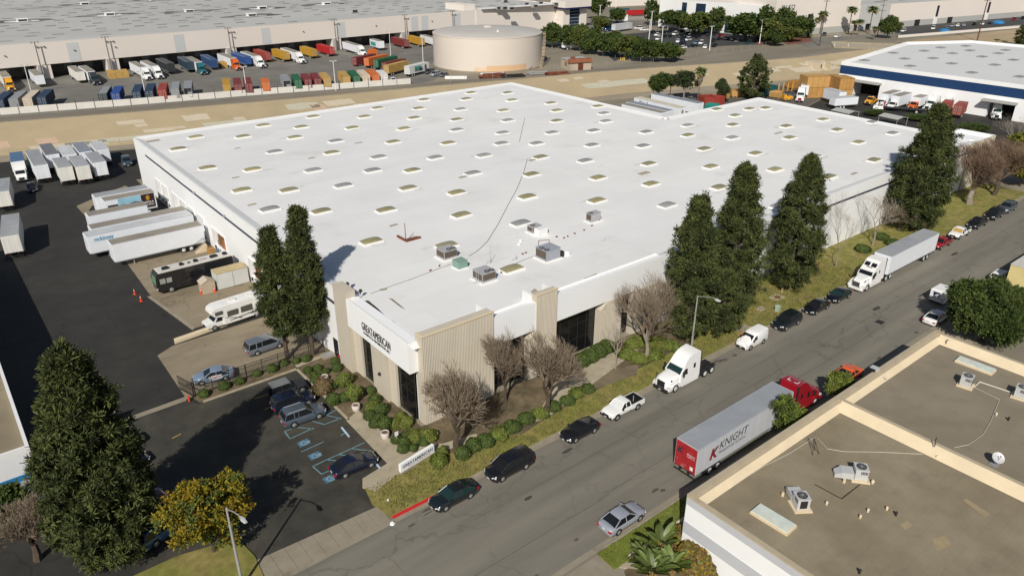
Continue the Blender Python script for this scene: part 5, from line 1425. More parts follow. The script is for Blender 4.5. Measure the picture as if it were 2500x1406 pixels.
def camper(label,xy,heading):
    t = thing('motorhome',label,'motorhome',(*xy,0),R(heading));L = 9.2;h = 1.22;xr,xf = -L / 2,L / 2
    wm = mat('camper_white',(.74,.73,.70),.4)
    b = MB();b.profile([(xr,.55),(xf - 2.3,.55),(xf - 2.3,1.75),(xf - 1.2,1.95),(xf - .85,2.35),(xf - 1.0,2.85),(xf - 1.6,3.12),(xr + .1,3.12),(xr,3.0)],-h,h,0,[0,0,0,.05,.14,.14,.06,.04,.04]);b.build('body',wm,t,30)
    b = MB();b.profile([(xf - 2.35,.5),(xf - .05,.5),(xf,.75),(xf - .1,1.05),(xf - .95,1.22),(xf - 1.55,1.8),(xf - 2.35,1.9)],-.98,.98,0,[0,.1,.1,.08,.02,.12,.12]);b.build('cab',wm,t,30)
    w = MB();w.face([(xf - .98,-.9,1.25),(xf - .98,.9,1.25),(xf - 1.5,.8,1.76),(xf - 1.5,-.8,1.76)]);w.build('windscreen',glass_car,t)
    for s in (-1,1):
        w = MB();w.face([(xf - 2.15,s * 1.0,1.2),(xf - 1.2,s * 1.0,1.2),(xf - 1.6,s * .93,1.7),(xf - 2.15,s * .93,1.7)]);w.build('side_window',glass_car,t)
        for x0,x1,z0,z1 in ((xf - 2.2,xf - 1.3,2.2,2.6),(xf - 4.3,xf - 2.9,1.55,2.25),(xf - 6.3,xf - 4.8,1.55,2.3),(xf - 8.2,xf - 7.2,1.7,2.3)):
            fr = MB();fr.box(x0 - .05,s * (h - .01),z0 - .05,x1 + .05,s * (h + .008),z1 + .05);f = fr.build('window',black,t)
            w = MB();w.box(x0,s * h,z0,x1,s * (h + .014),z1);w.build('pane',mat('glass_camper',(.09,.09,.075),.15),f)
        m = MB();m.face([(xr + .1,s * (h + .006),1.25),(xf - 3.2,s * (h + .006),.85),(xf - 3.0,s * (h + .006),.95),(xr + .1,s * (h + .006),1.42)]);m.build('stripe',trim,t)
        m = MB();m.face([(xf - 4.6,s * (h + .006),.75),(xf - 2.5,s * (h + .006),1.5),(xf - 2.5,s * (h + .006),1.58),(xf - 4.9,s * (h + .006),.8)]);m.build('stripe',trim,t)
        for x in (xf - 1.0,xr + 2.3): wheel(t,x,s * (.98 if x > 0 else h - .14) - s * .1,.38,.25)
        m = MB();m.box(xf - .15,s * .62,.78,xf + .0,s * .88,.98);m.build('headlight',lamp_clear,t)
    m = MB();m.box(xf - 4.6,-.35,3.12,xf - 3.7,.35,3.36);m.build('roof_pod',wm,t)
    m = MB();m.box(xf - 6.8,-.3,3.12,xf - 6.2,.3,3.25);m.build('vent',wm,t)
    m = MB();m.box(xf - .08,-.5,.62,xf + .03,.5,.82);m.build('grille',trim,t)
    m = MB();m.cyl((xr + .5,-h - .08,2.9),(xf - 3,-h - .08,2.9),.07,.07,6);m.build('awning',metal_light,t)
    return t
camper('white motorhome with an over cab bunk beside the low concrete wall',(27.3,93.9),184)

# ================================================================== neighbouring buildings, near
# ---- left: tan roofed white building
t = thing('warehouse','white building with a tan flat roof at the left edge of the picture','building',(0.1,69.4,0))
b = MB()
x0,y1 = -46.0,68.0
b.box(x0,0,0,0,y1,5.7,0)
b.build('wall',mat('wall_white_left',(.74,.75,.76),.6,var=.03),t)
b = MB();b.face([(x0 + .3,.3,5.72),(-.3,.3,5.72),(-.3,y1 - .3,5.72),(x0 + .3,y1 - .3,5.72)]);b.build('roof',roof_tan,t)
b = MB();b.box(x0,-.01,5.7,.01,.28,6.3);b.box(-.28,.281,5.7,.01,y1,6.3);b.box(x0,y1 - .28,5.7,-.281,y1,6.3);b.build('parapet',paint_white,t)
b = MB();b.box(x0,-.03,3.0,.03,-.002,3.62);b.box(.002,-.001,3.0,.03,y1,3.62);b.build('stripe',sky_blue_paint,t)
b = MB();b.box(x0,-.025,.0,.025,-.003,2.95);b.build('plinth',mat('plinth_grey',(.36,.37,.40),.7,var=.05),t)
# ---- right: tan roofed building with cream parapet and a dividing wall
RT,RD = 6.5,5.65
t = thing('warehouse','cream and white building with a broad tan roof at the right, in two bays','building',(41.3,28.1,0))
def rr(mb): return shift(mb,41.3,28.1)
XE = 86.0;XD = 64.2
b = MB()
b.face([(41.3,28.1,0),(41.3,-30,0),(41.3,-30,RT - .3),(41.3,28.1,RT - .3)]);b.face([(41.3,28.1,0),(XE,28.1,0),(XE,28.1,RT - .3),(41.3,28.1,RT - .3)]);b.face([(XE,28.1,0),(XE,-30,0),(XE,-30,RT - .3),(XE,28.1,RT - .3)])
rr(b).build('wall',paint_wall_white,t)
band = mat('band_grey',(.50,.51,.53),.6,var=.03)
b = MB();b.box(41.26,-30,2.5,41.298,28.1,3.7);rr(b).build('stripe',band,t)
b = MB();b.box(41.26,-30,5.5,41.298,28.1,6.19);rr(b).build('stripe',band,t)
b = MB();b.face([(41.7,-30,RD),(XD - .2,-30,RD),(XD - .2,27.7,RD),(41.7,27.7,RD)]);rr(b).build('roof',roof_tan,t)
b = MB();b.face([(XD + .2,-30,RD - .02),(XE - .4,-30,RD - .02),(XE - .4,27.7,RD - .02),(XD + .2,27.7,RD - .02)]);rr(b).build('roof',mat('roof_tan_east',(0.25,0.212,0.152),.9,var=.10,scale=.5,tint=(.225,.188,.132),bump=.25,bscale=8,stain=(.18,.15,.105),stain_amt=.5,stain_scale=.25),t)
b = MB()
b.box(41.28,27.7,RT - .31,XE,28.12,RT)
b.box(41.28,-30,RT - .31,41.7,27.69,RT - .12)
b.box(XE - .4,-30,RT - .31,XE + .02,27.69,RT)
b.box(XD - .22,-30,RD - .05,XD + .22,27.69,RT)
b.box(41.7,27.38,RD - .05,XD - .23,27.69,RT - .25);b.box(XD + .23,27.38,RD - .05,XE - .4,27.69,RT - .25);b.box(XE - .7,-30,RD - .05,XE - .401,27.37,RT - .25)
rr(b).build('parapet',coping_cream,t)
# sloping cream cant strips on the roof side of the parapets
b = MB()
def cant(x0_,y0_,x1_,y1_,dx,dy,zt=RT + .004,w=.9):
    b.face([(x0_,y0_,zt),(x1_,y1_,zt),(x1_ + dx * w,y1_ + dy * w,RD + .03),(x0_ + dx * w,y0_ + dy * w,RD + .03)])
cant(XD - .2,27.3,XD - .2,-30,-1,0)
cant(XE - .42,27.3,XE - .42,-30,-1,0)
cant(41.7,27.38,XD - .2,27.38,0,-1,RT - .26,.55)
cant(XD + .25,27.38,XE - .4,27.38,0,-1,RT - .26,.55)
rr(b).build('cant_strip',parapet_cream,t)
# repaired strips on the roof
pt = mat('roof_repair',(.33,.26,.155),.9,var=.12,scale=1.0)
for q in ([(44.55,27.72),(58.00,27.73),(58.05,27.12),(44.54,27.08)],[(59.44,13.89),(59.92,13.76),(59.43,11.74),(58.73,11.87)],[(52.94,13.45),(54.25,12.97),(53.42,12.25),(51.93,12.63)],[(52.49,15.80),(53.44,15.63),(53.23,15.04),(52.31,15.25)]):
    b = MB();b.face([(x,y,RD + .012) for x,y in q]);rr(b).build('roof_patch',pt,t)
frost = mat('skylight_frost',(.58,.64,.58),.4,var=.12,scale=1.2,tint=(.66,.68,.58))
def flat_sky(x,y,L,W_,rz):
    c = MB();c.box(-L / 2 - .08,-W_ / 2 - .08,0,L / 2 + .08,W_ / 2 + .08,.22);o = c.build('skylight',parapet_cream,t,None,(x - 41.3,y - 28.1,RD));o.rotation_euler = (0,0,R(rz))
    d = MB();d.prism([(-L / 2,-W_ / 2),(L / 2,-W_ / 2),(L / 2,W_ / 2),(-L / 2,W_ / 2)],.222,.33);d.build('dome',frost,o)
x,y = (45.01,22.38);flat_sky(x,y,1.3,3.2,2)
x,y = (82.80,22.24);flat_sky(x,y,1.2,3.6,2)
# rooftop units there: small cubes with one big fan, on pads, with pipes
def small_unit(label,p,hood=False,rz=0):
    u = thing('air_conditioner',label,'air conditioner',(*p,RD),R(rz),'air conditioning units on the roofs')
    b = MB();b.box(-.75,-.75,0,.75,.75,.12);b.build('pad',parapet_cream,u)
    b = MB();b.box(-.52,-.52,.16,.52,.52,1.15);b.box(-.56,-.56,1.15,.56,.56,1.22)
    for k in range(7): b.box(-.535,-.4 + k * .12,.3,-.52,-.36 + k * .12,1.0)
    b.build('cabinet',metal_light,u)
    b = MB();b.box(-.53,-.46,.75,-.521,.1,1.05);b.box(-.3,-.545,.3,.3,-.521,1.05);b.build('coil',metal_dark,u)
    b = MB();b.cyl((0,0,1.22),(0,0,1.27),.42,.42,18);f = b.build('fan',metal_dark,u)
    b = MB();b.cyl((0,0,1.272),(0,0,1.3),.1,.1,8)
    for k in range(6): a = k * PI / 3;b.cyl((0,0,1.285),(.41 * math.cos(a),.41 * math.sin(a),1.285),.012,.012,4)
    for r_ in (.2,.3): 
        for k in range(12): a = k * PI / 6;a2 = a + PI / 6;b.cyl((r_ * math.cos(a),r_ * math.sin(a),1.285),(r_ * math.cos(a2),r_ * math.sin(a2),1.285),.008,.008,3)
    b.build('grille',metal_grey,f)
    if hood:
        b = MB();b.box(-.55,.58,.16,.5,1.6,.75);b.loft([[(-.5,1.6,.16),(.45,1.6,.16),(.45,1.6,.7),(-.5,1.6,.7)],[(-.4,2.1,.05),(.35,2.1,.05),(.35,2.1,.4),(-.4,2.1,.4)]]);b.build('duct',metal_light,u)
        b = MB();b.cyl((.8,1.2,0),(.8,1.2,.45),.1,.1,6);b.cyl((-.9,1.4,0),(-.9,1.4,.35),.12,.12,6);b.build('pipe',parapet_cream,u)
    return u
x,y = (48.10,21.89);small_unit('rooftop cooler with a duct beside the frosted skylight on the nearer tan bay',(x,y),True,-35)
x,y = (55.35,20.72);small_unit('rooftop cooler in the middle of the nearer tan bay',(x,y),True,40)
x,y = (77.99,21.27);small_unit('rooftop cooler with white pipes in the far tan bay',(x,y),False,10)
x,y = (80.08,16.88);small_unit('rooftop cooler cut by the right edge of the picture',(x,y),False,10)
def ground_pipe(name,label,pts,r,m,z=RD + .08):
    b = MB();b.tube([(*p,z) for p in pts],r,5);tag(b.build(name,m),label,name.split('_')[-1])
pipe_white = mat('pipe_white',(.66,.62,.54),.6)
ground_pipe('white_pipe','white pipe between the two coolers of the far tan bay',[(78.22,20.53),(79.78,20.59),(80.20,17.69)],.06,pipe_white)
ground_pipe('thin_cable','thin pale cable across the far tan bay down to the dish',[(78.21,20.44),(77.83,17.96),(73.38,17.03),(70.31,16.57),(67.60,16.74),(66.12,17.38)],.02,pipe_white)
ground_pipe('thin_cable','thin pale cable from the wire mast across the nearer tan bay',[(57.63,26.03),(56.85,24.55),(57.63,23.40),(60.19,21.27),(62.81,18.81),(63.84,18.74),(65.09,18.75)],.02,pipe_white)
ground_pipe('thin_cable','thin pale cable from the parapet corner to the wire mast',[(44.86,26.91),(49.92,26.76),(53.68,26.32),(57.59,26.22)],.02,pipe_white)
ground_pipe('brown_pipe','brown gas pipe linking the two coolers of the nearer tan bay',[(51.52,22.58),(51.62,20.22),(54.53,20.18)],.035,metal_dark)
for lab,p in (('two small cowled vents on the tan roof, left one',(50.74,18.14)),('two small cowled vents on the tan roof, right one',(51.91,18.11)),('pale hooded vent standing alone on the tan roof',(53.35,17.27)),('thin dark vent pipe on the tan roof beside the hooded vent',(53.27,16.48)),
               ('pale vent stub left of the ducted cooler on the tan roof',(49.37,23.49)),('pale vent stub right of the ducted cooler on the tan roof',(50.08,20.68)),('pale vent cap right of the middle cooler',(55.60,19.64)),('flat pale vent cap near the dividing wall of the tan roof',(63.32,17.70)),('dark vent pipe at the lower edge of the tan roof',(45.20,15.23)),
               ('small white vent in the far tan bay below the coolers',(74.69,17.08)),('small dark vent pipe in the far tan bay',(74.74,16.00))):
    vent(lab,*p,RD,.16 if 'cap' in lab else .12,.3 if 'dark' in lab else .22,metal_dark if 'dark' in lab else parapet_cream)
t2_ = thing('wire_mast','dark wire mast with crossed legs on the nearer tan bay','antenna',(*(55.43,25.12),RD))
b = MB()
for a,c in (((-.4,-.2,0),(.2,.3,1.5)),((.4,.1,0),(-.2,-.1,1.2)),((.2,-.5,0),(.2,.3,1.4)),((-.2,-.1,1.2),(-.35,.1,1.6))): b.cyl(a,c,.03,.03,5)
b.build('frame',metal_dark,t2_)
t2_ = thing('bent_bracket','bent dark bracket standing on the dividing parapet of the tan roof','bracket',(*(63.63,18.24),RT));b = MB();b.tube([(0,0,0),(0,0,.4),(.15,.1,.6),(.05,.05,.95)],.045,5);b.build('bracket',metal_dark,t2_)
d_ = thing('satellite_dish','pale grey satellite dish on the far tan bay near the dividing wall','satellite dish',(*(66.52,14.13),RD))
b = MB();b.box(-.35,-.35,0,.35,.35,.05);b.cyl((0,0,0),(0,0,.55),.04,.04,6);b.build('mount',metal_grey,d_)
rings = [];ax = Vector((-.42,-.42,.8)).normalized();u = ax.orthogonal().normalized();w = ax.cross(u);c = Vector((0,-.1,.75))
for r_ in (.02,.2,.38,.52):
    rings.append([tuple(c + ax * (.35 * r_ * r_) + u * (r_ * math.cos(k * PI / 9)) + w * (r_ * math.sin(k * PI / 9))) for k in range(18)])
b = MB();b.loft(rings,0,caps=False);b.build('reflector',metal_light,d_,60)
b = MB();b.cyl(tuple(c - Vector((0,0,.5))),tuple(c + ax * .5),.02,.02,5);b.sphere(tuple(c + ax * .5),.07,6,4);b.build('feed_arm',metal_dark,d_)
# floodlight fixed to the outside of the street parapet
f_ = thing('floodlight','boxy white floodlight on the street side of the tan roofed building','floodlight',(*(72.14,28.29),6.3))
b = MB();b.box(-.3,-.5,-.1,.3,.3,.5);b.build('housing',metal_light,f_);b = MB();b.box(-.6,-.35,-.05,-.3,.25,.4);b.build('lamp',black,f_)
b = MB();b.cyl((0,-1.5,-.35),(0,0,.1),.04,.04,5);b.build('bracket',metal_grey,f_)
f_ = thing('parapet_hook','small dark ladder hook on the far parapet of the tan roof','hook',(*(85.14,26.29),RD));b = MB();b.tube([(-.2,0,0),(-.2,0,.7),(.2,0,.7),(.2,0,0)],.04,5);b.build('rail',metal_dark,f_)
# yellow roofed building piece at the right edge, behind the round tree
t = thing('building','pale yellow building corner at the right edge behind the round tree','building',(*(120.45,30.69),0))
b = MB();b.box(0,-12,0,14,1.2,4.2);b.build('wall',mat('wall_yellow',(.62,.52,.24),.7),t)
b = MB();b.box(-.05,-12,4.2,14,1.25,4.35);b.build('roof',mat('roof_pale',(.55,.53,.48),.8),t)

# ================================================================== street furniture
lamp_glow = mat('lamp_lens',(.60,.60,.58),.3)
def street_lamp(label,xy,H_,rz,arm=2.4,m=galvanised):
    t = thing('street_lamp',label,'street lamp',(*xy,.15),R(rz),'street lamps along the road')
    b = MB();b.cyl((0,0,0),(0,0,H_ * .55),.14,.11,10);b.cyl((0,0,H_ * .55),(0,0,H_),.11,.08,10);b.cyl((0,0,0),(0,0,.35),.2,.16,10);b.build('pole',m,t,40)
    b = MB();pts = []
    for k in range(9):
        a = k / 8;pts.append((arm * a,0,H_ - .15 + .55 * math.sin(a * PI * .55)))
    b.tube(pts,.045,6);b.build('arm',m,t)
    e = pts[-1]
    b = MB();b.loft([[(e[0] - .1,-.06,e[2] - .06),(e[0] - .1,.06,e[2] - .06),(e[0] - .1,.05,e[2] + .05),(e[0] - .1,-.05,e[2] + .05)],[(e[0] + .25,-.17,e[2] - .1),(e[0] + .25,.17,e[2] - .1),(e[0] + .25,.13,e[2] + .07),(e[0] + .25,-.13,e[2] + .07)],[(e[0] + .75,-.1,e[2] - .1),(e[0] + .75,.1,e[2] - .1),(e[0] + .75,.07,e[2] + .0),(e[0] + .75,-.07,e[2] + .0)]])
    h = b.build('lamp_head',metal_light,t)
    b = MB();b.box(e[0] + .12,-.12,e[2] - .17,e[0] + .6,.12,e[2] - .101);b.build('lens',lamp_glow,h)
street_lamp('street lamp with a curved arm beside the small white cargo van',(68.91,49.21),8.0,-84)
street_lamp('street lamp with a curved arm in front of the tallest far pine',(137.58,51.79),8.0,-84)
street_lamp('street lamp seen from above in front of the yellow tree',(10.6,47.9),8.2,-80,arm=2.2)
# monument sign by the corner
t = thing('monument_sign','long white monument sign with blue lettering on the corner lawn','sign',(30.0,52.25,.15),R(9))
b = MB();b.box(-2.3,-.25,0,2.3,.25,.22);b.build('base',concrete_kerb,t)
b = MB();b.box(-2.2,-.16,.22,2.2,.16,1.12);b.build('panel',paint_wall_white,t)
b = MB();b.box(2.2,-.19,.2,2.26,.19,1.16);b.build('end_cap',metal_dark,t)
put_text('lettering','GREATAMERICAN',.5,(0,-.165,.58),(1,0,0),(0,0,1),sign_blue,t,.005,3.9,bold=.008)
put_text('lettering','LOGISTICS & DISTRIBUTION, INC.',.17,(.2,-.165,.34),(1,0,0),(0,0,1),sign_blue,t,.004,3.0)
m = MB();m.face([(-.52,-.172,.58),(-.2,-.172,.58),(-.36,-.172,.72)]);m.build('emblem',mat('emblem_green',(.03,.26,.12),.5),t)

# parking bays
def line(pts,w,m,z=.016,name='bay_line'):
    b = MB()
    for a,c in zip(pts[:-1],pts[1:]):
        a = Vector(a);c = Vector(c);d = (c - a).normalized();n = Vector((-d.y,d.x)) * w / 2
        b.face([(*(a - n),z),(*(c - n),z),(*(c + n),z),(*(a + n),z)])
        z += .0006
    o = b.build(name,m);o['kind'] = 'structure';return o
for pts in ([(21.84,65.71),(24.97,65.87),(27.39,66.22)],[(21.76,64.14),(24.56,64.38)],[(21.84,65.71),(21.76,64.14)],[(23.25,65.52),(24.46,64.18)],[(24.98,65.57),(25.72,64.21),(27.35,64.16)],[(26.47,65.95),(27.67,64.01)],
            [(21.66,58.50),(27.58,58.69)],[(21.66,58.50),(21.83,56.85),(25.63,56.81)],[(23.30,58.50),(24.12,57.60)],[(24.60,58.55),(25.49,57.42)],[(26.02,58.62),(27.41,57.08)],
            [(21.73,61.35),(24.30,61.48)],[(26.33,65.66),(27.92,65.89)],[(26.19,61.32),(26.73,61.44)]):
    line(pts,.11,blue_line)
for pts in ([(21.72,73.73),(23.61,73.61)],[(21.74,70.92),(22.64,71.02)],(21.53,71.09) and [(8.17,63.40),(11.92,63.76)],[(12.09,71.94),(13.07,72.15)]):
    line(pts,.11,yellow_line)
for c_,ang in (((22.60,62.57),0),((22.59,59.91),0),((22.19,55.71),0)):
    x,y = c_
    b = MB();b.face([(x - .62,y - .5,.0165),(x + .62,y - .46,.0165),(x + .6,y + .5,.0165),(x - .6,y + .46,.0165)]);o = b.build('bay_pad',blue_pad);o['kind'] = 'structure'
    b = MB()
    ring_ = [(x + .05 + .36 * math.cos(a),y + .36 * math.sin(a)) for a in [k * PI / 8 + 1.2 for k in range(13)]]
    for p,q in zip(ring_[:-1],ring_[1:]):
        d = (Vector(q) - Vector(p)).normalized() * .045;n = Vector((-d.y,d.x));b.face([(p[0] - n.x,p[1] - n.y,.0172),(q[0] - n.x,q[1] - n.y,.0172),(q[0] + n.x,q[1] + n.y,.0172),(p[0] + n.x,p[1] + n.y,.0172)])
    b.face([(x + .02,y - .05,.0174),(x + .5,y - .05,.0174),(x + .5,y + .05,.0174),(x + .02,y + .05,.0174)]);b.face([(x + .42,y - .3,.0176),(x + .52,y - .3,.0176),(x + .52,y - .06,.0176),(x + .42,y - .06,.0176)])
    b.face([(x + .53,y - .06,.0174),(x + .68,y - .06,.0174),(x + .68,y + .06,.0174),(x + .53,y + .06,.0174)])
    o = b.build('wheelchair_mark',mat('mark_pale',(.30,.37,.39),.8));o['kind'] = 'structure'
t = thing('wheel_stop','pale blue wheel stop in the empty marked bay','wheel stop',(*(26.84,61.54),0),R(86));b = MB();b.profile([(-1,0),(-1,.1),(1,.1),(1,0)],-.09,.09);b.build('bar',mat('stop_blue',(.42,.56,.66),.7,var=.2,scale=3),t)
t = thing('wheel_stop','pale blue wheel stop showing in front of the dark navy sedan','wheel stop',(*(26.80,54.72),0),R(86));b = MB();b.profile([(-.9,0),(-.9,.1),(.9,.1),(.9,0)],-.09,.09);b.build('bar',MATS['stop_blue'],t)

# iron fence with pickets on the planter edge, and its gate leaves
FX0,FX1,FY = 16.6,32.6,78.35
t = thing('iron_fence','dark iron picket fence between the car park and the concrete yard','fence',(FX0,FY,.1))
nb = 8
for k in range(nb + 1):
    b = MB();x = (FX1 - FX0) * k / nb;b.box(x - .04,-.04,0,x + .04,.04,1.95);b.build('post',metal_dark,t)
for z in (.22,1.45,1.82):
    b = MB();b.box(0,-.022,z,FX1 - FX0,.022,z + .05);b.build('rail',metal_dark,t)
pick = MB();pick.box(-.013,-.013,0,.013,.013,1.8);pm = pick.mesh('picket',metal_dark)
n = int((FX1 - FX0) / .15)
for k in range(n):
    put('picket',pm,t,((k + .5) * .15,0,.06))
def gate(label,p0,p1,solid=False):
    a = Vector(p0);c = Vector(p1);L = (c - a).length;ang = math.atan2(c.y - a.y,c.x - a.x)
    t = thing('iron_gate',label,'gate',(*p0,.03),ang)
    b = MB();b.box(-.06,-.06,0,.06,.06,2.1);b.build('post',metal_dark,t)
    for z in (.1,1.0,1.85):
        b = MB();b.box(.06,-.03,z,L,.03,z + .07);b.build('rail',metal_dark,t)
    if solid:
        b = MB();b.box(.06,-.012,.17,L,.012,1.85);b.build('sheet',black,t)
        m = MB();m.box(L - .9,-.04,1.1,L - .25,-.013,1.6);m.build('notice',txt_white,t)
        for z,w in ((1.42,.45),(1.3,.5),(1.2,.4)):
            m = MB();m.box(L - .57 - w / 2,-.045,z,L - .57 + w / 2,-.041,z + .05);m.build('notice_line',txt_dark,t)
    else:
        for k in range(int(L / .16)): put('picket',pm,t,(.15 + k * .16,0,.08))
    return t
gate('open iron gate leaf standing at the end of the picket fence',(16.4,78.2),(15.6,81.0))
gate('dark sheet gate with a white notice beside the tall pine',(3.0,78.9),(8.6,78.5),True)
t = thing('bollard','small orange bollard at the foot of the iron gate','bollard',(*(15.7,77.8),0));b = MB();b.cyl((0,0,0),(0,0,.8),.1,.1,8);b.build('post',orange_cone,t)
t = thing('standpipe','bent orange pipe frame behind the dark sheet gate','pipe',(*(8.5,83.0),0));b = MB();b.tube([(0,0,0),(0,0,1.3),(-.7,.1,1.4),(-.9,.1,1.2)],.05,6);b.build('pipe',mat('pipe_orange',(.30,.16,.06),.7),t)
# cones
def cone(label,p,h=1.0):
    t = thing('traffic_cone',label,'traffic cone',(*p,.02),0,'traffic cones by the motorhome');b = MB();b.box(-.2,-.2,0,.2,.2,.05);b.build('base',orange_cone,t)
    b = MB();b.cyl((0,0,.05),(0,0,h * .6),.13,.07,8);b.cyl((0,0,h * .75),(0,0,h),.05,.03,8);b.build('cone',orange_cone,t);b = MB();b.cyl((0,0,h * .6),(0,0,h * .75),.072,.055,8);b.build('band',txt_white,t)
cone('orange traffic cone farther left of the two on open asphalt',(18.3,111.1));cone('orange traffic cone nearer of the two on open asphalt',(18.4,108.1))
cone('orange traffic cone left of the two by the storage boxes',(26.0,105.2),.9);cone('orange traffic cone right of the two by the storage boxes',(27.8,104.6),.9)
# storage boxes and garden shed
for k,(x0,x1) in enumerate(((28.4,30.75),(30.8,33.1))):
    t = thing('storage_box',('tan roofed white storage box next to the garden shed','tan roofed white storage box against the warehouse wall')[k],'storage box',((x0 + x1) / 2,105.9,0));L = (x1 - x0) / 2
    b = MB();b.box(-L,-1.1,.1,L,1.1,2.55)
    for s in (-1,1): b.box(s * L - .05 * s,-1.13,.1,s * L,-1.1,2.55)
    b.build('wall',mat('box_white',(.56,.57,.54),.6,var=.05),t);b = MB();b.profile([(-L - .03,2.55),(L + .03,2.55),(L - .02,2.66),(-L + .02,2.66)],-1.14,1.14);b.build('roof',mat('box_roof',(.46,.37,.21),.8,var=.12,scale=1.5),t)
t = thing('garden_shed','small beige gabled garden shed beside the storage boxes','shed',(27.1,105.7,0));b = MB();b.profile([(-.95,0),(.95,0),(.95,1.6),(0,2.1),(-.95,1.6)],-.9,.9);b.build('wall',mat('shed_beige',(.44,.36,.27),.7),t)
b = MB();b.face([(-1.05,-1,1.58),(0,-1,2.14),(0,1,2.14),(-1.05,1,1.58)]);b.face([(1.05,-1,1.58),(0,-1,2.14),(0,1,2.14),(1.05,1,1.58)]);b.build('roof',mat('shed_roof',(.52,.45,.36),.7),t)
# dock stairs
t = thing('dock_stairs','concrete stairs with pale side wall up to the open dock door','stairs',(30.4,121.9,0))
for k in range(7):
    b = MB();b.box(k * .27,-.6,0,(k + 1) * .27 + .02,.6,.17 * (k + 1) - .05);b.build('step',concrete_kerb,t)
b = MB();b.profile([(-.1,0),(1.9,0),(1.9,1.25),(1.7,1.35),(-.1,.2)],-.78,-.62);b.build('side_wall',parapet_cream,t)
b = MB();b.tube([(0,.62,.2),(0,.62,1.0),(1.9,.62,2.0),(1.9,.62,1.2)],.03,5);b.build('handrail',metal_dark,t)
b = MB();b.box(31.9,118.9,0,32.9,120.2,1.0);tag(b.build('crate',wood),'brown wooden crate below the dock stairs','crate')
b = MB();b.cyl((33.0,118.3,0),(33.0,118.3,1.1),.3,.3,10);tag(b.build('barrel',mat('barrel_blue',(.10,.16,.24),.5)),'blue grey barrel below the dock stairs','barrel')
# low wall between the ramp and the camper
b = MB();b.prism([(18.6,93.2),(31.0,94.6),(30.8,93.8),(18.4,92.3)],0,.38,0);tag(b.build('low_wall',parapet_cream),'long low cream wall beside the white motorhome','wall')
# pots, boxes and covers
for k,(p,s,lab) in enumerate((((29.56,72.00),1,'white round planter nearest the parking kerb, holding only soil'),((29.63,64.32),1,'white round planter with a leafy shrub in the middle of the office bed'),((29.64,57.94),1,'white round planter with a leafy shrub by the front walk'))):
    t = thing('planter_pot',lab,'planter',(*p,.13));b = MB()
    rg = [(.36,0),(.46,.25),(.48,.5),(.44,.72),(.36,.72),(.34,.62)]
    b.loft([[(r_ * math.cos(a * PI / 8),r_ * math.sin(a * PI / 8),z) for a in range(16)] for r_,z in rg],0);b.build('pot',mat('pot_white',(.62,.55,.50),.7,var=.08,scale=3),t,50)
    b = MB();b.cyl((0,0,.6),(0,0,.64),.35,.35,14);b.build('soil',soil,t)
t = thing('utility_box','pale green utility box on the verge lawn','utility box',(*(87.51,48.90),.15));b = MB();b.box(-.3,-.25,0,.3,.25,.8);b.profile([(-.33,.8),(.33,.8),(.28,.9),(-.28,.9)],-.28,.28);b.build('cabinet',mat('box_green',(.36,.44,.34),.6),t)
t = thing('utility_post','small tan post on the verge near the pines','post',(*(93.51,52.08),.15));b = MB();b.box(-.1,-.1,0,.1,.1,.7);b.build('post',mat('post_tan',(.45,.34,.18),.7),t)
t = thing('hydrant','rusty red standpipe on the lawn between pines and bare tree','hydrant',(*(106.48,53.89),.15));b = MB();b.cyl((0,0,0),(0,0,.7),.12,.1,8);b.sphere((0,0,.72),.13,8,4);b.cyl((-.2,0,.5),(.2,0,.5),.06,.06,6);b.build('body',rust,t)
for lab,p,w in (('square concrete cover with a rust lid on the verge lawn',(91.41,51.47),1.1),('flat concrete cover on the lawn under the pines',(86.39,50.76),.7),('pale junction slab on the verge beside the cargo van',(79.41,48.74),1.3)):
    t = thing('ground_cover_slab',lab,'cover',(*p,.15));b = MB();b.box(-w,-w * .7,0,w,w * .7,.03);b.build('slab',concrete_walk,t)
    b = MB();b.cyl((0,0,.03),(0,0,.05),w * .45,w * .45,12);b.build('lid',rust if 'rust' in lab else concrete_kerb,t)
t = thing('cardboard_box','flattened orange cardboard on the grass beside the cargo van','cardboard',(*(77.86,48.09),.15));b = MB();b.box(-.5,-.2,0,.5,.2,.1);b.build('sheet',mat('cardboard',(.45,.22,.07),.8),t)
b = MB();b.cyl((*(23.79,46.58),0),(*(23.79,46.58),.22),.28,.12,5);tag(b.build('white_stone',paint_white),'white stone at the driveway end of the red kerb','stone')
t = thing('lawn_valve','white valve cap in the corner lawn','valve',(*(24.97,49.33),.15));b = MB();b.cyl((0,0,0),(0,0,.12),.12,.1,8);b.build('cap',paint_white,t)
t = thing('small_sign','small white sign on a post among the clipped shrubs','sign',(*(30.08,56.25),.13));b = MB();b.cyl((0,0,0),(0,0,1.4),.03,.03,5);b.build('post',metal_light,t);b = MB();b.box(-.2,-.02,1.0,.2,.02,1.5);b.build('plate',paint_white,t)
t = thing('backflow_valve','small concrete vault with grey lid beside the side door','vault',(*(32.4,77.0),.13));b = MB();b.box(-.8,-.6,0,.8,.6,.25);b.build('vault',concrete_kerb,t);b = MB();b.box(-.6,-.45,.25,.6,.45,.3);b.build('lid',metal_grey,t)
t = thing('valve','red valve at the corner of the white wall by the side door','valve',(*(33.1,75.1),.13));b = MB();b.cyl((0,0,0),(0,0,.8),.07,.07,6);b.cyl((-.15,0,.7),(.15,0,.7),.08,.08,6);b.build('body',red_kerb_paint,t)
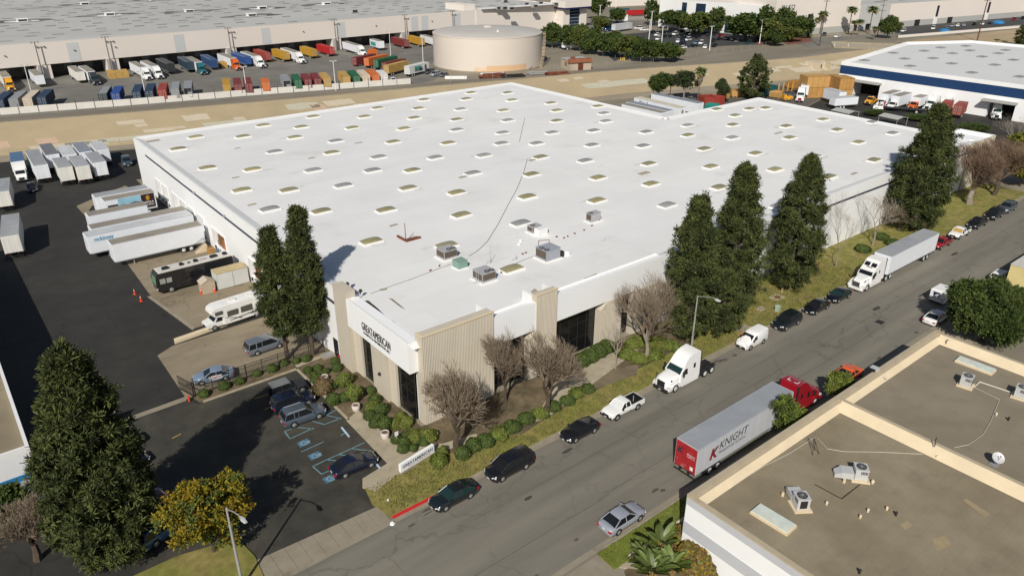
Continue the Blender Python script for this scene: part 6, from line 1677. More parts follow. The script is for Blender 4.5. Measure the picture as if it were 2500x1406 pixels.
# road manhole and patch
b = MB();x,y = (96.02,38.38);b.prism([(x - .55,y - .5),(x + .55,y - .5),(x + .55,y + .5),(x - .55,y + .5)],0,.006);o = b.build('manhole_cover',metal_dark);tag(o,'dark square manhole cover in the roadway','manhole cover')
random.seed(21)
for p,w,h in (((99.65,40.71),1.1,.35),((129.38,42.63),1.3,.25),((43.24,44.45),.8,.2),((35.56,41.52),.5,.2),((109.18,38.75),1.2,.2)):
    b = MB();x,y = p;b.face([(x + w * math.cos(a * PI / 6) * random.uniform(.8,1.1),y + h * math.sin(a * PI / 6) * random.uniform(.8,1.1),.006) for a in range(12)]);o = b.build('oil_stain',mat('oil_stain',(.06,.055,.048),.7));o['kind'] = 'structure'

# ================================================================== vegetation
def leafmat(name,col,var=.3,tr=.0,scale=1.2):
    m = mat(name,col,.75,var=var,scale=scale,spec=.25)
    return m
pine_a = leafmat('pine_needles',(.060,.076,.022));pine_b = leafmat('pine_needles_pale',(.096,.110,.031));pine_c = leafmat('pine_needles_dark',(.024,.033,.011))  # middle, paler and darker needle tones, picked at random per tuft
leaf_green = leafmat('leaf_green',(.056,.085,.018));leaf_mid = leafmat('leaf_mid',(.082,.108,.024));leaf_dark = leafmat('leaf_dark',(.028,.048,.012))
leaf_yellow = leafmat('leaf_yellow',(.20,.165,.012));leaf_olive = leafmat('leaf_olive',(.13,.135,.03));leaf_gold = leafmat('leaf_gold',(.25,.165,.012));leaf_lime = leafmat('leaf_lime',(.15,.19,.03));leaf_grey = leafmat('leaf_grey',(.05,.058,.032))
leaf_brown = leafmat('leaf_brown',(.13,.075,.03));leaf_rose = leafmat('leaf_rose',(.20,.13,.085))
bark = mat('bark',(.085,.06,.042),.9,var=.25,scale=3);bark_pale = mat('bark_pale',(.28,.235,.19),.9,var=.15,scale=3);twig = mat('twig',(.195,.15,.105),.9,var=.2,scale=2);twig_pale = mat('twig_pale',(.30,.25,.20),.9,var=.15,scale=2)

def quads_mesh(name,P,U,V,mats,mi):
    """one mesh of n quads: centre P, half edges U and V (n,3 arrays)"""
    n = len(P)
    co = np.empty((n,4,3),np.float32)
    co[:,0] = P - U - V * .9;co[:,1] = P + U - V;co[:,2] = P + U * .55 + V;co[:,3] = P - U * .55 + V
    me = bpy.data.meshes.new(name)
    me.vertices.add(n * 4);me.vertices.foreach_set('co',co.ravel())
    me.loops.add(n * 4);me.loops.foreach_set('vertex_index',np.arange(n * 4,dtype=np.int32))
    me.polygons.add(n);me.polygons.foreach_set('loop_start',np.arange(0,n * 4,4,dtype=np.int32));me.polygons.foreach_set('loop_total',np.full(n,4,np.int32))
    for m in mats: me.materials.append(m)
    me.polygons.foreach_set('material_index',mi.astype(np.int32))
    me.update(calc_edges=True)
    return me
def unit(a): return a / np.maximum(np.linalg.norm(a,axis=-1,keepdims=True),1e-6)
def tufts(rng,C,rad,per,ln,wd,up=.35,nm=3,wts=(.5,.28,.22)):
    """needle or leaf tufts: C (n,3) centres, rad tuft radius"""
    n = len(C)
    D = unit(rng.normal(size=(n,per,3)) + np.array([0,0,up]))
    P = C[:,None] + D * (rad[:,None,None] * rng.uniform(.25,1.0,(n,per,1)))
    V = D * ln * rng.uniform(.7,1.25,(n,per,1))
    U = unit(np.cross(D,rng.normal(size=(n,per,3)))) * wd
    mi = rng.choice(nm,size=n,p=wts)[:,None].repeat(per,1)
    sw = rng.random((n,per)) < .2
    mi = np.where(sw,rng.choice(nm,size=(n,per),p=wts),mi)
    return P.reshape(-1,3),U.reshape(-1,3),V.reshape(-1,3),mi.reshape(-1)

def pine_meshes(seed,h,r,n=900,per=46,tops=1,base=.10,fat=1.0,tuft=.62,nc=None):
    """pine crown: tufts gathered in clumps at the ends of many limbs, so boughs and gaps show"""
    rng = np.random.default_rng(seed)
    nc = nc or max(40,n // 8)
    prof = lambda t: np.minimum(1,(np.maximum(t,0) / .16) ** .5 * .9 + .18) * np.clip(1 - np.clip((t - .34) / .70,0,1) ** 1.75,.06,1)
    tc = (np.arange(nc) + rng.uniform(0,1,nc)) / nc
    tc = tc ** .95
    ac = np.arange(nc) * 2.39996 + rng.normal(0,.25,nc)
    qc = rng.uniform(.62,1.06,nc);qc = np.where(rng.random(nc) < .12,qc * 1.13,qc)
    rc = r * prof(tc) * qc
    lean = np.array([rng.uniform(-.035,.035),rng.uniform(-.035,.035)]) * h
    zc = h * (base + (1 - base) * tc) + .25 * rc * rng.uniform(-.3,.8,nc)
    K = np.stack([rc * np.cos(ac) + lean[0] * tc,rc * np.sin(ac) + lean[1] * tc,zc],1)
    i = rng.integers(0,nc,n)
    cr = rng.uniform(.55,1.0,nc) * (.30 * r + .12)
    inn = rng.random(n) ** .8                     # some tufts sit along the limb towards the stem
    C = K[i] + unit(rng.normal(size=(n,3))) * (cr[i] * rng.random(n) ** .45)[:,None] * np.array([1,1,.7])
    k2 = rng.random(n) < .3
    C[k2,:2] *= (1 - .55 * inn[k2])[:,None]
    if tops:
        m = max(4,int(n * .014))
        for s in range(tops):
            o = rng.uniform(-.22,.22,2) * r
            E = np.stack([np.full(m,o[0] + lean[0]),np.full(m,o[1] + lean[1]),h * rng.uniform(.94,1.03 - .03 * s,m)],1) + rng.normal(0,.12,(m,3))
            C = np.concatenate([C,E])
    rad = rng.uniform(.7,1.25,len(C)) * tuft
    P,U,V,mi = tufts(rng,C,rad,per,.15 * fat,.05 * fat,.55)
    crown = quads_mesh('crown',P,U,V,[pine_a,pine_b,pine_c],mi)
    tb = MB();tb.cyl((0,0,-.3),(lean[0] * .5,lean[1] * .5,h * .5),.30,.2,8);tb.cyl((lean[0] * .5,lean[1] * .5,h * .5),(lean[0],lean[1],h * .97),.2,.03,6)
    for q in range(0,nc,2):
        t = tc[q];tb.cyl((lean[0] * t,lean[1] * t,K[q,2] - .3 * rc[q]),tuple(K[q]),.06,.02,4)
    return crown,tb.mesh('trunk',bark)

def tree(name,label,x,y,z,meshes,rz=0,sc=(1,1,1),group=None,cat='tree'):
    t = thing(name,label,cat,(x,y,z),R(rz),group)
    for me in meshes:
        o = put(me.name.split('.')[0],me,t)
        o.scale = sc
    return t
def pine(label,x,y,h,r,seed,rz=0,z=.1,name='pine_tree',**k):
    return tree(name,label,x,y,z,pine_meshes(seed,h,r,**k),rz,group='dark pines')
pine('tall dark pine in the lower left corner, the largest tree',3.3,57.6,19.8,3.6,1,n=1700,per=64,tops=2,base=.04,tuft=.66,fat=1.1)
pine('taller dark pine of the pair at the corner of the white wall',31.1,78.5,19.2,2.1,2,tops=2,n=1000,base=.17)
pine('shorter dark pine of the pair at the corner of the white wall',28.3,79.8,17.0,2.1,3,n=880,base=.2)
pine('pine with a thin tip nearest the street lamp on the verge',71.2,51.9,19.2,3.0,4,n=1350,per=50,base=.05,tops=1)
pine('broadest pine second from the lamp on the verge',80.2,52.0,21.2,3.4,5,n=1550,per=50,base=.05,tops=2)
pine('pine third from the lamp, standing apart by the bare trees',95.2,52.2,19.8,3.5,6,n=1400,per=50,base=.05,tops=3)
pine('farthest pine of the verge, beside the large brown bare tree',135.0,52.6,21.4,4.5,7,n=1650,per=50,base=.04,tops=2,fat=1.25,tuft=.75)
pine('small pine at the foot of the broad verge pines',76.2,50.2,8.5,2.6,8,n=420,base=.05)
def pine_at(label,args,seed,k=1.0,**kw):
    x,y,h,r = args
    return pine(label,x,y,h,r * k,seed,**kw)

def broadleaf_meshes(seed,h,r,mats,n=420,per=40,leaf=(.16,.09),trunk=.3,lobes=9,squash=.8,wts=(.5,.3,.2),tuft=.7,tm=None,multi=1):
    rng = np.random.default_rng(seed)
    hc = h * trunk
    L = unit(rng.normal(size=(lobes,3))) * np.array([.55 * r,.55 * r,.33 * (h - hc)]) * rng.uniform(.5,1.1,(lobes,1)) + np.array([0,0,hc + (h - hc) * .5])
    lr = rng.uniform(.38,.62,lobes) * min(r,(h - hc) * .62)
    i = rng.integers(0,lobes,n)
    D = unit(rng.normal(size=(n,3)) + np.array([0,0,.25]))
    C = L[i] + D * (lr[i] * rng.uniform(.5,1.02,n) ** .5)[:,None] * np.array([1,1,squash])
    C[:,2] = C[:,2].clip(hc * .75,h * 1.02)
    rad = rng.uniform(.6,1.2,n) * tuft
    P,U,V,mi = tufts(rng,C,rad,per,leaf[0],leaf[1],.3,3,wts)
    crown = quads_mesh('crown',P,U,V,mats,mi)
    tb = MB()
    for k in range(multi):
        o = (0,0) if multi == 1 else (.3 * math.cos(k * 2.1),.3 * math.sin(k * 2.1))
        tb.cyl((o[0] * .4,o[1] * .4,-.2),(o[0],o[1],hc),.035 * h * .6 + .06,.035 * h * .4 + .03,7)
        for q in L[k::multi]: tb.cyl((o[0],o[1],hc * .8),tuple(q),.03 * h * .35 + .02,.03,5)
    return crown,tb.mesh('trunk',tm or bark)
GREEN3 = [leaf_green,leaf_mid,leaf_dark]
tree('round_tree','large round dark green tree beyond the tan roofs at the right',*(101.54,27.29),.1,broadleaf_meshes(31,8.4,6.6,[leaf_green,leaf_mid,leaf_dark],n=1500,per=52,lobes=22,trunk=.14,tuft=.75,leaf=(.15,.085)))
tree('yellow_tree','yellow leaved tree behind the nearest street lamp',10.1,53.2,.1,broadleaf_meshes(32,8.2,3.9,[leaf_yellow,leaf_mid,leaf_gold],n=560,per=34,lobes=16,trunk=.12,tuft=.55,leaf=(.12,.07),wts=(.45,.36,.19)))
tree('street_tree','small green tree between the red tractor and the parapet',*(61.62,31.36),.1,broadleaf_meshes(33,5.2,2.1,[leaf_mid,leaf_lime,leaf_green],n=320,per=36,lobes=9,trunk=.2,tuft=.5,leaf=(.13,.06)))
tree('street_tree','small yellowish tree beside the orange car',*(72.87,31.71),.1,broadleaf_meshes(34,4.0,1.6,[leaf_lime,leaf_olive,leaf_mid],n=260,per=34,lobes=8,trunk=.2,tuft=.48,leaf=(.13,.06)))
tree('street_tree','lime yellow tree cut by the right edge beside the road',*(179.14,50.30),.1,broadleaf_meshes(36,8.0,4.4,[leaf_yellow,leaf_lime,leaf_olive],n=420,per=34,lobes=12,trunk=.2,tuft=.7,leaf=(.2,.12)))
tree('street_tree','yellow green tree behind the brown bare tree at the right edge',*(195.48,57.09),.1,broadleaf_meshes(37,7.0,4.6,[leaf_olive,leaf_lime,leaf_yellow],n=380,per=30,lobes=10,trunk=.2,tuft=.7,leaf=(.2,.12)))
tree('shrub_tree','leafy green shrub tree against the left white building',-3.2,66.0,.1,broadleaf_meshes(38,5.2,2.2,GREEN3,n=300,per=36,lobes=8,trunk=.1,tuft=.5))

def bare_meshes(seed,h,r,levels=6,m=None,tm=None,spread=.55,trunk_h=.22,forks=3,r0=.16,twig_n=3):
    rnd = random.Random(seed)
    tb = MB();cb = MB()
    def branch(p,d,ln,rad,lev):
        e = p + d * ln
        mid = p + d * (ln * .5) + Vector((rnd.uniform(-1,1),rnd.uniform(-1,1),rnd.uniform(-.5,.5))) * ln * .08
        tgt = tb if lev <= 1 else cb
        nn = 6 if lev == 0 else (4 if lev < 3 else 3)
        if lev < 4:
            tgt.cyl(p,mid,rad,rad * .82,nn,0,caps=False);tgt.cyl(mid,e,rad * .82,rad * .65,nn,0,caps=False)
        else:
            tgt.cyl(p,e,rad,rad * .55,3,0,caps=False)
        if lev >= levels: return
        k = forks if lev < levels - 1 else twig_n
        for i in range(k):
            a = 2 * PI * (i + rnd.random() * .8) / k
            s = spread * rnd.uniform(.6,1.25)
            u = d.orthogonal().normalized();w = d.cross(u)
            nd = (d + (u * math.cos(a) + w * math.sin(a)) * s + Vector((0,0,.22 if lev > 0 else .05))).normalized()
            st = e if i < 2 or lev == 0 else p + d * ln * rnd.uniform(.3,.95)
            branch(st,nd,ln * (rnd.uniform(.66,.86) if lev else rnd.uniform(.6,1.05)),max(.008,rad * rnd.uniform(.5,.64)),lev + 1)
    branch(Vector((0,0,-.1)),Vector((rnd.uniform(-.06,.06),rnd.uniform(-.06,.06),1)).normalized(),h * trunk_h,r0,0)
    # fit to height and spread
    zs = max(v[2] for v in cb.v);rs = max(math.hypot(v[0],v[1]) for v in cb.v)
    fz,fr = h / zs,r / rs
    for b in (tb,cb): b.v = [(x * fr,y * fr,z * fz) for x,y,z in b.v]
    return cb.mesh('crown',m or twig),tb.mesh('trunk',tm or bark)
BG = 'leafless winter trees'
def bare(label,args,seed,z=.14,**k):
    x,y,h,r = args
    return tree('bare_tree',label,x,y,z,bare_meshes(seed,h,r,**k),group=BG)
bare('bare tree with grey forking trunk at the corner of the ribbed panel',(34.1,51.0,11.7,6.17),41,levels=6,forks=4,twig_n=4,r0=.2,spread=.62,trunk_h=.09)
bare('bare tree in front of the beige pier between the windows',(45.9,50.7,10.6,5.01),42,levels=6,forks=4,twig_n=4,r0=.16,trunk_h=.09)
bare('bare tree close to the first window between two others',(43.6,55.1,10.0,3.98),43,levels=6,forks=4,twig_n=4,r0=.15,trunk_h=.09,tm=bark)
bare('dense bare tree with a thick trunk beside the shrubs near the cargo van',(63.2,51.7,11.2,5.21),44,levels=6,forks=4,twig_n=4,r0=.26,trunk_h=.16,tm=bark_pale)
bare('slender bare sapling by the front path',(58.6,52.4,6.4,2.38),45,levels=5,forks=3,r0=.12,m=twig_pale,tm=bark_pale)
bare('tall pale bare tree against the white wall beside the third pine',(108.3,51.9,12.6,4.92),46,levels=6,forks=3,twig_n=3,r0=.13,m=twig_pale,tm=bark_pale,trunk_h=.2)
bare('pale bare tree leaning by the brown bush',(122.1,53.0,9.5,6.19),47,levels=6,forks=3,r0=.12,m=twig_pale,tm=bark_pale)
bare('low dense brown bare tree left of the far pine',(132.5,53.5,5.4,4.56),48,levels=6,forks=4,twig_n=4,r0=.14,trunk_h=.1,spread=.8)
bare('wide brown bare tree right of the far pine',(157.9,51.9,12.7,8.29),49,levels=6,forks=4,twig_n=5,r0=.3,trunk_h=.14,m=mat('twig_brown',(.16,.105,.07),.9,var=.2),tm=bark_pale)
bare('second wide brown bare tree near the right edge',(167.8,51.2,12.1,7.98),50,levels=6,forks=4,twig_n=4,r0=.2,trunk_h=.16,m=MATS['twig_brown'])
bare('tall pale bare tree at the right edge below the blue striped building',(196.8,58.2,12.4,6.37),51,levels=6,forks=3,r0=.15,m=twig_pale,tm=bark_pale)
bare('brown bare tree in the lower left corner by the tall pine',(-1.9,61.6,6.2,3.4),52,levels=6,forks=4,twig_n=4,r0=.16,trunk_h=.14)
bare('brown bare tree at the left edge below the blue stripe',(-3.4,66.6,4.6,2.4),53,levels=5,forks=4,twig_n=4,r0=.12,trunk_h=.14)

# clipped shrubs: one thing each
def shrub_mesh(seed,mats,n=90,per=26,leaf=.07,flat=.85,rough_=.10):
    rng = np.random.default_rng(seed)
    D = unit(rng.normal(size=(n * per,3)) + np.array([0,0,.35]))
    q = (1 + rough_ * np.sin(D @ rng.normal(size=(3,3)) * 3.0).sum(1) * .5)[:,None]
    P = D * q * rng.uniform(.82,1.03,(n * per,1)) * np.array([1,1,flat]) + np.array([0,0,flat * .75])
    P[:,2] = P[:,2].clip(.02)
    Nn = unit(D + rng.normal(0,.5,D.shape));U = unit(np.cross(Nn,rng.normal(size=D.shape))) * leaf;V = np.cross(Nn,U) * 1.3
    return quads_mesh('shrub',P,U,V,mats,rng.choice(3,n * per,p=(.5,.3,.2)))
SH = {'g': [shrub_mesh(61 + k,[leaf_green,leaf_mid,leaf_dark]) for k in range(3)],'o': [shrub_mesh(66 + k,[leaf_olive,leaf_lime,leaf_mid],rough_=.22) for k in range(2)],'r': [shrub_mesh(68,[leaf_rose,leaf_olive,leaf_brown],rough_=.2)],'y': [shrub_mesh(69,[leaf_mid,leaf_lime,leaf_olive],rough_=.25)],'b': [shrub_mesh(70,[leaf_brown,leaf_olive,leaf_gold],rough_=.2)]}
_sk = [0]
def shrub(label,p,w,kind='g',z=.13,hgt=1.0,group='clipped shrubs'):
    m = SH[kind][_sk[0] % len(SH[kind])];_sk[0] += 1
    o = put('shrub',m,None,(p[0],p[1],z - .12),_sk[0] * 1.3)
    o.scale = (w / 2,w / 2,w / 2 * hgt)
    return tag(o,label,'shrub',group)
fence_row = [((17.4,77.7),1.25),((19.7,77.8),1.4),((21.5,77.8),1.2),((23.8,78.2),1.1),((25.6,78.0),1.3),((27.3,78.5),1.15),((28.7,78.0),1.0),((29.9,77.7),1.2)]
for k,(p,w) in enumerate(fence_row): shrub(f'clipped green shrub along the picket fence, {ORD[k]} from the gate',p,w)
bed = [((28.9,75.1),1.1),((28.93,73.65),1.0),((30.04,74.77),1.1),((30.49,73.58),1.0),((32.42,74.95),1.1),((31.87,73.31),1.3),((28.80,72.60),1.5),((29.56,69.97),1.1),((31.02,70.15),2.0),((28.37,67.17),1.7),((29.58,66.94),1.5),((32.69,66.38),1.2),((31.95,64.31),1.5),((30.96,63.37),1.5),((31.65,62.21),1.6),((30.09,62.08),1.4),((30.56,60.93),1.5),((29.77,60.42),1.3),((30.72,59.28),1.5),((31.44,56.68),1.1),((30.19,56.60),1.2),((30.57,55.60),1.3),((30.87,54.32),1.0),((29.94,54.80),1.2),((32.28,54.50),1.3)]
for k,(p,w) in enumerate(bed): shrub(f'round clipped shrub in the office bed, {ORD[k]} along from the side door end',p,w,'y' if k in (8,13) else 'g')
for k,(p,w,kd,lab) in enumerate([((28.43,70.00),2.2,'r','rosy brown flowering shrub below the soil filled planter'),((30.60,66.13),1.9,'y','tall leafy shrub growing out of the middle planter'),((30.26,59.09),1.5,'g','leafy shrub growing out of the planter by the front walk'),((32.49,59.59),1.3,'o','pale olive shrub under the second window, left one'),((31.48,58.77),1.4,'o','pale olive shrub under the second window, lower one'),((32.49,58.24),1.5,'o','pale olive shrub under the second window, right one'),((31.88,55.61),1.5,'o','pale grey green shrub near the small white sign'),((32.96,54.75),1.7,'o','pale grey green shrub by the bare tree trunk'),
        ((32.52,51.73),1.3,'y','ragged upright shrub on the corner lawn, upper one'),((31.46,50.52),1.6,'y','ragged upright shrub on the corner lawn, lower one'),((34.14,50.19),1.6,'g','low green shrub beside the forked bare trunk'),((35.73,50.61),1.7,'g','bright green shrub right of the forked bare trunk')]):
    shrub(lab,p,w,kd,.65 if 'planter' in lab and 'below' not in lab else .14,1.1,'garden shrubs')
hedge = [(37.25,50.53),(38.90,50.56),(40.98,50.73),(43.13,50.91),(45.10,50.80),(46.94,50.83),(49.02,50.72),(50.89,51.02),(52.58,51.08)]
for k,p in enumerate(hedge): shrub(f'low loose shrub along the kerbside bed, {ORD[k]} from the corner',p,2.1 - .05 * k,'y' if k % 3 == 1 else 'g',.14,.7,'low shrubs along the street bed')
wh = [(56.13,55.83),(57.61,55.90),(59.34,56.05),(60.80,56.19)]
for k,p in enumerate(wh): shrub(f'hedge bush under the dark window, {ORD[k]} from the pier',p,2.3,'g',.14,.9,'hedge under the dark window')
for k,p in enumerate([(64.46,55.01),(61.95,53.72),(62.05,51.73),(64.20,51.29),(67.16,52.86),(68.00,51.52),(65.90,54.54)]): shrub(f'spreading shrub around the thick bare trunk, {ORD[k]} from the path',p,2.4,'y' if k % 2 else 'o',.14,.6,'shrubs round the thick bare trunk')
for k,p in enumerate([(124.88,50.81),(126.00,53.54),(118.11,52.69)]): shrub(f'green shrub under the pale bare trees, {ORD[k]} from the far side',p,2.6,'g',.14,.6,'shrubs under the pale bare trees')
for k,(p,w,lab) in enumerate([((40.85,26.38),3.4,'large brown green bush at the foot of the banded white wall'),((41.99,28.42),2.4,'brown bush at the near corner of the banded white wall'),((40.80,25.23),2.4,'mossy bush at the lower edge by the banded white wall')]): shrub(lab,p,w,'b',.14,.9,'bushes by the banded wall')

# giant strelitzia clump: each large leaf is a part
lf = MB()
seg = 8
for s in (-1,1):
    for i in range(seg):
        a,b_ = i / seg,(i + 1) / seg
        def pt(u,e): 
            wv = .27 * (math.sin(PI * min(1,u * .92 + .08)) ** .6)
            return (u * 1.5,s * e * wv,.35 * u - .42 * u * u + (.10 * e))
        lf.face([pt(a,0),pt(b_,0),pt(b_,1),pt(a,1)])
leaf_sg = mat('strelitzia_leaf',(.085,.115,.022),.45,var=.2,scale=2,rand=.35)
leaf_me = lf.mesh('leaf',leaf_sg,60)
stem_me = MB();stem_me.cyl((0,0,0),(0,0,1),.04,.025,5);stem_m = stem_me.mesh('stalk',mat('strelitzia_stalk',(.30,.20,.07),.7,var=.2))
def strelitzia(label,p,seed,n,h):
    rnd = random.Random(seed)
    t = thing('strelitzia_plant',label,'plant',(*p,.12))
    for k in range(n):
        a = k * 2.4 + rnd.uniform(-.3,.3);tilt = rnd.uniform(.12,.75) * (.4 + .6 * k / n);L = h * rnd.uniform(.45,.8)
        d = Vector((math.sin(tilt) * math.cos(a),math.sin(tilt) * math.sin(a),math.cos(tilt)))
        st = put('stalk',stem_m,t);st.rotation_euler = d.to_track_quat('Z','Y').to_euler();st.scale = (1,1,L)
        e = d * L
        l = put('leaf',leaf_me,t,tuple(e));ld = (d * .55 + Vector((math.cos(a),math.sin(a),.35))).normalized()
        q = ld.to_track_quat('X','Z');l.rotation_euler = q.to_euler();s = rnd.uniform(.8,1.25);l.scale = (s,s * 1.1,s)
strelitzia('tall large leaved plant with orange stalks by the low garden wall',(39.39,28.70),5,16,2.6)
strelitzia('broad large leaved plant at the bottom edge left of the banded wall',(36.99,27.50),6,18,1.9)
strelitzia('large leaved plant at the bottom edge beside the brown bush',(38.64,26.73),7,16,1.9)
strelitzia('small large leaved plant nearest the green lawn',(37.38,28.75),8,12,1.5)
# grass blades in tufts, over the lawns: one object of stuff
rng = np.random.default_rng(77)
def lawn_tufts(name,polys,dens,mats,z,hh):
    pts = []
    for poly in polys:
        xs = [p[0] for p in poly];ys = [p[1] for p in poly]
        A = (max(xs) - min(xs)) * (max(ys) - min(ys));n = int(A * dens)
        X = rng.uniform(min(xs),max(xs),n);Y = rng.uniform(min(ys),max(ys),n);ins = np.zeros(n,bool)
        for (x0,y0),(x1,y1) in zip(poly,poly[1:] + poly[:1]):
            c_ = ((y0 > Y) != (y1 > Y)) & (X < (x1 - x0) * (Y - y0) / (y1 - y0 + 1e-9) + x0);ins ^= c_
        pts.append(np.stack([X[ins],Y[ins]],1))
    Q2 = np.concatenate(pts);n = len(Q2)
    P = np.concatenate([Q2,np.full((n,1),z + hh * .45)],1)
    V = np.stack([rng.normal(0,.35,n),rng.normal(0,.35,n),np.ones(n)],1);V = unit(V) * (hh * rng.uniform(.4,1.0,(n,1)));U = unit(np.cross(V,rng.normal(size=(n,3)))) * .05
    o = put(name,quads_mesh(name,P,U,V,mats,rng.choice(3,n,p=(.5,.3,.2))));o['kind'] = 'stuff'
    return o
lawn_tufts('dry_grass',[[(24.2,47.5),(42.5,47.5),(41,49.3),(36.5,51.3),(31,52),(24.2,52)],[(42.5,47.5),(110,47.5),(110,50.2),(50,50.2),(42.5,49.3)],[(71.5,50.2),(110,50.2),(110,57),(71.5,57)]],26,[mat('blade_straw',(.21,.175,.055),.8,var=.3),mat('blade_olive',(.13,.135,.028),.8,var=.3),mat('blade_green',(.075,.10,.018),.8,var=.3)],.15,.13)
lawn_tufts('green_grass',[[(35.63,32.41),(49.8,32.2),(49.8,31.0),(44.64,30.45),(42.13,29.86),(35.60,30.34)]],45,[mat('blade_fresh',(.115,.16,.025),.8,var=.25),mat('blade_lime',(.155,.19,.035),.8,var=.25),MATS['blade_green']],.14,.1)

# ================================================================== the far side of the channel
# ---- distribution warehouse
FA,FB = (-260.0,309.5),(302.0,330.5)
fd = (Vector(FB) - Vector(FA)).normalized();fn = Vector((fd.y,-fd.x))          # fn points towards the yard
def fp(x,o=0.0):
    """plan point on the facade at world x, pushed o metres towards the yard"""
    t = (x - FA[0]) / fd.x
    q = Vector(FA) + fd * t + fn * o
    return (q.x,q.y)
dw = thing('distribution_warehouse','huge pale warehouse across the channel with a grey roof and deep truck docks','warehouse',(30,320,0))
def dpart(name,mb,m,parent=None,smooth=None): return shift(mb,30,320).build(name,m,parent or dw,smooth)
def fbox(mb,x0,x1,o0,o1,z0,z1,m=0): mb.prism([fp(x0,o0),fp(x1,o0),fp(x1,o1),fp(x0,o1)],z0,z1,m)
b = MB();fbox(b,-260,240,0,-.5,5.0,12.5);dpart('wall',b,far_wall)
b = MB();fbox(b,240.02,302,.3,-.5,0,12.9);b.prism([fp(302,-.5),fp(303,-.5),(303,640),(302,640)],0,12.5);dpart('wall',b,far_wall)
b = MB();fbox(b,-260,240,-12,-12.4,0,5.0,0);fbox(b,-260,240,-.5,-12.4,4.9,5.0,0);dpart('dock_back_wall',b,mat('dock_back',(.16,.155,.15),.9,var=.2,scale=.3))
b = MB();b.face([(*fp(-260,-.5),12.1),(*fp(302,-.5),12.1),(302,660,12.1),(-260,640,12.1)]);dpart('roof',b,roof_grey)
b = MB();fbox(b,-260,240,.02,-.9,12.5,12.62);dpart('coping',b,far_wall)
piers = [-60,-12,39,62,108,157,194,222]
for x in piers:
    b = MB();fbox(b,x,x + 4.5,-.2,-6,0,4.995);dpart('dock_pier',b,far_wall)
    b = MB();fbox(b,x + .2,x + 1.6,.9,-.19,0,4.99);dpart('buttress',b,far_wall_grey)
for k,x in enumerate((50,88,124,160,200,-6,226,206)):
    b = MB();fbox(b,x,x + 4,.05,.004,5.3,11.8);dpart('painted_panel',b,mat('panel_paleblue',(.55,.56,.56),.7,var=.02))
for x in range(-20,232,7):
    if any(p_ - 2 < x < p_ + 6 for p_ in piers): continue
    b = MB();fbox(b,x,x + 2.9,-11.9,-11.99,1.2,4.2);dpart('dock_door',b,mat('dock_door_grey',(.34,.34,.33),.7))
for x in (66,112,143,180,212,52,30):
    b = MB();fbox(b,x,x + .5,.5,.05,9.0,9.2);dpart('wall_light',b,metal_dark)
b = MB();b.box(243,326.5,12.9,301.6,333,13.0);dpart('office_roof',b,paint_white)
b = MB();b.prism([(232,331.5),(234,331.5),(234,334),(232,334)],12,12.02);b.box(236,333,12.1,243,350,15.0);dpart('stair_house',b,far_wall)
# skylights and vents on the big roof
sk = MB();sk.box(-2.0,-.8,0,2.0,.8,.2);sk_me = sk.mesh('skylight',mat('skylight_far',(.245,.245,.23),.5,var=.25,rand=.25))
random.seed(17)
nsk = 0
for j in range(20):
    y = 336 + j * 11.5
    xmax = 292 - max(0,(y - 340)) * .02
    x = -90 + (j % 2) * 8 + j * 2
    while x < xmax:
        vis = x < 314 - (y - 359) * 1.36 if y > 359 else x < 296
        if vis and x > -12 + (y - 330) * .10 and random.random() < .80:
            put('skylight',sk_me,dw,(x - 30 + random.uniform(-.8,.8),y - 320 + random.uniform(-.6,.6),12.1),R(2.1));nsk += 1
        x += (9 if (nsk % 2) else 15)
soot = mat('soot',(.10,.095,.09),.95,var=.5,scale=.25,tint=(.22,.215,.205))
for k,(x,y) in enumerate(((49.1,410.5),(90.1,489.1),(86.6,417.2),(139.1,372.6),(196.5,409.9),(128.1,495.9),(158.2,407.0),(122.1,411.3))):
    b = MB()
    b.face([(x - 30 + random.uniform(.7,1.2) * 15 * math.cos(a * PI / 9),y - 320 + random.uniform(.7,1.2) * 7 * math.sin(a * PI / 9) + 2,12.13) for a in range(18)]);b.build('soot_patch',soot,dw)
    b = MB();b.face([(x - 30 + random.uniform(.8,1.1) * 8 * math.cos(a * PI / 8),y - 320 + random.uniform(.8,1.1) * 4 * math.sin(a * PI / 8),12.16) for a in range(16)]);b.build('roof_patch',roof_grey if k % 2 else paint_white,dw)
    t = thing('roof_fan',f'white fan housing on the huge grey roof, {ORD[k]} of eight in its dark sooty patch','roof fan',(x,y,12.12))
    b = MB();b.box(-2,-1.4,0,2,1.4,1.0);b.box(-2.2,-1.6,1.0,2.2,1.6,1.3);b.build('housing',paint_white,t)
    b = MB();b.box(-1.7,-1.45,.15,1.7,-1.401,.9);b.build('louvre',metal_dark,t)
for k,(x,y) in enumerate(((185.2,355.9),(283.3,358.9),(253.6,326.8),(256.0,325.0),(257.4,321.0),(280.9,337.1),(276.7,324.5),(292.4,338.4),(294.0,327.3))):
    t = thing('air_conditioner',f'small dark unit on the far grey roof, {ORD[k]} from the left','air conditioner',(x,y,12.1),0,'air conditioning units on the roofs');b = MB();b.box(-1.6,-1,.3,1.6,1,1.7);b.build('cabinet',ac_body,t);b = MB();b.box(-1.3,-1.05,.5,1.3,-1.001,1.5);b.build('coil',metal_dark,t)
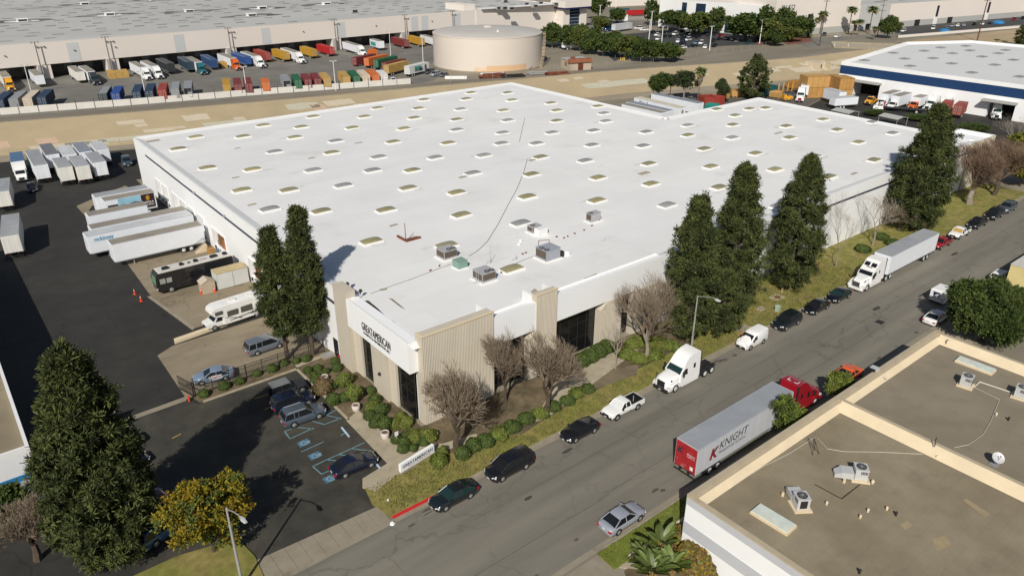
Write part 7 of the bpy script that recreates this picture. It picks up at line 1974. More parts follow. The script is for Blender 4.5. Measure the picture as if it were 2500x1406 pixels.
# office tower with blue glass at its right end
ot = thing('office_tower','pale corner tower with dark blue glass beside the huge warehouse','building',(306,325,0))
b = MB();b.box(-9,-1.5,0,-4.2,6,13.6);b.box(4.2,-1.5,0,9,6,13.6);b.box(-9.01,0,0,9.01,8,13.55);b.build('wall',far_wall,ot)
b = MB();b.box(-10,-4,11.2,10,8.2,14.6);b.build('canopy',far_wall,ot)
b = MB();b.box(-10.1,-4.1,10.4,10.1,8,11.19);b.build('band',sign_blue,ot)
for k in range(6):
    b = MB();b.box(-4.1,-.6,.4 + k * 1.7,4.1,-.02,1.9 + k * 1.7);b.build('window',mat('glass_blue',(.012,.03,.06),.1),ot)
    b = MB();b.box(-4.15,-.7,1.92 + k * 1.7,4.15,-.1,2.05 + k * 1.7);b.build('transom',metal_light,ot)

# ---- white yard wall in panels, with posts
wl_ = [(13.8,264.3),(19.6,262.5),(53.2,253.7),(91.5,245.3),(140.4,231.7)]
yw = thing('yard_wall','long white panelled wall between the truck yard and the channel','wall',(*wl_[0],0))
pts = []
for a,c in zip(wl_[:-1],wl_[1:]):
    a = Vector(a);c = Vector(c);n = max(1,round((c - a).length / 5))
    pts += [a + (c - a) * k / n for k in range(n)]
pts.append(Vector(wl_[-1]));o0 = Vector(wl_[0])
ww = mat('yard_wall_white',(.66,.63,.57),.75,var=.06,scale=.4)
for k,(a,c) in enumerate(zip(pts[:-1],pts[1:])):
    d = (c - a).normalized();n = Vector((-d.y,d.x)) * .12;a2 = a + d * .05;c2 = c - d * .05
    b = MB();b.prism([tuple(a2 - n - o0),tuple(c2 - n - o0),tuple(c2 + n - o0),tuple(a2 + n - o0)],0,1.9);b.build('panel',ww,yw)
    b = MB();q = a - o0;b.cyl((q.x,q.y - .2,0),(q.x,q.y - .2,2.9),.05,.05,5);b.build('post',metal_dark,yw)
# ---- containers on chassis, corrugated; doors face the channel
CM = {}
def cmat(n,c): 
    if n not in CM: CM[n] = mat('container_' + n,c,.6,var=.14,scale=.8,stain=tuple(v * .6 for v in c),stain_amt=.4,stain_scale=.5)
    return CM[n]
C_NAVY = cmat('navy',(.022,.045,.085));C_GREY = cmat('grey',(.27,.28,.29));C_CREAM = cmat('cream',(.62,.52,.40));C_SLATE = cmat('slate',(.03,.045,.05));C_BLUE = cmat('blue',(.02,.065,.27));C_RED = cmat('red',(.32,.05,.035));C_YEL = cmat('yellow',(.46,.26,.03));C_MAR = cmat('maroon',(.19,.032,.03));C_ORA = cmat('orange',(.60,.15,.03));C_GRN = cmat('green',(.022,.115,.05));C_TAN = cmat('tan',(.48,.30,.09));C_WHT = cmat('white',(.66,.66,.63));C_BRT = cmat('bright_red',(.42,.018,.02))
DOORROD = mat('door_rod',(.34,.34,.33),.5)
CG = 'containers along the white wall'
def container(label,p,heading,L,m,group=CG,open_=False,z0=1.05,H=2.85,front_is_p=True,lowroof=None,wheels=True,name='shipping_container',roofm=None):
    """p = ground point under the middle of the door end, length runs along heading"""
    t = thing(name,label,'container',(*p,0),R(heading),group);h = 1.22
    b = MB();n = int(L / .55)
    for s in (-1,1):
        for k in range(n):
            x0 = .1 + (L - .2) * k / n;x1 = .1 + (L - .2) * (k + .55) / n
            b.box(x0,min(s * (h - .03),s * h),z0 + .15,x1,max(s * (h - .03),s * h),z0 + H - .12)
    b.box(.06 if not open_ else 1.5,-h + .031,z0 + .05,L,h - .031,z0 + H - .03)
    if open_: b.box(.06,-h + .031,z0 + .05,1.49,-h + .1,z0 + H - .03);b.box(.06,h - .1,z0 + .05,1.49,h - .031,z0 + H - .03);b.box(.06,-h + .101,z0 + H - .1,1.49,h - .101,z0 + H - .03)
    b.build('box',m,t)
    b = MB()
    for s in (-1,1):
        b.box(0,min(s * (h - .1),s * (h + .01)),z0,.12,max(s * (h - .1),s * (h + .01)),z0 + H);b.box(L - .12,min(s * (h - .1),s * (h + .01)),z0,L + .01,max(s * (h - .1),s * (h + .01)),z0 + H)
        b.box(.121,min(s * (h - .06),s * (h + .008)),z0 + H - .11,L - .121,max(s * (h - .06),s * (h + .008)),z0 + H)
        b.box(.121,min(s * (h - .06),s * (h + .008)),z0,L - .121,max(s * (h - .06),s * (h + .008)),z0 + .14)
    b.box(0,-h + .1,z0 + H - .12,.1,h - .1,z0 + H);b.box(0,-h + .1,z0,.1,h - .1,z0 + .14)
    b.build('frame',m,t)
    b = MB();b.face([(.12,-h + .06,z0 + H - .02),(L - .12,-h + .06,z0 + H - .02),(L - .12,h - .06,z0 + H - .02),(.12,h - .06,z0 + H - .02)]);b.build('roof',roofm or m,t)
    if not open_:
        for s in (-1,1):
            y0 = .02 if s > 0 else -h + .11;b = MB();b.box(.03,y0,z0 + .15,.058,y0 + h - .13,z0 + H - .13)
            b.build('door',m,t)
            b = MB()
            for q in (.28,.72): b.cyl((.015,y0 + (h - .13) * q,z0 + .1),(.015,y0 + (h - .13) * q,z0 + H - .1),.035,.035,4)
            for zz in (.5,1.2,1.9,2.4): b.box(.0,y0 + .1,z0 + zz,.028,y0 + h - .25,z0 + zz + .06)
            b.build('lock_bar',DOORROD,t)
    if wheels:
        b = MB();b.box(0.3,-.5,z0 - .3,L,.5,z0 - .02);b.build('chassis',trim,t)
        for x in (1.6,2.85):
            for s in (-1,1): wheel(t,x,s * .92,.48,.5,rim_w)
    return t
for p,L,m,op,lab in [((20.4,265.1),13.5,C_NAVY,0,'navy container at the left edge, half cut by the picture'),((23.9,263.6),13.5,C_GREY,0,'grey container with rusty doors between two darker ones at the left'),((27.3,262.6),13.5,C_CREAM,0,'cream container with rust streaks near the left edge'),((30.8,261.8),13.5,C_NAVY,0,'navy container with a long shadow, rightmost of the left group'),
        ((46.3,256.2),13.5,C_SLATE,0,'dark slate container left of the bright blue one'),((49.6,255.0),12.5,C_BLUE,0,'bright blue container in the far yard'),((55.2,253.4),13.5,C_NAVY,0,'dark navy container left of its twin, behind the lamp pole'),((58.7,252.6),13.5,C_NAVY,0,'dark navy container next to the faded red one'),((62.3,251.6),13.0,C_RED,0,'faded red container between navy and grey ones'),((65.9,250.8),14,C_GREY,0,'grey container left of the open trailer'),((69.6,250.0),14,C_GREY,1,'grey trailer standing with its rear open by the wall'),
        ((81.3,248.0),12.5,C_YEL,0,'yellow container left of two maroon ones by the wall'),((84.5,246.8),12.5,C_MAR,0,'maroon container next to the yellow one'),((87.6,245.8),12.5,C_MAR,0,'maroon container with an empty bay on its right'),((93.0,244.6),8.5,C_ORA,0,'short orange container alone between empty bays'),((99.6,243.0),13.5,C_GREY,1,'grey trailer with open rear showing its tan inside'),((103.0,241.9),12.5,C_GRN,0,'green container next to the open grey trailer'),((106.2,241.1),12.5,C_MAR,0,'maroon container, left of two between green and tan'),((109.3,240.3),12.5,C_MAR,0,'maroon container, right of two between green and tan'),((112.3,239.2),12.5,C_TAN,0,'tan container beside the twin headed lamp pole'),
        ((118.8,237.8),12.5,C_TAN,0,'tan yellow container left of the green one, right group'),((122.2,237.0),12.5,C_GRN,0,'green container in the right group by the wall'),((125.4,236.0),12.5,C_CREAM,0,'pale cream container between green and orange ones'),((128.6,235.0),12.5,C_ORA,0,'orange container in the right group by the wall'),((131.6,234.6),9,C_WHT,0,'white short trailer at the right end of the wall row')]:
    container(lab,p,71.5,L,m,open_=bool(op),roofm=C_GREY if m is C_SLATE else None)
# six standing sideways in the open yard
for p,L,m,lab in [((142.5,277.5),13,C_MAR,'maroon container turned sideways, farthest of the sideways group'),((144.2,270.5),13,C_ORA,'orange container turned sideways in the yard'),((145.0,264.5),13,C_GRN,'green container turned sideways in the yard'),((145.2,258.5),13,C_MAR,'dark maroon container turned sideways between green and tan'),((141.5,250.5),13,C_TAN,'tan container turned sideways beside the mural trailer')]:
    container(lab,p,24,L,m,group='containers standing sideways',z0=.6 if m is C_MAR else 1.05)
mt = container('white trailer with a teal mural on its side near the tank',(146.5,244.0),22,12.5,C_WHT,group='containers standing sideways')
for k,(x0,x1,z0_,z1_,m) in enumerate(((3.2,7.5,1.6,3.4,mat('mural_teal',(.06,.30,.27),.6,var=.3,scale=1)),(6.0,8.2,1.5,2.7,mat('mural_dark',(.05,.07,.06),.6)),(9.6,10.8,1.5,3.3,mat('mural_purple',(.13,.07,.12),.6)),(4.0,5.2,1.5,2.6,mat('mural_cream',(.45,.36,.26),.6)))):
    b = MB();b.box(x0,-1.25,z0_,x1,-1.232 - .004 * k,z1_);b.build('mural_patch',m,mt)
# ---- trailers and lorries backed into the docks
FG = 'lorries at the far docks'
def far_dock(label,nose,body=None,roofm=None,L=16.0,tr=None,hd=-91.0,dark=False,cont=None):
    """nose = ground point under the nose of the trailer; tr = tractor paint"""
    d = Vector((math.cos(R(hd)),math.sin(R(hd))));c = Vector(nose) - d * (L / 2)
    if cont is not None:
        return container(label,tuple(Vector(nose)),hd + 180,L,cont,FG)
    t = trailer(label,tuple(c),hd,L=L,body=body or tr_white,roofm=roofm or tr_roof_tan,group=FG,parts=False,lines=False)
    if tr is not None:
        f = Vector(nose) + d * 4.6
        tractor('tractor pulling the ' + label,tuple(f),hd,tr,FG)
    return t
P_TEAL = paint('teal_bright',(.02,.13,.16),.35);P_OR2 = paint('vivid_orange',(.65,.13,.02),.35)
tr_dark = mat('trailer_dark',(.035,.038,.042),.5,var=.1);tr_nv = mat('trailer_navy',(.03,.05,.075),.5,var=.1)
far_dock('cream trailer at the left edge docks',(27.8,306),tr_cream,tr=P_YELLOW,L=15)
far_dock('white trailer standing alone at the left docks',(36.9,302.5))
far_dock('white trailer with red marks in the second dock bay',(49.4,302.5),tr_cream)
far_dock('white trailer behind a gunmetal tractor',(52.6,301.0),tr=P_GUN)
far_dock('white trailer left of the white twins',(69.6,300.0),tr=P_WHITE,hd=-91)
far_dock('white trailer right of the white twins',(73.6,300.2),tr=P_WHITE)
far_dock('black trailer beside the white twins',(79.8,302.2),tr_dark,tr_dark)
far_dock('dark grey trailer beside the teal tractor',(86.6,301.6),tr_nv,mat('trailer_roof_navy',(.06,.085,.11),.6),hd=-95)
far_dock('white trailer behind the teal tractor',(89.2,299.5),tr=P_TEAL,hd=-94)
far_dock('blue trailer right of the teal tractor',(95.6,301.8),mat('trailer_blue',(.03,.07,.17),.5),mat('trailer_roof_blue2',(.03,.075,.18),.6),hd=-95)
far_dock('white trailer behind the orange tractor',(103,301.6),tr=P_OR2,hd=-92)
far_dock('bright blue trailer right of the orange tractor',(108.8,301.5),mat('trailer_bluebright',(.03,.08,.25),.5),mat('trailer_roof_blue3',(.035,.09,.25),.6))
far_dock('white trailer in the middle dock bay',(112.4,301.2),tr=P_WHITE,hd=-92)
far_dock('rust red container right of the middle white lorry',(119.6,308),L=14,cont=C_RED,hd=-92)
far_dock('yellow container left of a white lorry at the docks',(126.2,304.6),L=14,cont=C_YEL,hd=-92)
far_dock('white trailer between two yellow containers',(129.5,301.5),tr=P_WHITE,hd=-93)
far_dock('yellow container left of the bright red one',(138.9,306),L=13,cont=C_YEL,hd=-93)
far_dock('bright red container at the docks',(147.6,307),L=14,cont=C_BRT,hd=-93)
far_dock('long white trailer right of the bright red container',(159.4,304.5),tr=P_WHITE,hd=-95)
mt2 = far_dock('short white trailer with a green mural at the docks',(173.7,310),L=11,hd=-97)
b = MB();b.box(-4.5,-TRW / 2 - .02,1.5,1.5,-TRW / 2 - .012,3.2);b.build('mural_patch',MATS['mural_teal'],mt2)
far_dock('maroon container left of the tank',(185.6,308),L=15,cont=C_MAR,hd=-97)
far_dock('yellow container just left of the tank',(194.5,308.5),L=15,cont=C_YEL,hd=-98)
far_dock('white trailer half hidden by the tank',(199.8,305),L=15,hd=-98,tr=P_RED)
for lab,x,y,w,d_,h_,m in (('tan hay coloured pile of pallets by the white twins',62.5,309,6.5,5,2.6,C_TAN),('tan pallet pile behind the teal tractor',100.8,308,2.2,4.5,2.4,C_TAN),('orange machinery under a white hood at the docks',165.2,303.5,3.5,3,2.2,C_ORA)):
    t = thing('pallet_stack',lab,'pallets',(x,y,0))
    for i in range(3):
        for j in range(3):
            b = MB();x0 = -w / 2 + i * w / 3;hh = h_ * random.uniform(.75,1.0);b.box(x0 + .05,-d_ / 2 + j * d_ / 3,0,x0 + w / 3 - .05,-d_ / 2 + (j + 1) * d_ / 3 - .08,hh);b.build('stack',m,t)
# parked cars by the sideways trailers
car('suv','dark SUV left of the cars below the mural trailer',(157.3,245.7),200,P_BLACK);car('suv','silver SUV in front of the tank among the yard cars',(156.0,239.8),200,P_SILVER);car('sedan','grey blue sedan nearest the tank in the far yard',(158.0,237.2),200,P_SLATE);car('sedan','white sedan tucked at the end of the white wall row',(137.6,239.0),250,P_WHITE)
# yard lamp poles
def yard_lamp(label,p,H_,twin=True,m=paint_white,r=.14):
    t = thing('lamp_pole',label,'lamp pole',(*p,0),R(-15),'lamp poles');b = MB();b.cyl((0,0,0),(0,0,H_),r,r * .7,7);b.build('pole',m,t)
    b = MB();b.box(-1.1,-.06,H_ - .12,1.1,.06,H_);b.build('arm',m,t)
    for s in ((-1,1) if twin else (1,)):
        b = MB();b.box(s * .8 - .35,-.25,H_ - .05,s * .8 + .35,.25,H_ + .2);b.build('lamp',metal_light,t)
for lab,p,h_ in (('white twin headed lamp pole beside the tan container',(113.6,236.2),9.7),('white lamp pole in front of the maroon containers',(86.9,246.2),9.2),('white lamp pole in front of the navy containers',(57.9,254.0),9.5),('white lamp pole at the left group of containers',(32.0,290.8),9.5),('white lamp pole right of the long white trailer',(168.8,294.0),10),('white lamp pole left of the tank by the sideways trailers',(170.1,270.0),10)): yard_lamp(lab,p,h_)
for k,x in enumerate((40,63,109.5,158,195.5,224)):
    q = fp(x,1.6);t = thing('wall_pole',f'brown floodlight pole against the huge warehouse front, {ORD[k]} from the left','pole',(*q,0));b = MB();b.cyl((0,0,0),(0,0,13.2),.22,.16,6);b.build('pole',mat('pole_brown',(.16,.13,.11),.8),t);b = MB();b.box(-1.3,-.08,12.9,1.3,.08,13.1);b.box(-1.3,-.2,12.7,-.9,.2,13.2);b.box(.9,-.2,12.7,1.3,.2,13.2);b.build('crossarm',metal_grey,t)

# ---- water tank
TC = (188.9,250.5);TRad,TH = 22.0,12.6
tk = thing('water_tank','huge round cream water tank with a low domed roof','water tank',(*TC,0))
N_ = 72
def circ(r,z): return [(r * math.cos(2 * PI * k / N_),r * math.sin(2 * PI * k / N_),z) for k in range(N_)]
b = MB();b.loft([circ(TRad,0),circ(TRad,TH - .35),circ(TRad + .12,TH - .33),circ(TRad + .12,TH)],0,caps=False);b.build('shell',tank_cream,tk,30)
b = MB();b.loft([circ(TRad + .1,TH),circ(TRad * .97,TH + .35),circ(TRad * .6,TH + 1.2),circ(TRad * .2,TH + 1.6),circ(.4,TH + 1.65)],0,caps=True);b.build('roof',mat('tank_roof',(.50,.47,.43),.7,var=.05,scale=.1),tk,40)
b = MB();b.loft([circ(TRad + .5,0),circ(TRad + .5,.4),circ(TRad + .02,.42)],0,caps=False);b.build('footing',concrete_kerb,tk)
for lo,hi,z0_,z1_,m in ((-128,-84,.45,2.6,tank_primer),(-141,-128,.45,1.9,mat('tank_primer_pale',(.68,.50,.34),.7))):
    b = MB();n = 14
    for k in range(n):
        a0,a1 = R(lo + (hi - lo) * k / n),R(lo + (hi - lo) * (k + 1) / n);r_ = TRad + .03
        b.face([(r_ * math.cos(a0),r_ * math.sin(a0),z0_),(r_ * math.cos(a1),r_ * math.sin(a1),z0_),(r_ * math.cos(a1),r_ * math.sin(a1),z1_),(r_ * math.cos(a0),r_ * math.sin(a0),z1_)])
    b.build('primer_patch',m,tk)
# stair winding down the right side
a0,a1 = R(-33),R(-60)
n = 26
for k in range(n):
    f0 = k / n;a = a0 + (a1 - a0) * f0;z = TH * (1 - f0);w_ = (a1 - a0) / n
    b = MB();q0,q1 = a,a + w_;r0_,r1_ = TRad + .15,TRad + 1.5
    b.prism([(r0_ * math.cos(q0),r0_ * math.sin(q0)),(r1_ * math.cos(q0),r1_ * math.sin(q0)),(r1_ * math.cos(q1),r1_ * math.sin(q1)),(r0_ * math.cos(q1),r0_ * math.sin(q1))],z - .5,z - .4);b.build('step',parapet_cream,tk)
b = MB()
for k in range(n):
    a = a0 + (a1 - a0) * k / n;a2 = a0 + (a1 - a0) * (k + 1) / n;z = TH * (1 - k / n);z2 = TH * (1 - (k + 1) / n);r1_ = TRad + 1.55
    p0 = (r1_ * math.cos(a),r1_ * math.sin(a));p1 = (r1_ * math.cos(a2),r1_ * math.sin(a2))
    b.face([(*p0,z - .55),(*p1,z2 - .55),(*p1,z2 + .6),(*p0,z + .6)])
b.build('stair_side',parapet_cream,tk)
b = MB();b.box(-1,-1,TH + 1.6,1,1,TH + 2.2);b.cyl((-4,-12,TH + .8),(-4,-12,TH + 1.9),.5,.5,8);b.build('vent',far_wall,tk)
b = MB();ang = R(-80);b.cyl((TRad * math.cos(ang),TRad * math.sin(ang),.3),((TRad + 2) * math.cos(ang),(TRad + 2) * math.sin(ang),1.6),.12,.12,6);b.build('pipe',rust,tk)

# ---- pump house and things around the tank
ph = thing('pump_house','small tan pump house with a brown mansard front and brown door','building',(*(208.2,215.9),0),R(-18))
b = MB();b.box(-4.6,0,0,4.6,8.5,3.6);b.build('wall',mat('pump_wall',(.46,.38,.29),.8,var=.05),ph)
b = MB();b.box(-4.8,1.2,3.6,4.8,8.7,3.85);b.build('roof',far_wall_grey,ph)
b = MB();b.profile([(-5.1,3.0),(5.1,3.0),(4.6,4.3),(-4.6,4.3)],-.6,1.2);b.v = [(x,y + (z - 3.0) * .35,z) for x,y,z in b.v];b.build('mansard',mat('mansard_brown',(.24,.085,.04),.8,var=.15),ph)
b = MB();b.box(-1.1,-.06,0,1.1,-.003,2.6);b.build('door',mat('door_brown',(.12,.03,.02),.7),ph)
b = MB();b.box(-4.66,3,1.4,-4.603,4.6,2.8);b.build('window',mat('shutter_brown',(.25,.09,.05),.7),ph)
b = MB();b.box(-2,4,3.85,-.4,5.4,4.4);b.build('vent',rust,ph)
for lab,p,rz,L_,m in (('white box trailer nearest the pump house',(245.1,259.4),-30,11,tr_white),('white box trailer between the tank and the trees',(247.2,275.3),-30,14,tr_white)): trailer(lab,p,rz,L=L_,body=m,roofm=tr_roof_tan if 'nearest' in lab else tr_roof_pale,parts=False,lines=False,group='trailers behind the tank')
for lab,p,n_,m in (('stack of rusty pipes and a white pipe at the foot of the tank',(169.6,222.7),9,rust),('dark pipe bundle at the foot of the tank beside the rusty pipes',(177.2,219.0),5,metal_dark),('brown timber stack left of the pump house',(193.4,213.1),5,rust),('grey silo bags by the tank stair',(188.1,218.4),4,galvanised)):
    t = thing('pipe_stack',lab,'pipes',(*p,0),R(-20))
    for k in range(n_):
        b = MB();q = k % 3;b.cyl((-5 + random.uniform(0,2),q * .7,.35 + .6 * (k // 3)),(3.5 + random.uniform(0,2),q * .7,.35 + .6 * (k // 3)),.32,.32,7);b.build('pipe',paint_white if (k == n_ - 1 and 'white' in lab) else m,t)
b = MB();b.box(-4,-.4,0,4,.4,1.0);o = b.build('barrier',paint_white,None,None,(*(158.7,230.0),0));o.rotation_euler = (0,0,R(-38));tag(o,'white concrete barrier between the yard cars and the pipes','barrier')
for k,p in zip(('left','middle','right'),((238.2,223.0),(238.9,222.4),(239.4,222.0))):
    b = MB();b.cyl((0,0,0),(0,0,1.3),.25,.25,8);tag(b.build('bollard',yellow_line,None,None,(*p,0)),k + ' one of three yellow bollards in front of the trees by the pump house','bollard','yellow bollards')
# chain link fences: posts, rails and thin mesh wires
def wire_fence(label,pts,H_,sp,m=galvanised,wires=True):
    o = Vector(pts[0]);t = thing('wire_fence',label,'fence',(o.x,o.y,0),0,'wire fences')
    pm_ = MB();pm_.cyl((0,0,0),(0,0,H_),.05,.05,5);me = pm_.mesh('post',m)
    for a,c in zip(pts[:-1],pts[1:]):
        a = Vector(a);c = Vector(c);n = max(1,round((c - a).length / sp))
        for k in range(n): q = a + (c - a) * k / n - o;put('post',me,t,(q.x,q.y,0))
        w = MB();a2,c2 = a - o,c - o
        for z in [H_ - .05] + ([.15,.5,.9,1.3,1.7] if wires else []): w.cyl((a2.x,a2.y,z),(c2.x,c2.y,z),.025 if z > H_ - .1 else .012,None,3)
        w = w.build('wire',m,t);w['kind'] = 'stuff'
    return t
wire_fence('wire fence along the far bank below the tank and car park',[(152.0,223.7),(184.9,217.5),(222.6,216.0),(245.9,212.8),(272.9,210.8),(317.8,210.5),(336.4,210.6)],2.4,6)
wire_fence('wire fence along the near bank behind the yard',[(11.1,205.7),(22.7,205.1),(33.8,202.1),(41.8,200.3)],2.2,3.5)

# ---- flood channel bridge and outfall
br = thing('road_bridge','concrete road bridge over the flood channel near the blue striped building','bridge',(*(357.7,188.7),0),R(-56))
b = MB();b.box(-6,-9,-.9,62,9,.25);b.build('deck',mat('bridge_deck',(.40,.34,.25),.85,var=.1),br)
for s in (-9.2,8.9): b = MB();b.box(-6,s,-.2,62,s + .3,.9);b.build('parapet',concrete_kerb,br)
b = MB();b.box(-6,-9.3,-.9,62,-9.21,-.5);b.build('kerb',parapet_cream,br)
for x in (14,34): b = MB();b.box(x,-8,-5,x + .8,8,-.9);b.build('pier',concrete_kerb,br)
for x in (-6,0): b = MB();b.cyl((x,-9,.2),(x,-9,2.2),.12,.12,5);b.build('rail_post',paint_white,br)
of_x = 305.0;of_p = bank_pt(of_x,.5)
of = thing('storm_outfall','white concrete outfall with two dark round pipe mouths in the channel bank','outfall',(of_p[0],of_p[1],of_p[2]),R(-12))
b = MB();b.profile([(-3.6,-3.2),(3.6,-3.2),(3.0,2.0),(-2.6,2.0)],-1.6,4.5);b.build('headwall',concrete_patch,of)
for z,y in ((.35,-1.62),(-1.75,-1.62)): b = MB();b.cyl((0,y - .02,z),(0,y + .3,z),1.15,1.15,18);b.build('pipe_mouth',dark_void,of)
for s in (-1,1): b = MB();b.profile([(s * 3.2,-3.2),(s * 3.7,-3.2),(s * 3.1,2.2),(s * 2.7,2.2)],-4.5,-1.61);b.build('wing_wall',concrete_patch,of)

# ---- blue striped warehouse at the right
bz = 10.2
BW = [(245.3,129.9),(311.9,140.3),(337.8,126.8),(339.8,105.5),(420,40),(246,14)]
bs = thing('striped_warehouse','white warehouse with a broad navy stripe and a white roof at the right','warehouse',(*BW[0],0))
ox,oy = BW[0]
def bpart(name,mb,m,parent=None): return shift(mb,ox,oy).build(name,m,parent or bs)
wx = lambda y: ox + (246 - ox) * (oy - y) / (oy - 14)
b = MB()
wall_open(b,BW[0],BW[5],0,6.3,[(oy - 124,oy - 115.5,0,4.6),(oy - 83,oy - 76,0,4.6)],5,0,None,1)
for a,c in zip(BW[:-1],BW[1:]): b.face([(*a,0),(*c,0),(*c,bz),(*a,bz)])
b.face([(*BW[0],9.0),(*BW[5],9.0),(*BW[5],bz),(*BW[0],bz)])
bpart('wall',b,[paint_wall_white,dark_void])
b = MB();b.face([(BW[0][0],BW[0][1],6.3),(BW[5][0],BW[5][1],6.3),(BW[5][0],BW[5][1],9.0),(BW[0][0],BW[0][1],9.0)]);bpart('stripe',b,navy)
b = MB();b.face([(x,y,bz - .9) for x,y in BW]);bpart('roof',b,mat('roof_pale_grey',(.66,.66,.645),.7,var=.03,scale=.05))
b = MB()
cx_,cy_ = 310,85
for a,c in zip(BW,BW[1:] + BW[:1]):
    a = Vector(a);c = Vector(c);ce = Vector((cx_,cy_));i0 = a + (ce - a).normalized() * 1.6;i1 = c + (ce - c).normalized() * 1.6
    b.face([(*a,bz),(*c,bz),(*i1,bz - .88),(*i0,bz - .88)])
bpart('parapet',b,paint_white)
s2 = MB();s2.box(-1.6,-1.2,0,1.6,1.2,.3);s2m = s2.mesh('skylight',mat('skylight_grey2',(.28,.28,.265),.5))
for p in ((258.2,128.7),(283.4,131.2),(258.4,113.2),(272.9,122.0),(297.8,126.7),(281.8,116.3),(312.0,126.9),(299.6,117.4),(274.6,107.1),(324.5,123.0),(312.6,116.7),(260.9,95.2),(299.6,107.4),(283.3,97.1),(313.0,107.1),(324.5,108.9),(300.1,97.5),(264.7,83.0)): put('skylight',s2m,bs,(p[0] - ox,p[1] - oy,bz - .89),R(-8))
for y0,y1 in ((125.4,115),(84.4,75.5)):
    b = MB();b.prism([(wx(y0) - 2.6,y0),(wx(y0) - .02,y0),(wx(y1) - .02,y1),(wx(y1) - 2.6,y1)],4.7,5.2);bpart('canopy',b,far_wall_grey)
b = MB();b.prism([(wx(129) - .05,129),(wx(129) + .1,129),(wx(127.6) + .1,127.6),(wx(127.6) - .05,127.6)],0,2.4);bpart('door',b,navy)
# lorries in front of it
BG2 = 'lorries at the blue striped warehouse'
box_truck('amber yellow cab truck in front of the dark opening',(237.0,112.8),183,P_YELLOW,P_YELLOW,P_YELLOW,L=4.0,flat=True,group=BG2)
box_truck('white box truck beside the amber truck',(238.2,108.7),183,P_WHITE,tr_white,tr_roof_tan,L=9,Hb=4.0,group=BG2)
box_truck('white box truck second from the amber truck',(237.6,105.0),183,P_WHITE,tr_white,tr_roof_tan,L=9,Hb=4.0,group=BG2)
box_truck('white and orange rental style box truck in the row',(241.2,100.9),183,P_OR2,tr_white,tr_roof_tan,L=6,Hb=3.6,group=BG2)
for lab,p in (('white sleeper tractor backed to the striped wall, left of two',(240.4,97.2)),('white sleeper tractor backed to the striped wall, right of two',(240.4,93.6))): tractor(lab,p,182,P_WHITE,BG2)
tr5 = box_truck('white and red day cab truck with a long black flatbed',(232.2,102.0),118,P_WHITE,trim,trim,L=11,flat=True,group=BG2)
b = MB();b.box(4.35,-1.2,1.0,4.6,1.2,2.6);b.build('headboard',P_RED,tr5)
container('rust orange container on a chassis by the striped wall',(235.4,90.6),15,7,C_RED,BG2);container('maroon container on a green chassis by the striped wall',(235.6,87.2),12,7.5,cmat('brick',(.26,.06,.04)),BG2)
tractor('white tractor backing out of the right hand opening',(244.0,79.6),205,P_WHITE,BG2)
# crates stacked by the white wall
ck = MB()
ckm = [wood,mat('wood_pale',(.50,.29,.10),.8,var=.15,scale=1.5),mat('wood_deep',(.36,.19,.055),.8,var=.15,scale=1.5)]
def crate(label,x,y,z,w,d_,h_,m,rz=-30):
    t = thing('wooden_crate',label,'crate',(x,y,z),R(rz),'stacked wooden crates');b = MB();b.box(-w / 2,-d_ / 2,0,w / 2,d_ / 2,h_);b.build('box',m,t)
    b = MB()
    for k in range(5): xx = -w / 2 + (w - .12) * k / 4;b.box(xx,-d_ / 2 - .06,0,xx + .12,-d_ / 2 - .002,h_)
    for k in range(4): yy = -d_ / 2 + (d_ - .12) * k / 3;b.box(-w / 2 - .06,yy,0,-w / 2 - .002,yy + .12,h_)
    b.box(-w / 2 - .05,-d_ / 2 - .065,h_ - .15,w / 2,-d_ / 2 - .003,h_);b.build('batten',ckm[2],t)
crate('lower left wooden crate of the tall stack',232.8,131.2,0,8,5,3.4,wood);crate('upper left wooden crate of the tall stack',232.8,131.2,3.42,8,5,3.4,ckm[1]);crate('lower right wooden crate of the tall stack',236.0,123.6,0,5,6,3.4,ckm[1]);crate('upper right wooden crate of the tall stack',236.0,123.6,3.42,5,6,3.6,wood);crate('wooden crate behind the stack',239.2,129.0,0,6,6,6.2,ckm[2])
# storage yard between the main warehouse and the crates
SG = 'trailers in the storage yard'
def lay(label,x0,y0,x1,y1,**k):
    return trailer(label,((x0 + x1) / 2,(y0 + y1) / 2),math.degrees(math.atan2(y1 - y0,x1 - x0)),L=math.hypot(x1 - x0,y1 - y0),group=SG,parts=False,**k)
lay('storage yard trailer closest to the main roof edge, grey top',160.6,147.6,160.4,132.5,roofm=tr_roof_tan);lay('storage yard trailer second from the main roof edge, blue grey top',163.8,148.8,163.6,133.0,roofm=MATS['trailer_roof_slate'])
s3 = lay('white lettered trailer with a portrait on its rear, cream top',169.3,133.6,170.6,152.0,roofm=mat('trailer_roof_cream',(.60,.54,.40),.7,var=.08))
put_text('lettering','Blu S',1.0,(5.0,-SY,2.9),(-1,0,0),(0,0,1),txt_dark,s3,.004,3.6)
sk1 = mat('print_skin',(.36,.20,.14),.6);sk2 = mat('print_hair',(.05,.03,.025),.6);sk3 = mat('print_shirt',(.20,.17,.16),.6)
for k,(cy,cz,ry,rz_,m) in enumerate(((0,2.2,.62,.5,sk3),(0,2.95,.40,.52,sk2),(0,2.86,.32,.44,sk1),(0,2.55,.26,.16,sk2))):
    b = MB();Lx = math.hypot(170.6 - 169.3,152 - 133.6) / 2;b.face([(-Lx - .055 - k * .004,cy + ry * math.cos(a * PI / 8),cz + rz_ * math.sin(a * PI / 8)) for a in range(16)]);b.build('print_portrait',m,s3)
lay('large white trailer with a blue grey top near the palm',178.6,134.5,178.8,152.6,roofm=MATS['trailer_roof_slate'])
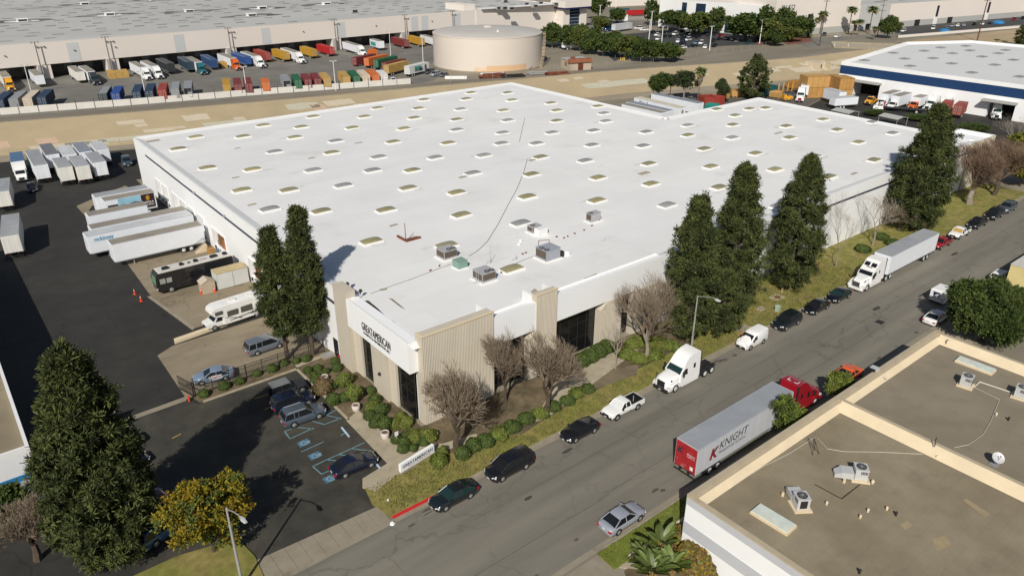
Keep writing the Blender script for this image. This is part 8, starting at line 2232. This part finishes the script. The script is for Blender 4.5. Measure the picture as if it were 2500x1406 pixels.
for lab,x,y,w,d_,h_,m in (('red bin in the storage yard under the small tree',*(193.2,142.9),4.5,4,3,C_RED),('second red bin right of the first',*(194.9,140.7),3,3,3,C_RED),('teal skip behind the dark pine',*(222.1,140.9),4,4,3.2,mat('skip_teal',(.01,.09,.11),.6)),('teal tarp beside the large white trailer',*(187.8,137.3),3.5,3.5,2,mat('tarp_teal',(.02,.22,.19),.6)),('tan timber bundle above the red bins',*(207.0,147.5),4,3,2.2,C_TAN),('loose timber pile left of the dark pine',*(212.5,146.7),4,3,2,ckm[1]),('brown timber rack beyond the yellow machine',*(240.7,142.9),5,3,2.4,ckm[2]),('pale pallet pile beside the teal skip',*(221.7,137.7),3.6,3,1.8,ckm[1])):
    t = thing('storage_bin' if 'bin' in lab or 'skip' in lab else 'timber_pile',lab,'bin' if 'bin' in lab or 'skip' in lab else 'pile',(x,y,0),R(random.uniform(-25,25)))
    b = MB();b.profile([(-w / 2,.3),(w / 2,.3),(w / 2 + .4,h_),(-w / 2 - .4,h_)],-d_ / 2,d_ / 2);b.build('body',m,t)
    b = MB()
    for k in range(4): xx = -w / 2 + w * (k + .5) / 4;b.box(xx - .1,-d_ / 2 - .12,0,xx + .1,-d_ / 2 - .003,h_);b.box(xx - .1,-d_ / 2,h_ + .003,xx + .1,d_ / 2,h_ + .25)
    b.build('rib',m,t)
t = thing('yellow_forklift','yellow machine with a raised mast in the storage yard','forklift',(*(220.1,132.3),0),R(-30));b = MB();b.box(-1.6,-.9,.4,1.4,.9,1.5);b.box(-1.6,-.8,1.5,-.8,.8,2.0);b.build('body',P_YELLOW,t)
b = MB();b.cyl((-.6,-.75,1.5),(-.3,-.7,2.6),.07,.07,5);b.cyl((-.6,.75,1.5),(-.3,.7,2.6),.07,.07,5);b.cyl((1.5,-.4,.2),(1.5,-.4,3.2),.09,.09,5);b.cyl((1.5,.4,.2),(1.5,.4,3.2),.09,.09,5);b.box(-1.0,-.8,2.6,.8,.8,2.7);b.build('mast',trim,t)
for x in (-1.0,.9):
    for s in (-1,1): wheel(t,x,s * .9,.42,.35)
t = thing('yellow_trestle','yellow steel trestles standing in the storage yard','trestle',(*(232.2,141.1),0),R(-15))
for k in range(4): b = MB();b.cyl((k * 2 - 3,0,0),(k * 2 - 2.4,.3,3),.1,.1,5);b.cyl((k * 2 - 1.8,.6,0),(k * 2 - 2.4,.3,3),.1,.1,5);b.build('leg',P_YELLOW,t)
trailer('white trailer parked along the crates with its tractor',(232.0,133.6),208,L=11,body=tr_white,roofm=tr_roof_pale,parts=False,lines=False,group=SG);tractor('white tractor with a red grille in the storage yard',(221.2,128.6),208,P_WHITE,SG,grille=P_RED)
lay('white trailer in front of the crate stack',226.5,117.5,229.5,124.5,roofm=tr_roof_pale);lay('low white trailer roof just beyond the main roof edge',219.5,116.8,227.6,113.8,roofm=tr_roof_pale,H=3.4)
for lab,p,L_ in (('pale carport roof beyond the main roof, left one',(209.3,106.9),5),('pale carport roof beyond the main roof, right one',(212.9,94.7),5)):
    t = thing('carport',lab,'carport',(*p,0),R(-8));b = MB();b.profile([(-L_ / 2,2.4),(0,2.9),(L_ / 2,2.4),(L_ / 2,2.3),(0,2.8),(-L_ / 2,2.3)],-3,3);b.build('roof',far_wall_grey,t)
    for x in (-L_ / 2 + .2,L_ / 2 - .2):
        for y in (-2.8,2.8): b = MB();b.cyl((x,y,0),(x,y,2.35),.08,.08,5);b.build('post',metal_grey,t)

# ---- car park beyond the tank: small cars are one mesh each
def far_car_mesh(name,body,suv=False,van=False):
    L,h,H_ = (4.7,.92,1.45) if not suv else (4.8,.96,1.75)
    b = MB()
    b.profile([(-L / 2,.3),(L / 2,.3),(L / 2,.65),(L / 2 - .25,.82),(1.1,.95),(-2.0,1.0),(-L / 2,.9)],-h,h,0,[.06,.06,.1,.08,0,0,.06])
    rb_ = -2.15 if suv else -1.7
    b.profile([(rb_,.97),(1.1,.93),(.25,H_ - .04),(-1.2 if not suv else -1.95,H_ - .04)],-h * .93,h * .93,1,[0,0,.16,.16])
    b.profile([(.3,H_ - .04),(.2,H_ + .02),(-1.15 if not suv else -1.9,H_ + .02),(-1.25 if not suv else -2.0,H_ - .04)],-h * .78,h * .78,0)
    for x in (1.4,-1.35):
        for s in (-1,1): b.cyl((x,s * (h - .22),.32),(x,s * (h + .01),.32),.33,.33,10,2,mcap=2);b.cyl((x,s * (h + .011),.32),(x,s * (h + .02),.32),.19,.19,8,3)
    return b.mesh(name,[body,glass_car,tyre,rim_m])
FCM = {}
def far_car(label,p,rz,m,suv=False,group='cars in the far car park',z=.01):
    k = (m.name,suv)
    if k not in FCM: FCM[k] = far_car_mesh('parked_car',m,suv)
    o = put('parked_car',FCM[k],None,(*p,z),R(rz));return tag(o,label,'car',group)
Z2c = [((363.5,298.0),'white car turning on the far street above the car park',P_WHITE,0,12),((330.2,297.2),'white pickup shaped car at the left end of the shaded row',P_WHITE,1,150),((326.8,289.9),'second white car at the left end of the shaded row',P_WHITE,0,150)]
for p,lab,m,suv,rz in Z2c: far_car(lab,p,rz,m,bool(suv))
wcars = [((303.4,259.1),'white SUV below the shaded row, left',1),((326.1,267.3),'white pickup coloured car among the black rows',1),((303.9,246.9),'white car left of the widest white SUV',0),((312.8,247.9),'widest white SUV in the middle of the car park',1),((308.2,235.9),'white SUV beside the pale blue car',1),((287.2,230.5),'white car nearest the channel fence',0),((298.1,225.6),'pale grey car by the lamp pole, lower row',0),((315.8,270.7),'white car half hidden behind the tree tops',0)]
for k,(p,lab,suv) in enumerate(wcars): far_car(lab,p,[205,200,215,190,205,175,30,200][k],P_WHITE,bool(suv))
dk = [((295.4,231.2),150),((297.9,240.1),150),((316.1,253.5),200),((332.3,276.2),150),((326.8,275.8),150),((321.5,275.2),150),((337.6,276.9),150),((337.1,272.5),150),((333.8,265.9),150),((330.6,259.4),150),((321.9,279.6),150),((313.2,264.1),150),((315.6,262.3),150),((324.4,262.0),150),((323.7,251.8),150),((304.9,225.6),200),((335.5,251.3),150),((328.1,240.3),200),((330.7,238.2),200),((331.0,234.0),200),((318.9,237.3),200),((308.4,249.3),150)]
for k,(p,rz) in enumerate(sorted(dk,key=lambda q: q[0][0] / q[0][1])): far_car('dark car in the far car park, ' + ORD[k] + ' of the dark ones from the left',p,rz,(P_BLACK,P_NAVY,P_DKGREEN)[k % 3],k % 3 == 1)
for p,lab,m,suv,rz in [((306.3,237.4),'pale blue car beside a white SUV in the car park',P_BLUE,0,200),((332.2,247.5),'grey car at the kerb island of the car park',P_SLATE,0,150),((337.9,247.4),'small red car at the kerb island of the car park',P_RED,0,150),((327.1,229.1),'grey SUV under the big tree at the right of the car park',P_GREY,1,205),((326.7,221.8),'teal pickup coloured car at the right end of the car park',paint('teal_dark',(.01,.07,.09)),1,190),
        ((345.9,228.6),'dark car beyond the right hand lamp pole',P_BLACK,0,180),((385.4,208.9),'white car driving on the far street by the palms',P_WHITE,0,190),((386.4,216.9),'grey blue pickup coloured car behind the utility pole',P_SLATE,1,200),((327.7,330.7),'white car at the foot of the blue glass tower',P_WHITE,0,20)]: far_car(lab,p,rz,m,bool(suv))
for k,(p,m,suv,lab) in enumerate([((438.5,200.0),P_WHITE,1,'white van like car beside the small cypress'),((464.1,195.3),P_WHITE,1,'white van with dark windows along the far building'),((474.8,192.3),P_GREY,0,'grey car at the end of the blue tarp'),((486.1,194.2),P_SILVER,0,'silver car left of the white one along the far building'),((490.9,193.2),P_WHITE,0,'white car in the middle of the far building row'),((495.9,192.1),P_SILVER,0,'silver car right of the white one along the far building'),((505.7,190.1),P_BLACK,1,'black SUV in the far building row'),((512.1,188.1),P_WHITE,0,'white car just right of the tall utility pole'),((520.6,187.3),P_NAVY,0,'navy car beside the blue tarpaulin'),((556.1,187.0),P_RED,1,'red truck coloured car near the right edge'),((569.2,186.5),P_BLACK,1,'black SUV cut by the right edge, far row'),((425.0,200.9),P_WHITE,0,'white car between the palms and the small tree')]): far_car(lab,p,190 + 7 * (k % 3),m,bool(suv),'cars along the far right building')
for p,h_,lab in (((297.2,259.9),10,'white lamp pole at the left of the far car park'),((290.5,245.8),8.5,'short white lamp pole among the far trees'),((293.0,219.3),10.5,'white lamp pole in the middle of the far car park'),((330.9,218.6),11,'white lamp pole at the right of the far car park'),((265.3,294.4),9,'white lamp pole behind the white trailers'),((343.8,341.4),9,'white lamp pole by the blue glass tower'),((331.4,288.9),10,'tall white lamp pole at the far street'),((394.2,376.6),9,'thin white lamp pole before the red containers')): yard_lamp(lab,p,h_,'middle' in lab or 'short' in lab,paint_white,.22)

# ---- trees of the far side: a few crowns, copied, turned and scaled
FT = [broadleaf_meshes(81 + k,10,5.2,[leaf_green,leaf_mid,leaf_dark] if k != 2 else [leaf_mid,leaf_olive,leaf_green],n=230,per=26,leaf=(.34,.2),lobes=10,trunk=.2,tuft=1.1,tm=bark_pale if k == 0 else bark) for k in range(4)]
TGR = 'leafy trees on the far side'
def far_tree(label,x,y,h,r,k=0,rz=0): return tree('leafy_tree',label,x,y,0,FT[k % 4],rz,(r / 5.2,r / 5.2,h / 10),TGR)
fr = [(240.9,269.5,10.9,6.03),(242.4,261.5,11.1,5.95),(243.7,253.8,11.3,5.39),(240.3,243.6,9.3,4.77),(241.4,236.6,9.5,5.65),(242.2,230.0,9.8,5.12),(242.7,223.7,9.6,5.52),(243.8,217.2,8.9,5.46),(246.6,212.3,8.5,5.90),(251.1,208.8,8.2,5.46),(255.5,208.1,6.3,3.68),(255.3,255.0,8.7,5.02),(262.1,249.7,7.6,5.04),(263.2,240.5,7.3,4.96)]
for k,a in enumerate(fr): far_tree(f'leafy tree of the row beyond the pump house, {ORD[k]} from the tank',*a,k,k * 47)
bk = [(349.9,349.0,12.9,6.30,'tall dense tree right of the blue glass tower'),(342.2,325.3,8.3,4.98,'round tree on the far street before the red containers'),(304.8,301.9,7.2,4.53,'small brown green tree at the foot of the glass tower'),(353.3,305.8,11.7,5.44,'tree left of the far street corner'),(343.4,287.1,9.1,5.47,'tree over the left end of the shaded car row'),(348.0,283.6,9.5,4.99,'tree beside the white car turning on the far street'),(330.9,259.2,10.6,7.01,'large tree over the middle of the far car park'),(347.1,260.3,11.2,6.02,'tree before the far office glass'),(365.1,265.7,12.9,5.01,'tree at the left of the far office'),(333.0,228.5,12.7,11.22,'biggest tree at the right of the far car park'),(339.6,219.6,9.4,6.74,'bright green tree beside the right lamp pole'),(354.3,232.7,13.6,5.41,'tree before the lettered far wall'),(350.5,219.1,14.0,5.74,'tree left of the small cypress'),(366.0,219.5,10.4,6.16,'round tree nearest the far street corner'),(348.2,213.0,6.6,5.67,'low brown shrub tree at the far street corner'),(331.9,210.4,6.4,4.37,'low tree beside the reddish bank'),(368.5,283.4,13.3,6.45,'tall tree before the orange roofed shed'),(401.2,190.5,10.9,3.95,'leaning pale stemmed tree below the far right building'),(432.3,200.0,4.7,1.85,'small conical tree beside the white van')]
for k,(*a,lab) in enumerate(bk): far_tree(lab,a[0],a[1],a[2] * 1.08,a[3] * 1.25,k,k * 61)
CYP = pine_meshes(91,10,2.2,n=130,per=24,base=.02,fat=2.2,tuft=.8)
def conifer(label,a,name='cypress_tree'): x,y,h,r = a;return tree(name,label,x,y,0,CYP,30,(r / 2.2,r / 2.2,h / 10),TGR)
conifer('small pointed cypress at the end of the far tree row',(373.4,218.1,10.8,1.44))
# storage yard trees
MIDT = [broadleaf_meshes(101,11,4.2,[leaf_green,leaf_mid,leaf_dark],n=420,per=34,leaf=(.24,.12),lobes=12,trunk=.12,tuft=.85),broadleaf_meshes(102,12,4.6,[leaf_grey,leaf_dark,leaf_green],n=330,per=32,leaf=(.26,.1),lobes=9,trunk=.3,tuft=.85,tm=bark_pale),broadleaf_meshes(103,8,3.2,[leaf_grey,leaf_green,leaf_dark],n=220,per=30,leaf=(.24,.1),lobes=6,trunk=.4,tuft=.8,multi=2)]
def mid_tree(label,a,k): x,y,h,r = a;H0,R0 = ((11,4.2),(12,4.6),(8,3.2))[k];return tree('leafy_tree',label,x,y,0,MIDT[k],k * 50,(r / R0,r / R0,h / H0),TGR)
mid_tree('dense green tree behind the storage yard trailers, left one',(190.2,160.6,8.6,4.33),0);mid_tree('thin tree top between the dense tree and the grey tree',(197.6,161.7,7.4,2.15),1);mid_tree('grey green forked tree left of the palm in the storage yard',(194.7,153.7,10.1,4.03),1);mid_tree('small two headed tree above the red bins',(200.2,142.9,7.5,3.45),2)
pine_at('dark ragged pine at the back corner of the main roof',(213.3,140.9,13.1,4.72),9,1.0,n=520,per=36,fat=1.7,base=.05,tops=3,tuft=.75)
mid_tree('rounded pale bush beside the white storage yard trailer',(222.3,117.8,2.4,2.26),2);mid_tree('low bush beyond the main roof edge by the carports',(220.9,104.4,1.7,3.44),0);mid_tree('dark low hedge bush beyond the main roof, left of the far pine',(225.5,93.9,1.4,4.13),0);mid_tree('dark low hedge bush right of the far pine',(222.4,77.6,2.2,4.65),0)
conifer('dark conifer cut by the right edge beyond the sandy bank',(422.8,135.2,11.1,3.70),'conifer_tree')

# palms
def palm_meshes(seed,h,r,n=34,skirt=True,fan=True):
    rnd = random.Random(seed);c = MB();t = MB()
    for k in range(n):
        a = k * 2.39996;el = R(80 - 115 * k / n + rnd.uniform(-8,8));L = r * rnd.uniform(.85,1.1);w = r * (.20 if fan else .09)
        pts = []
        for i in range(5):
            u = i / 4;e2 = el - u * u * (.9 if not fan else .55)
            pts.append(Vector((math.cos(a) * math.cos(e2),math.sin(a) * math.cos(e2),math.sin(e2))) * (L * u) + Vector((0,0,h)))
        s = Vector((-math.sin(a),math.cos(a),0))
        for i in range(4):
            w0 = w * (0.25 + 1.1 * math.sin(PI * (i / 4) * .9 + .15));w1 = w * (0.25 + 1.1 * math.sin(PI * ((i + 1) / 4) * .9 + .15)) if i < 3 else w * .15
            for q in (-1,1):
                dn = Vector((0,0,-.45 * w))
                c.face([pts[i],pts[i + 1],pts[i + 1] + s * (q * w1) + dn,pts[i] + s * (q * w0) + dn],0 if k < n * .72 else 1)
    t.cyl((0,0,-.2),(0,0,h),.24 if fan else .3,.17,8)
    if skirt: t.loft([[(rr_ * math.cos(q * PI / 5),rr_ * math.sin(q * PI / 5),z) for q in range(10)] for rr_,z in ((.3,h * .55),(r * .42,h * .72),(r * .35,h * .9),(.3,h))],0)
    return c.mesh('crown',[mat('palm_green',(.075,.095,.025),.6,var=.3),mat('palm_dry',(.22,.16,.06),.8,var=.3)]),t.mesh('trunk',mat('palm_trunk',(.17,.13,.095),.9,var=.2))
PAL = palm_meshes(3,12,2.6,skirt=False);PAL2 = palm_meshes(4,12,2.4,n=40,skirt=True)
def palm(label,a,me=None,rk=1.0):
    x,y,h,r = a;return tree('palm_tree',label,x,y,0,me or PAL,int(x) % 90,(r / 2.5 * rk,r / 2.5 * rk,h / 14.0),'palm trees')
palm('shaggy palm with a thick dry skirt in the storage yard',(195.2,148.4,11.1,2.34),PAL2);palm('tall fan palm left of the grey wall panel',(403.3,212.9,14.3,3.29));palm('tall fan palm right of the grey wall panel',(412.1,206.1,14.5,3.32));palm('short palm before the grey wall panel, left one',(398.4,207.7,7.8,2.49));palm('short palm before the grey wall panel, right one',(400.6,205.9,8.4,2.50));palm('drooping palm behind the left utility pole',(391.2,222.1,12.0,3.25));palm('shorter palm left of the left utility pole',(388.6,224.1,9.1,2.74));palm('feathery palm above the shaded car rows',(371.8,297.2,10.0,3.96));palm('squat palm below the far right building',(390.8,192.3,6.7,2.42),PAL2)
palm('thin palm before the far office, left one',(412.5,289.5,15.1,3.07));palm('thin palm before the far office, right one',(420.5,289.5,13.8,3.11))
palm('small red leaved palm on the sandy bank, left one',(425.6,147.8,2.1,1.75),PAL);palm('small red leaved palm on the sandy bank, right one',(423.6,143.8,1.9,1.74),PAL)

# ---- far right building with lettering
EA,EB = (356.0,228.5),(640.0,184.0)
ed = (Vector(EB) - Vector(EA)).normalized();en = Vector((ed.y,-ed.x))
eb = thing('far_warehouse','long pale warehouse with dark slit windows along the far street','warehouse',(*EA,0),math.atan2(ed.y,ed.x))
EL = (Vector(EB) - Vector(EA)).length;EH = 13.0
b = MB();b.box(0,0,3.2,66,90,EH + 6);b.box(66.01,0,3.2,EL,90,EH);b.build('wall',far_wall,eb)
b = MB();b.box(-.0,-.02,0,EL,89.9,3.19);b.build('plinth',far_wall_grey,eb)
b = MB();b.face([(66.5,.6,EH + .01),(EL,.6,EH + .01),(EL,89,EH + .01),(66.5,89,EH + .01)]);b.build('roof',roof_grey,eb)
b = MB();b.box(66.2,-.6,0,92,-.05,EH + .6);b.build('grey_panel',mat('grey_panel',(.47,.47,.45),.8,var=.02),eb)
for x in (73,84): b = MB();b.box(x,-.9,.3,x + 4.2,-.61,3.4);b.build('window',glass_dark,eb)
for x in (25,137,190): b = MB();b.box(x,-.4,4.2,x + 1.7,-.03,10.5);b.build('slit_window',mat('slit_blue',(.012,.012,.04),.3),eb);b = MB();b.box(x - 1,-.35,.0,x + 2.2,-.025,4.19);b.build('pilaster',paint_white,eb)
for x in (118,150,64): b = MB();b.box(x,-.3,.1,x + 4.6,-.03,3.4);b.build('door',dark_void,eb)
for k in range(26): b = MB();x = 72 + (k % 9) * 22;y = 10 + (k // 9) * 26;b.box(x,y,EH,x + 5,y + 2,EH + .35);b.build('skylight',MATS['skylight_far'],eb)
lt = mat('lettering_slate',(.10,.105,.12),.6)
for k in range(3): b = MB();b.box(4.2,-.12,13.6 + k * .75,6.4,-.02,14.0 + k * .75);b.build('lettering',lt,eb)
put_text('lettering','LKQ',3.0,(10.6,-.1,13.6),(1,0,0),(0,0,1),lt,eb,.05,6.6,bold=.03)
of2 = thing('far_office','white office wing with tall dark glass behind the palms','building',(356.5,229.5,0),math.atan2(ed.y,ed.x) + R(105))
b = MB();b.box(0,-6,0,70,-.05,15.0);b.build('wall',paint_white,of2)
for x0,x1,z1 in ((12,27,8.5),(40,46,14),(52,55,14)): b = MB();b.box(x0,-.04,.4,x1,.25,z1);b.build('window',MATS['glass_blue'],of2)
# ---- things at the top edge: orange roofed shed, red containers, white hall
hs = thing('far_hall','white hall behind the red containers at the top of the picture','building',(*(416.4,407.4),0),R(-12));b = MB();b.box(0,0,0,150,60,14);b.build('wall',far_wall,hs);b = MB();b.box(-1,-1,14,151,61,14.6);b.build('roof',roof_grey,hs)
for x in (10,26): b = MB();b.box(x,-.2,8,x + 12,-.01,9.5);b.build('window',MATS['slit_blue'],hs)
sh = thing('open_shed','open shed with an orange and green roof at the top edge','shed',(*(430.0,357.3),0),R(-14))
for k in range(8): b = MB();b.box(k * 8,0,7.5,k * 8 + 7.6,22,7.9);b.build('roof_sheet',(mat('roof_orange',(.48,.10,.04),.7),mat('roof_lime',(.22,.26,.05),.7))[k == 4 or k == 6],sh)
for k in range(5): b = MB();b.cyl((k * 15 + .5,.5,0),(k * 15 + .5,.5,7.5),.3,.3,6);b.build('post',metal_light,sh)
for lab,p,L_,m in (('bright red container trailer at the top of the picture',(375.2,349.0),15,C_BRT),('teal container left of the bright red one, far away',(374.9,362.7),14,mat('far_teal',(.03,.10,.12),.6)),('brick red container right of the trees, far away',(414.4,354.1),14,C_RED)): container(lab,p,-14,L_,m,'containers at the top edge')
trailer('white trailer behind the open shed, far away',(429.7,342.6),-14,L=14,parts=False,lines=False,group='containers at the top edge');tr6 = trailer('long grey trailer turning on the far street with a blue tractor',(315.7,296.0),8,L=16,body=tr_roof_pale,roofm=tr_roof_pale,parts=False,group='lorries on the far street');tractor('blue tractor of the long grey trailer on the far street',((307.1,300.1)),188,paint('deep_blue',(.01,.05,.12)),'lorries on the far street');trailer('short white truck box under the trees by the right lamp',(360.4,241.1),-10,L=7,parts=False,lines=False,group='lorries on the far street')
w2 = thing('gate_wall','white gate piers and bars before the far red containers','gate',(*(356.1,332.1),0),R(-14));
for x in (0,16): b = MB();b.box(x,0,0,x + 2.2,1,3.6);b.build('pier',paint_white,w2)
for k in range(20): b = MB();b.box(2.4 + k * .68,.3,.1,2.55 + k * .68,.45,2.6);b.build('bar',metal_light,w2)
# red earth beds and verges by the car park
slab('red_bank',[(324.8,215.8),(345.6,215.0),(339.6,208.2),(360.3,207.6),(369.0,215.1),(354.9,223.8),(335.5,222.7)],.25,mat('red_earth',(.20,.075,.05),.95,var=.2));slab('far_verge',[(358.3,221.3),(375.3,216.6),(384.9,222.4),(373.0,227.1)],.2,grass_dry);slab('far_verge',[(353.2,274.7),(358.2,256.5),(364.6,261.2),(360.5,279.2)],.2,grass_dry)
wl3 = MB();a,c = (409.6,188.3),(515.3,166.7);wl3.prism([a,c,(c[0],c[1] + .6),(a[0],a[1] + .6)],0,1.2);tag(wl3.build('bank_wall',far_wall),'low pale wall at the top of the sandy bank','wall')
t = thing('tarpaulin','bright blue tarpaulin heap by the far building cars, left one','tarpaulin',(*(457.0,186.0),0));b = MB();b.sphere((0,0,.3),3.0,9,5,0,.5);b.build('sheet',sky_blue_paint,t);t = thing('tarpaulin','bright blue tarpaulin heap by the far building cars, right one','tarpaulin',(*(527.3,185.0),0));b = MB();b.sphere((0,0,.3),3.4,9,5,0,.5);b.build('sheet',sky_blue_paint,t)
# utility poles and wires
def util_pole(label,base,top_x,h_,r=.26,m=None):
    t = thing('utility_pole',label,'utility pole',(*base,0),0,'wooden utility poles');m = m or mat('pole_wood',(.10,.065,.045),.9,var=.2);b = MB();b.cyl((0,0,0),(0,0,h_),r,r * .6,7);b.build('pole',m,t)
    for z in (h_ - 1.2,h_ - 3.4,h_ - 6): b = MB();b.box(-1.6,-.1,z,1.6,.1,z + .2);b.v = [(x * .7 + y * .7,-x * .7 + y * .7,z_) for x,y,z_ in b.v];b.build('crossarm',m,t)
    return t
util_pole('wooden utility pole by the road bridge',(347.5,196.6),0,26);util_pole('wooden utility pole on the sandy bank',(428.1,157.7),0,25,.32,mat('pole_red',(.13,.055,.04),.9));util_pole('thin utility pole right of the grey wall panel',(402.1,196.2),0,19,.2)
yard_lamp('dark thin lamp pole beyond the main roof end',(211.30,69.67),7.5,False,metal_dark,.09)
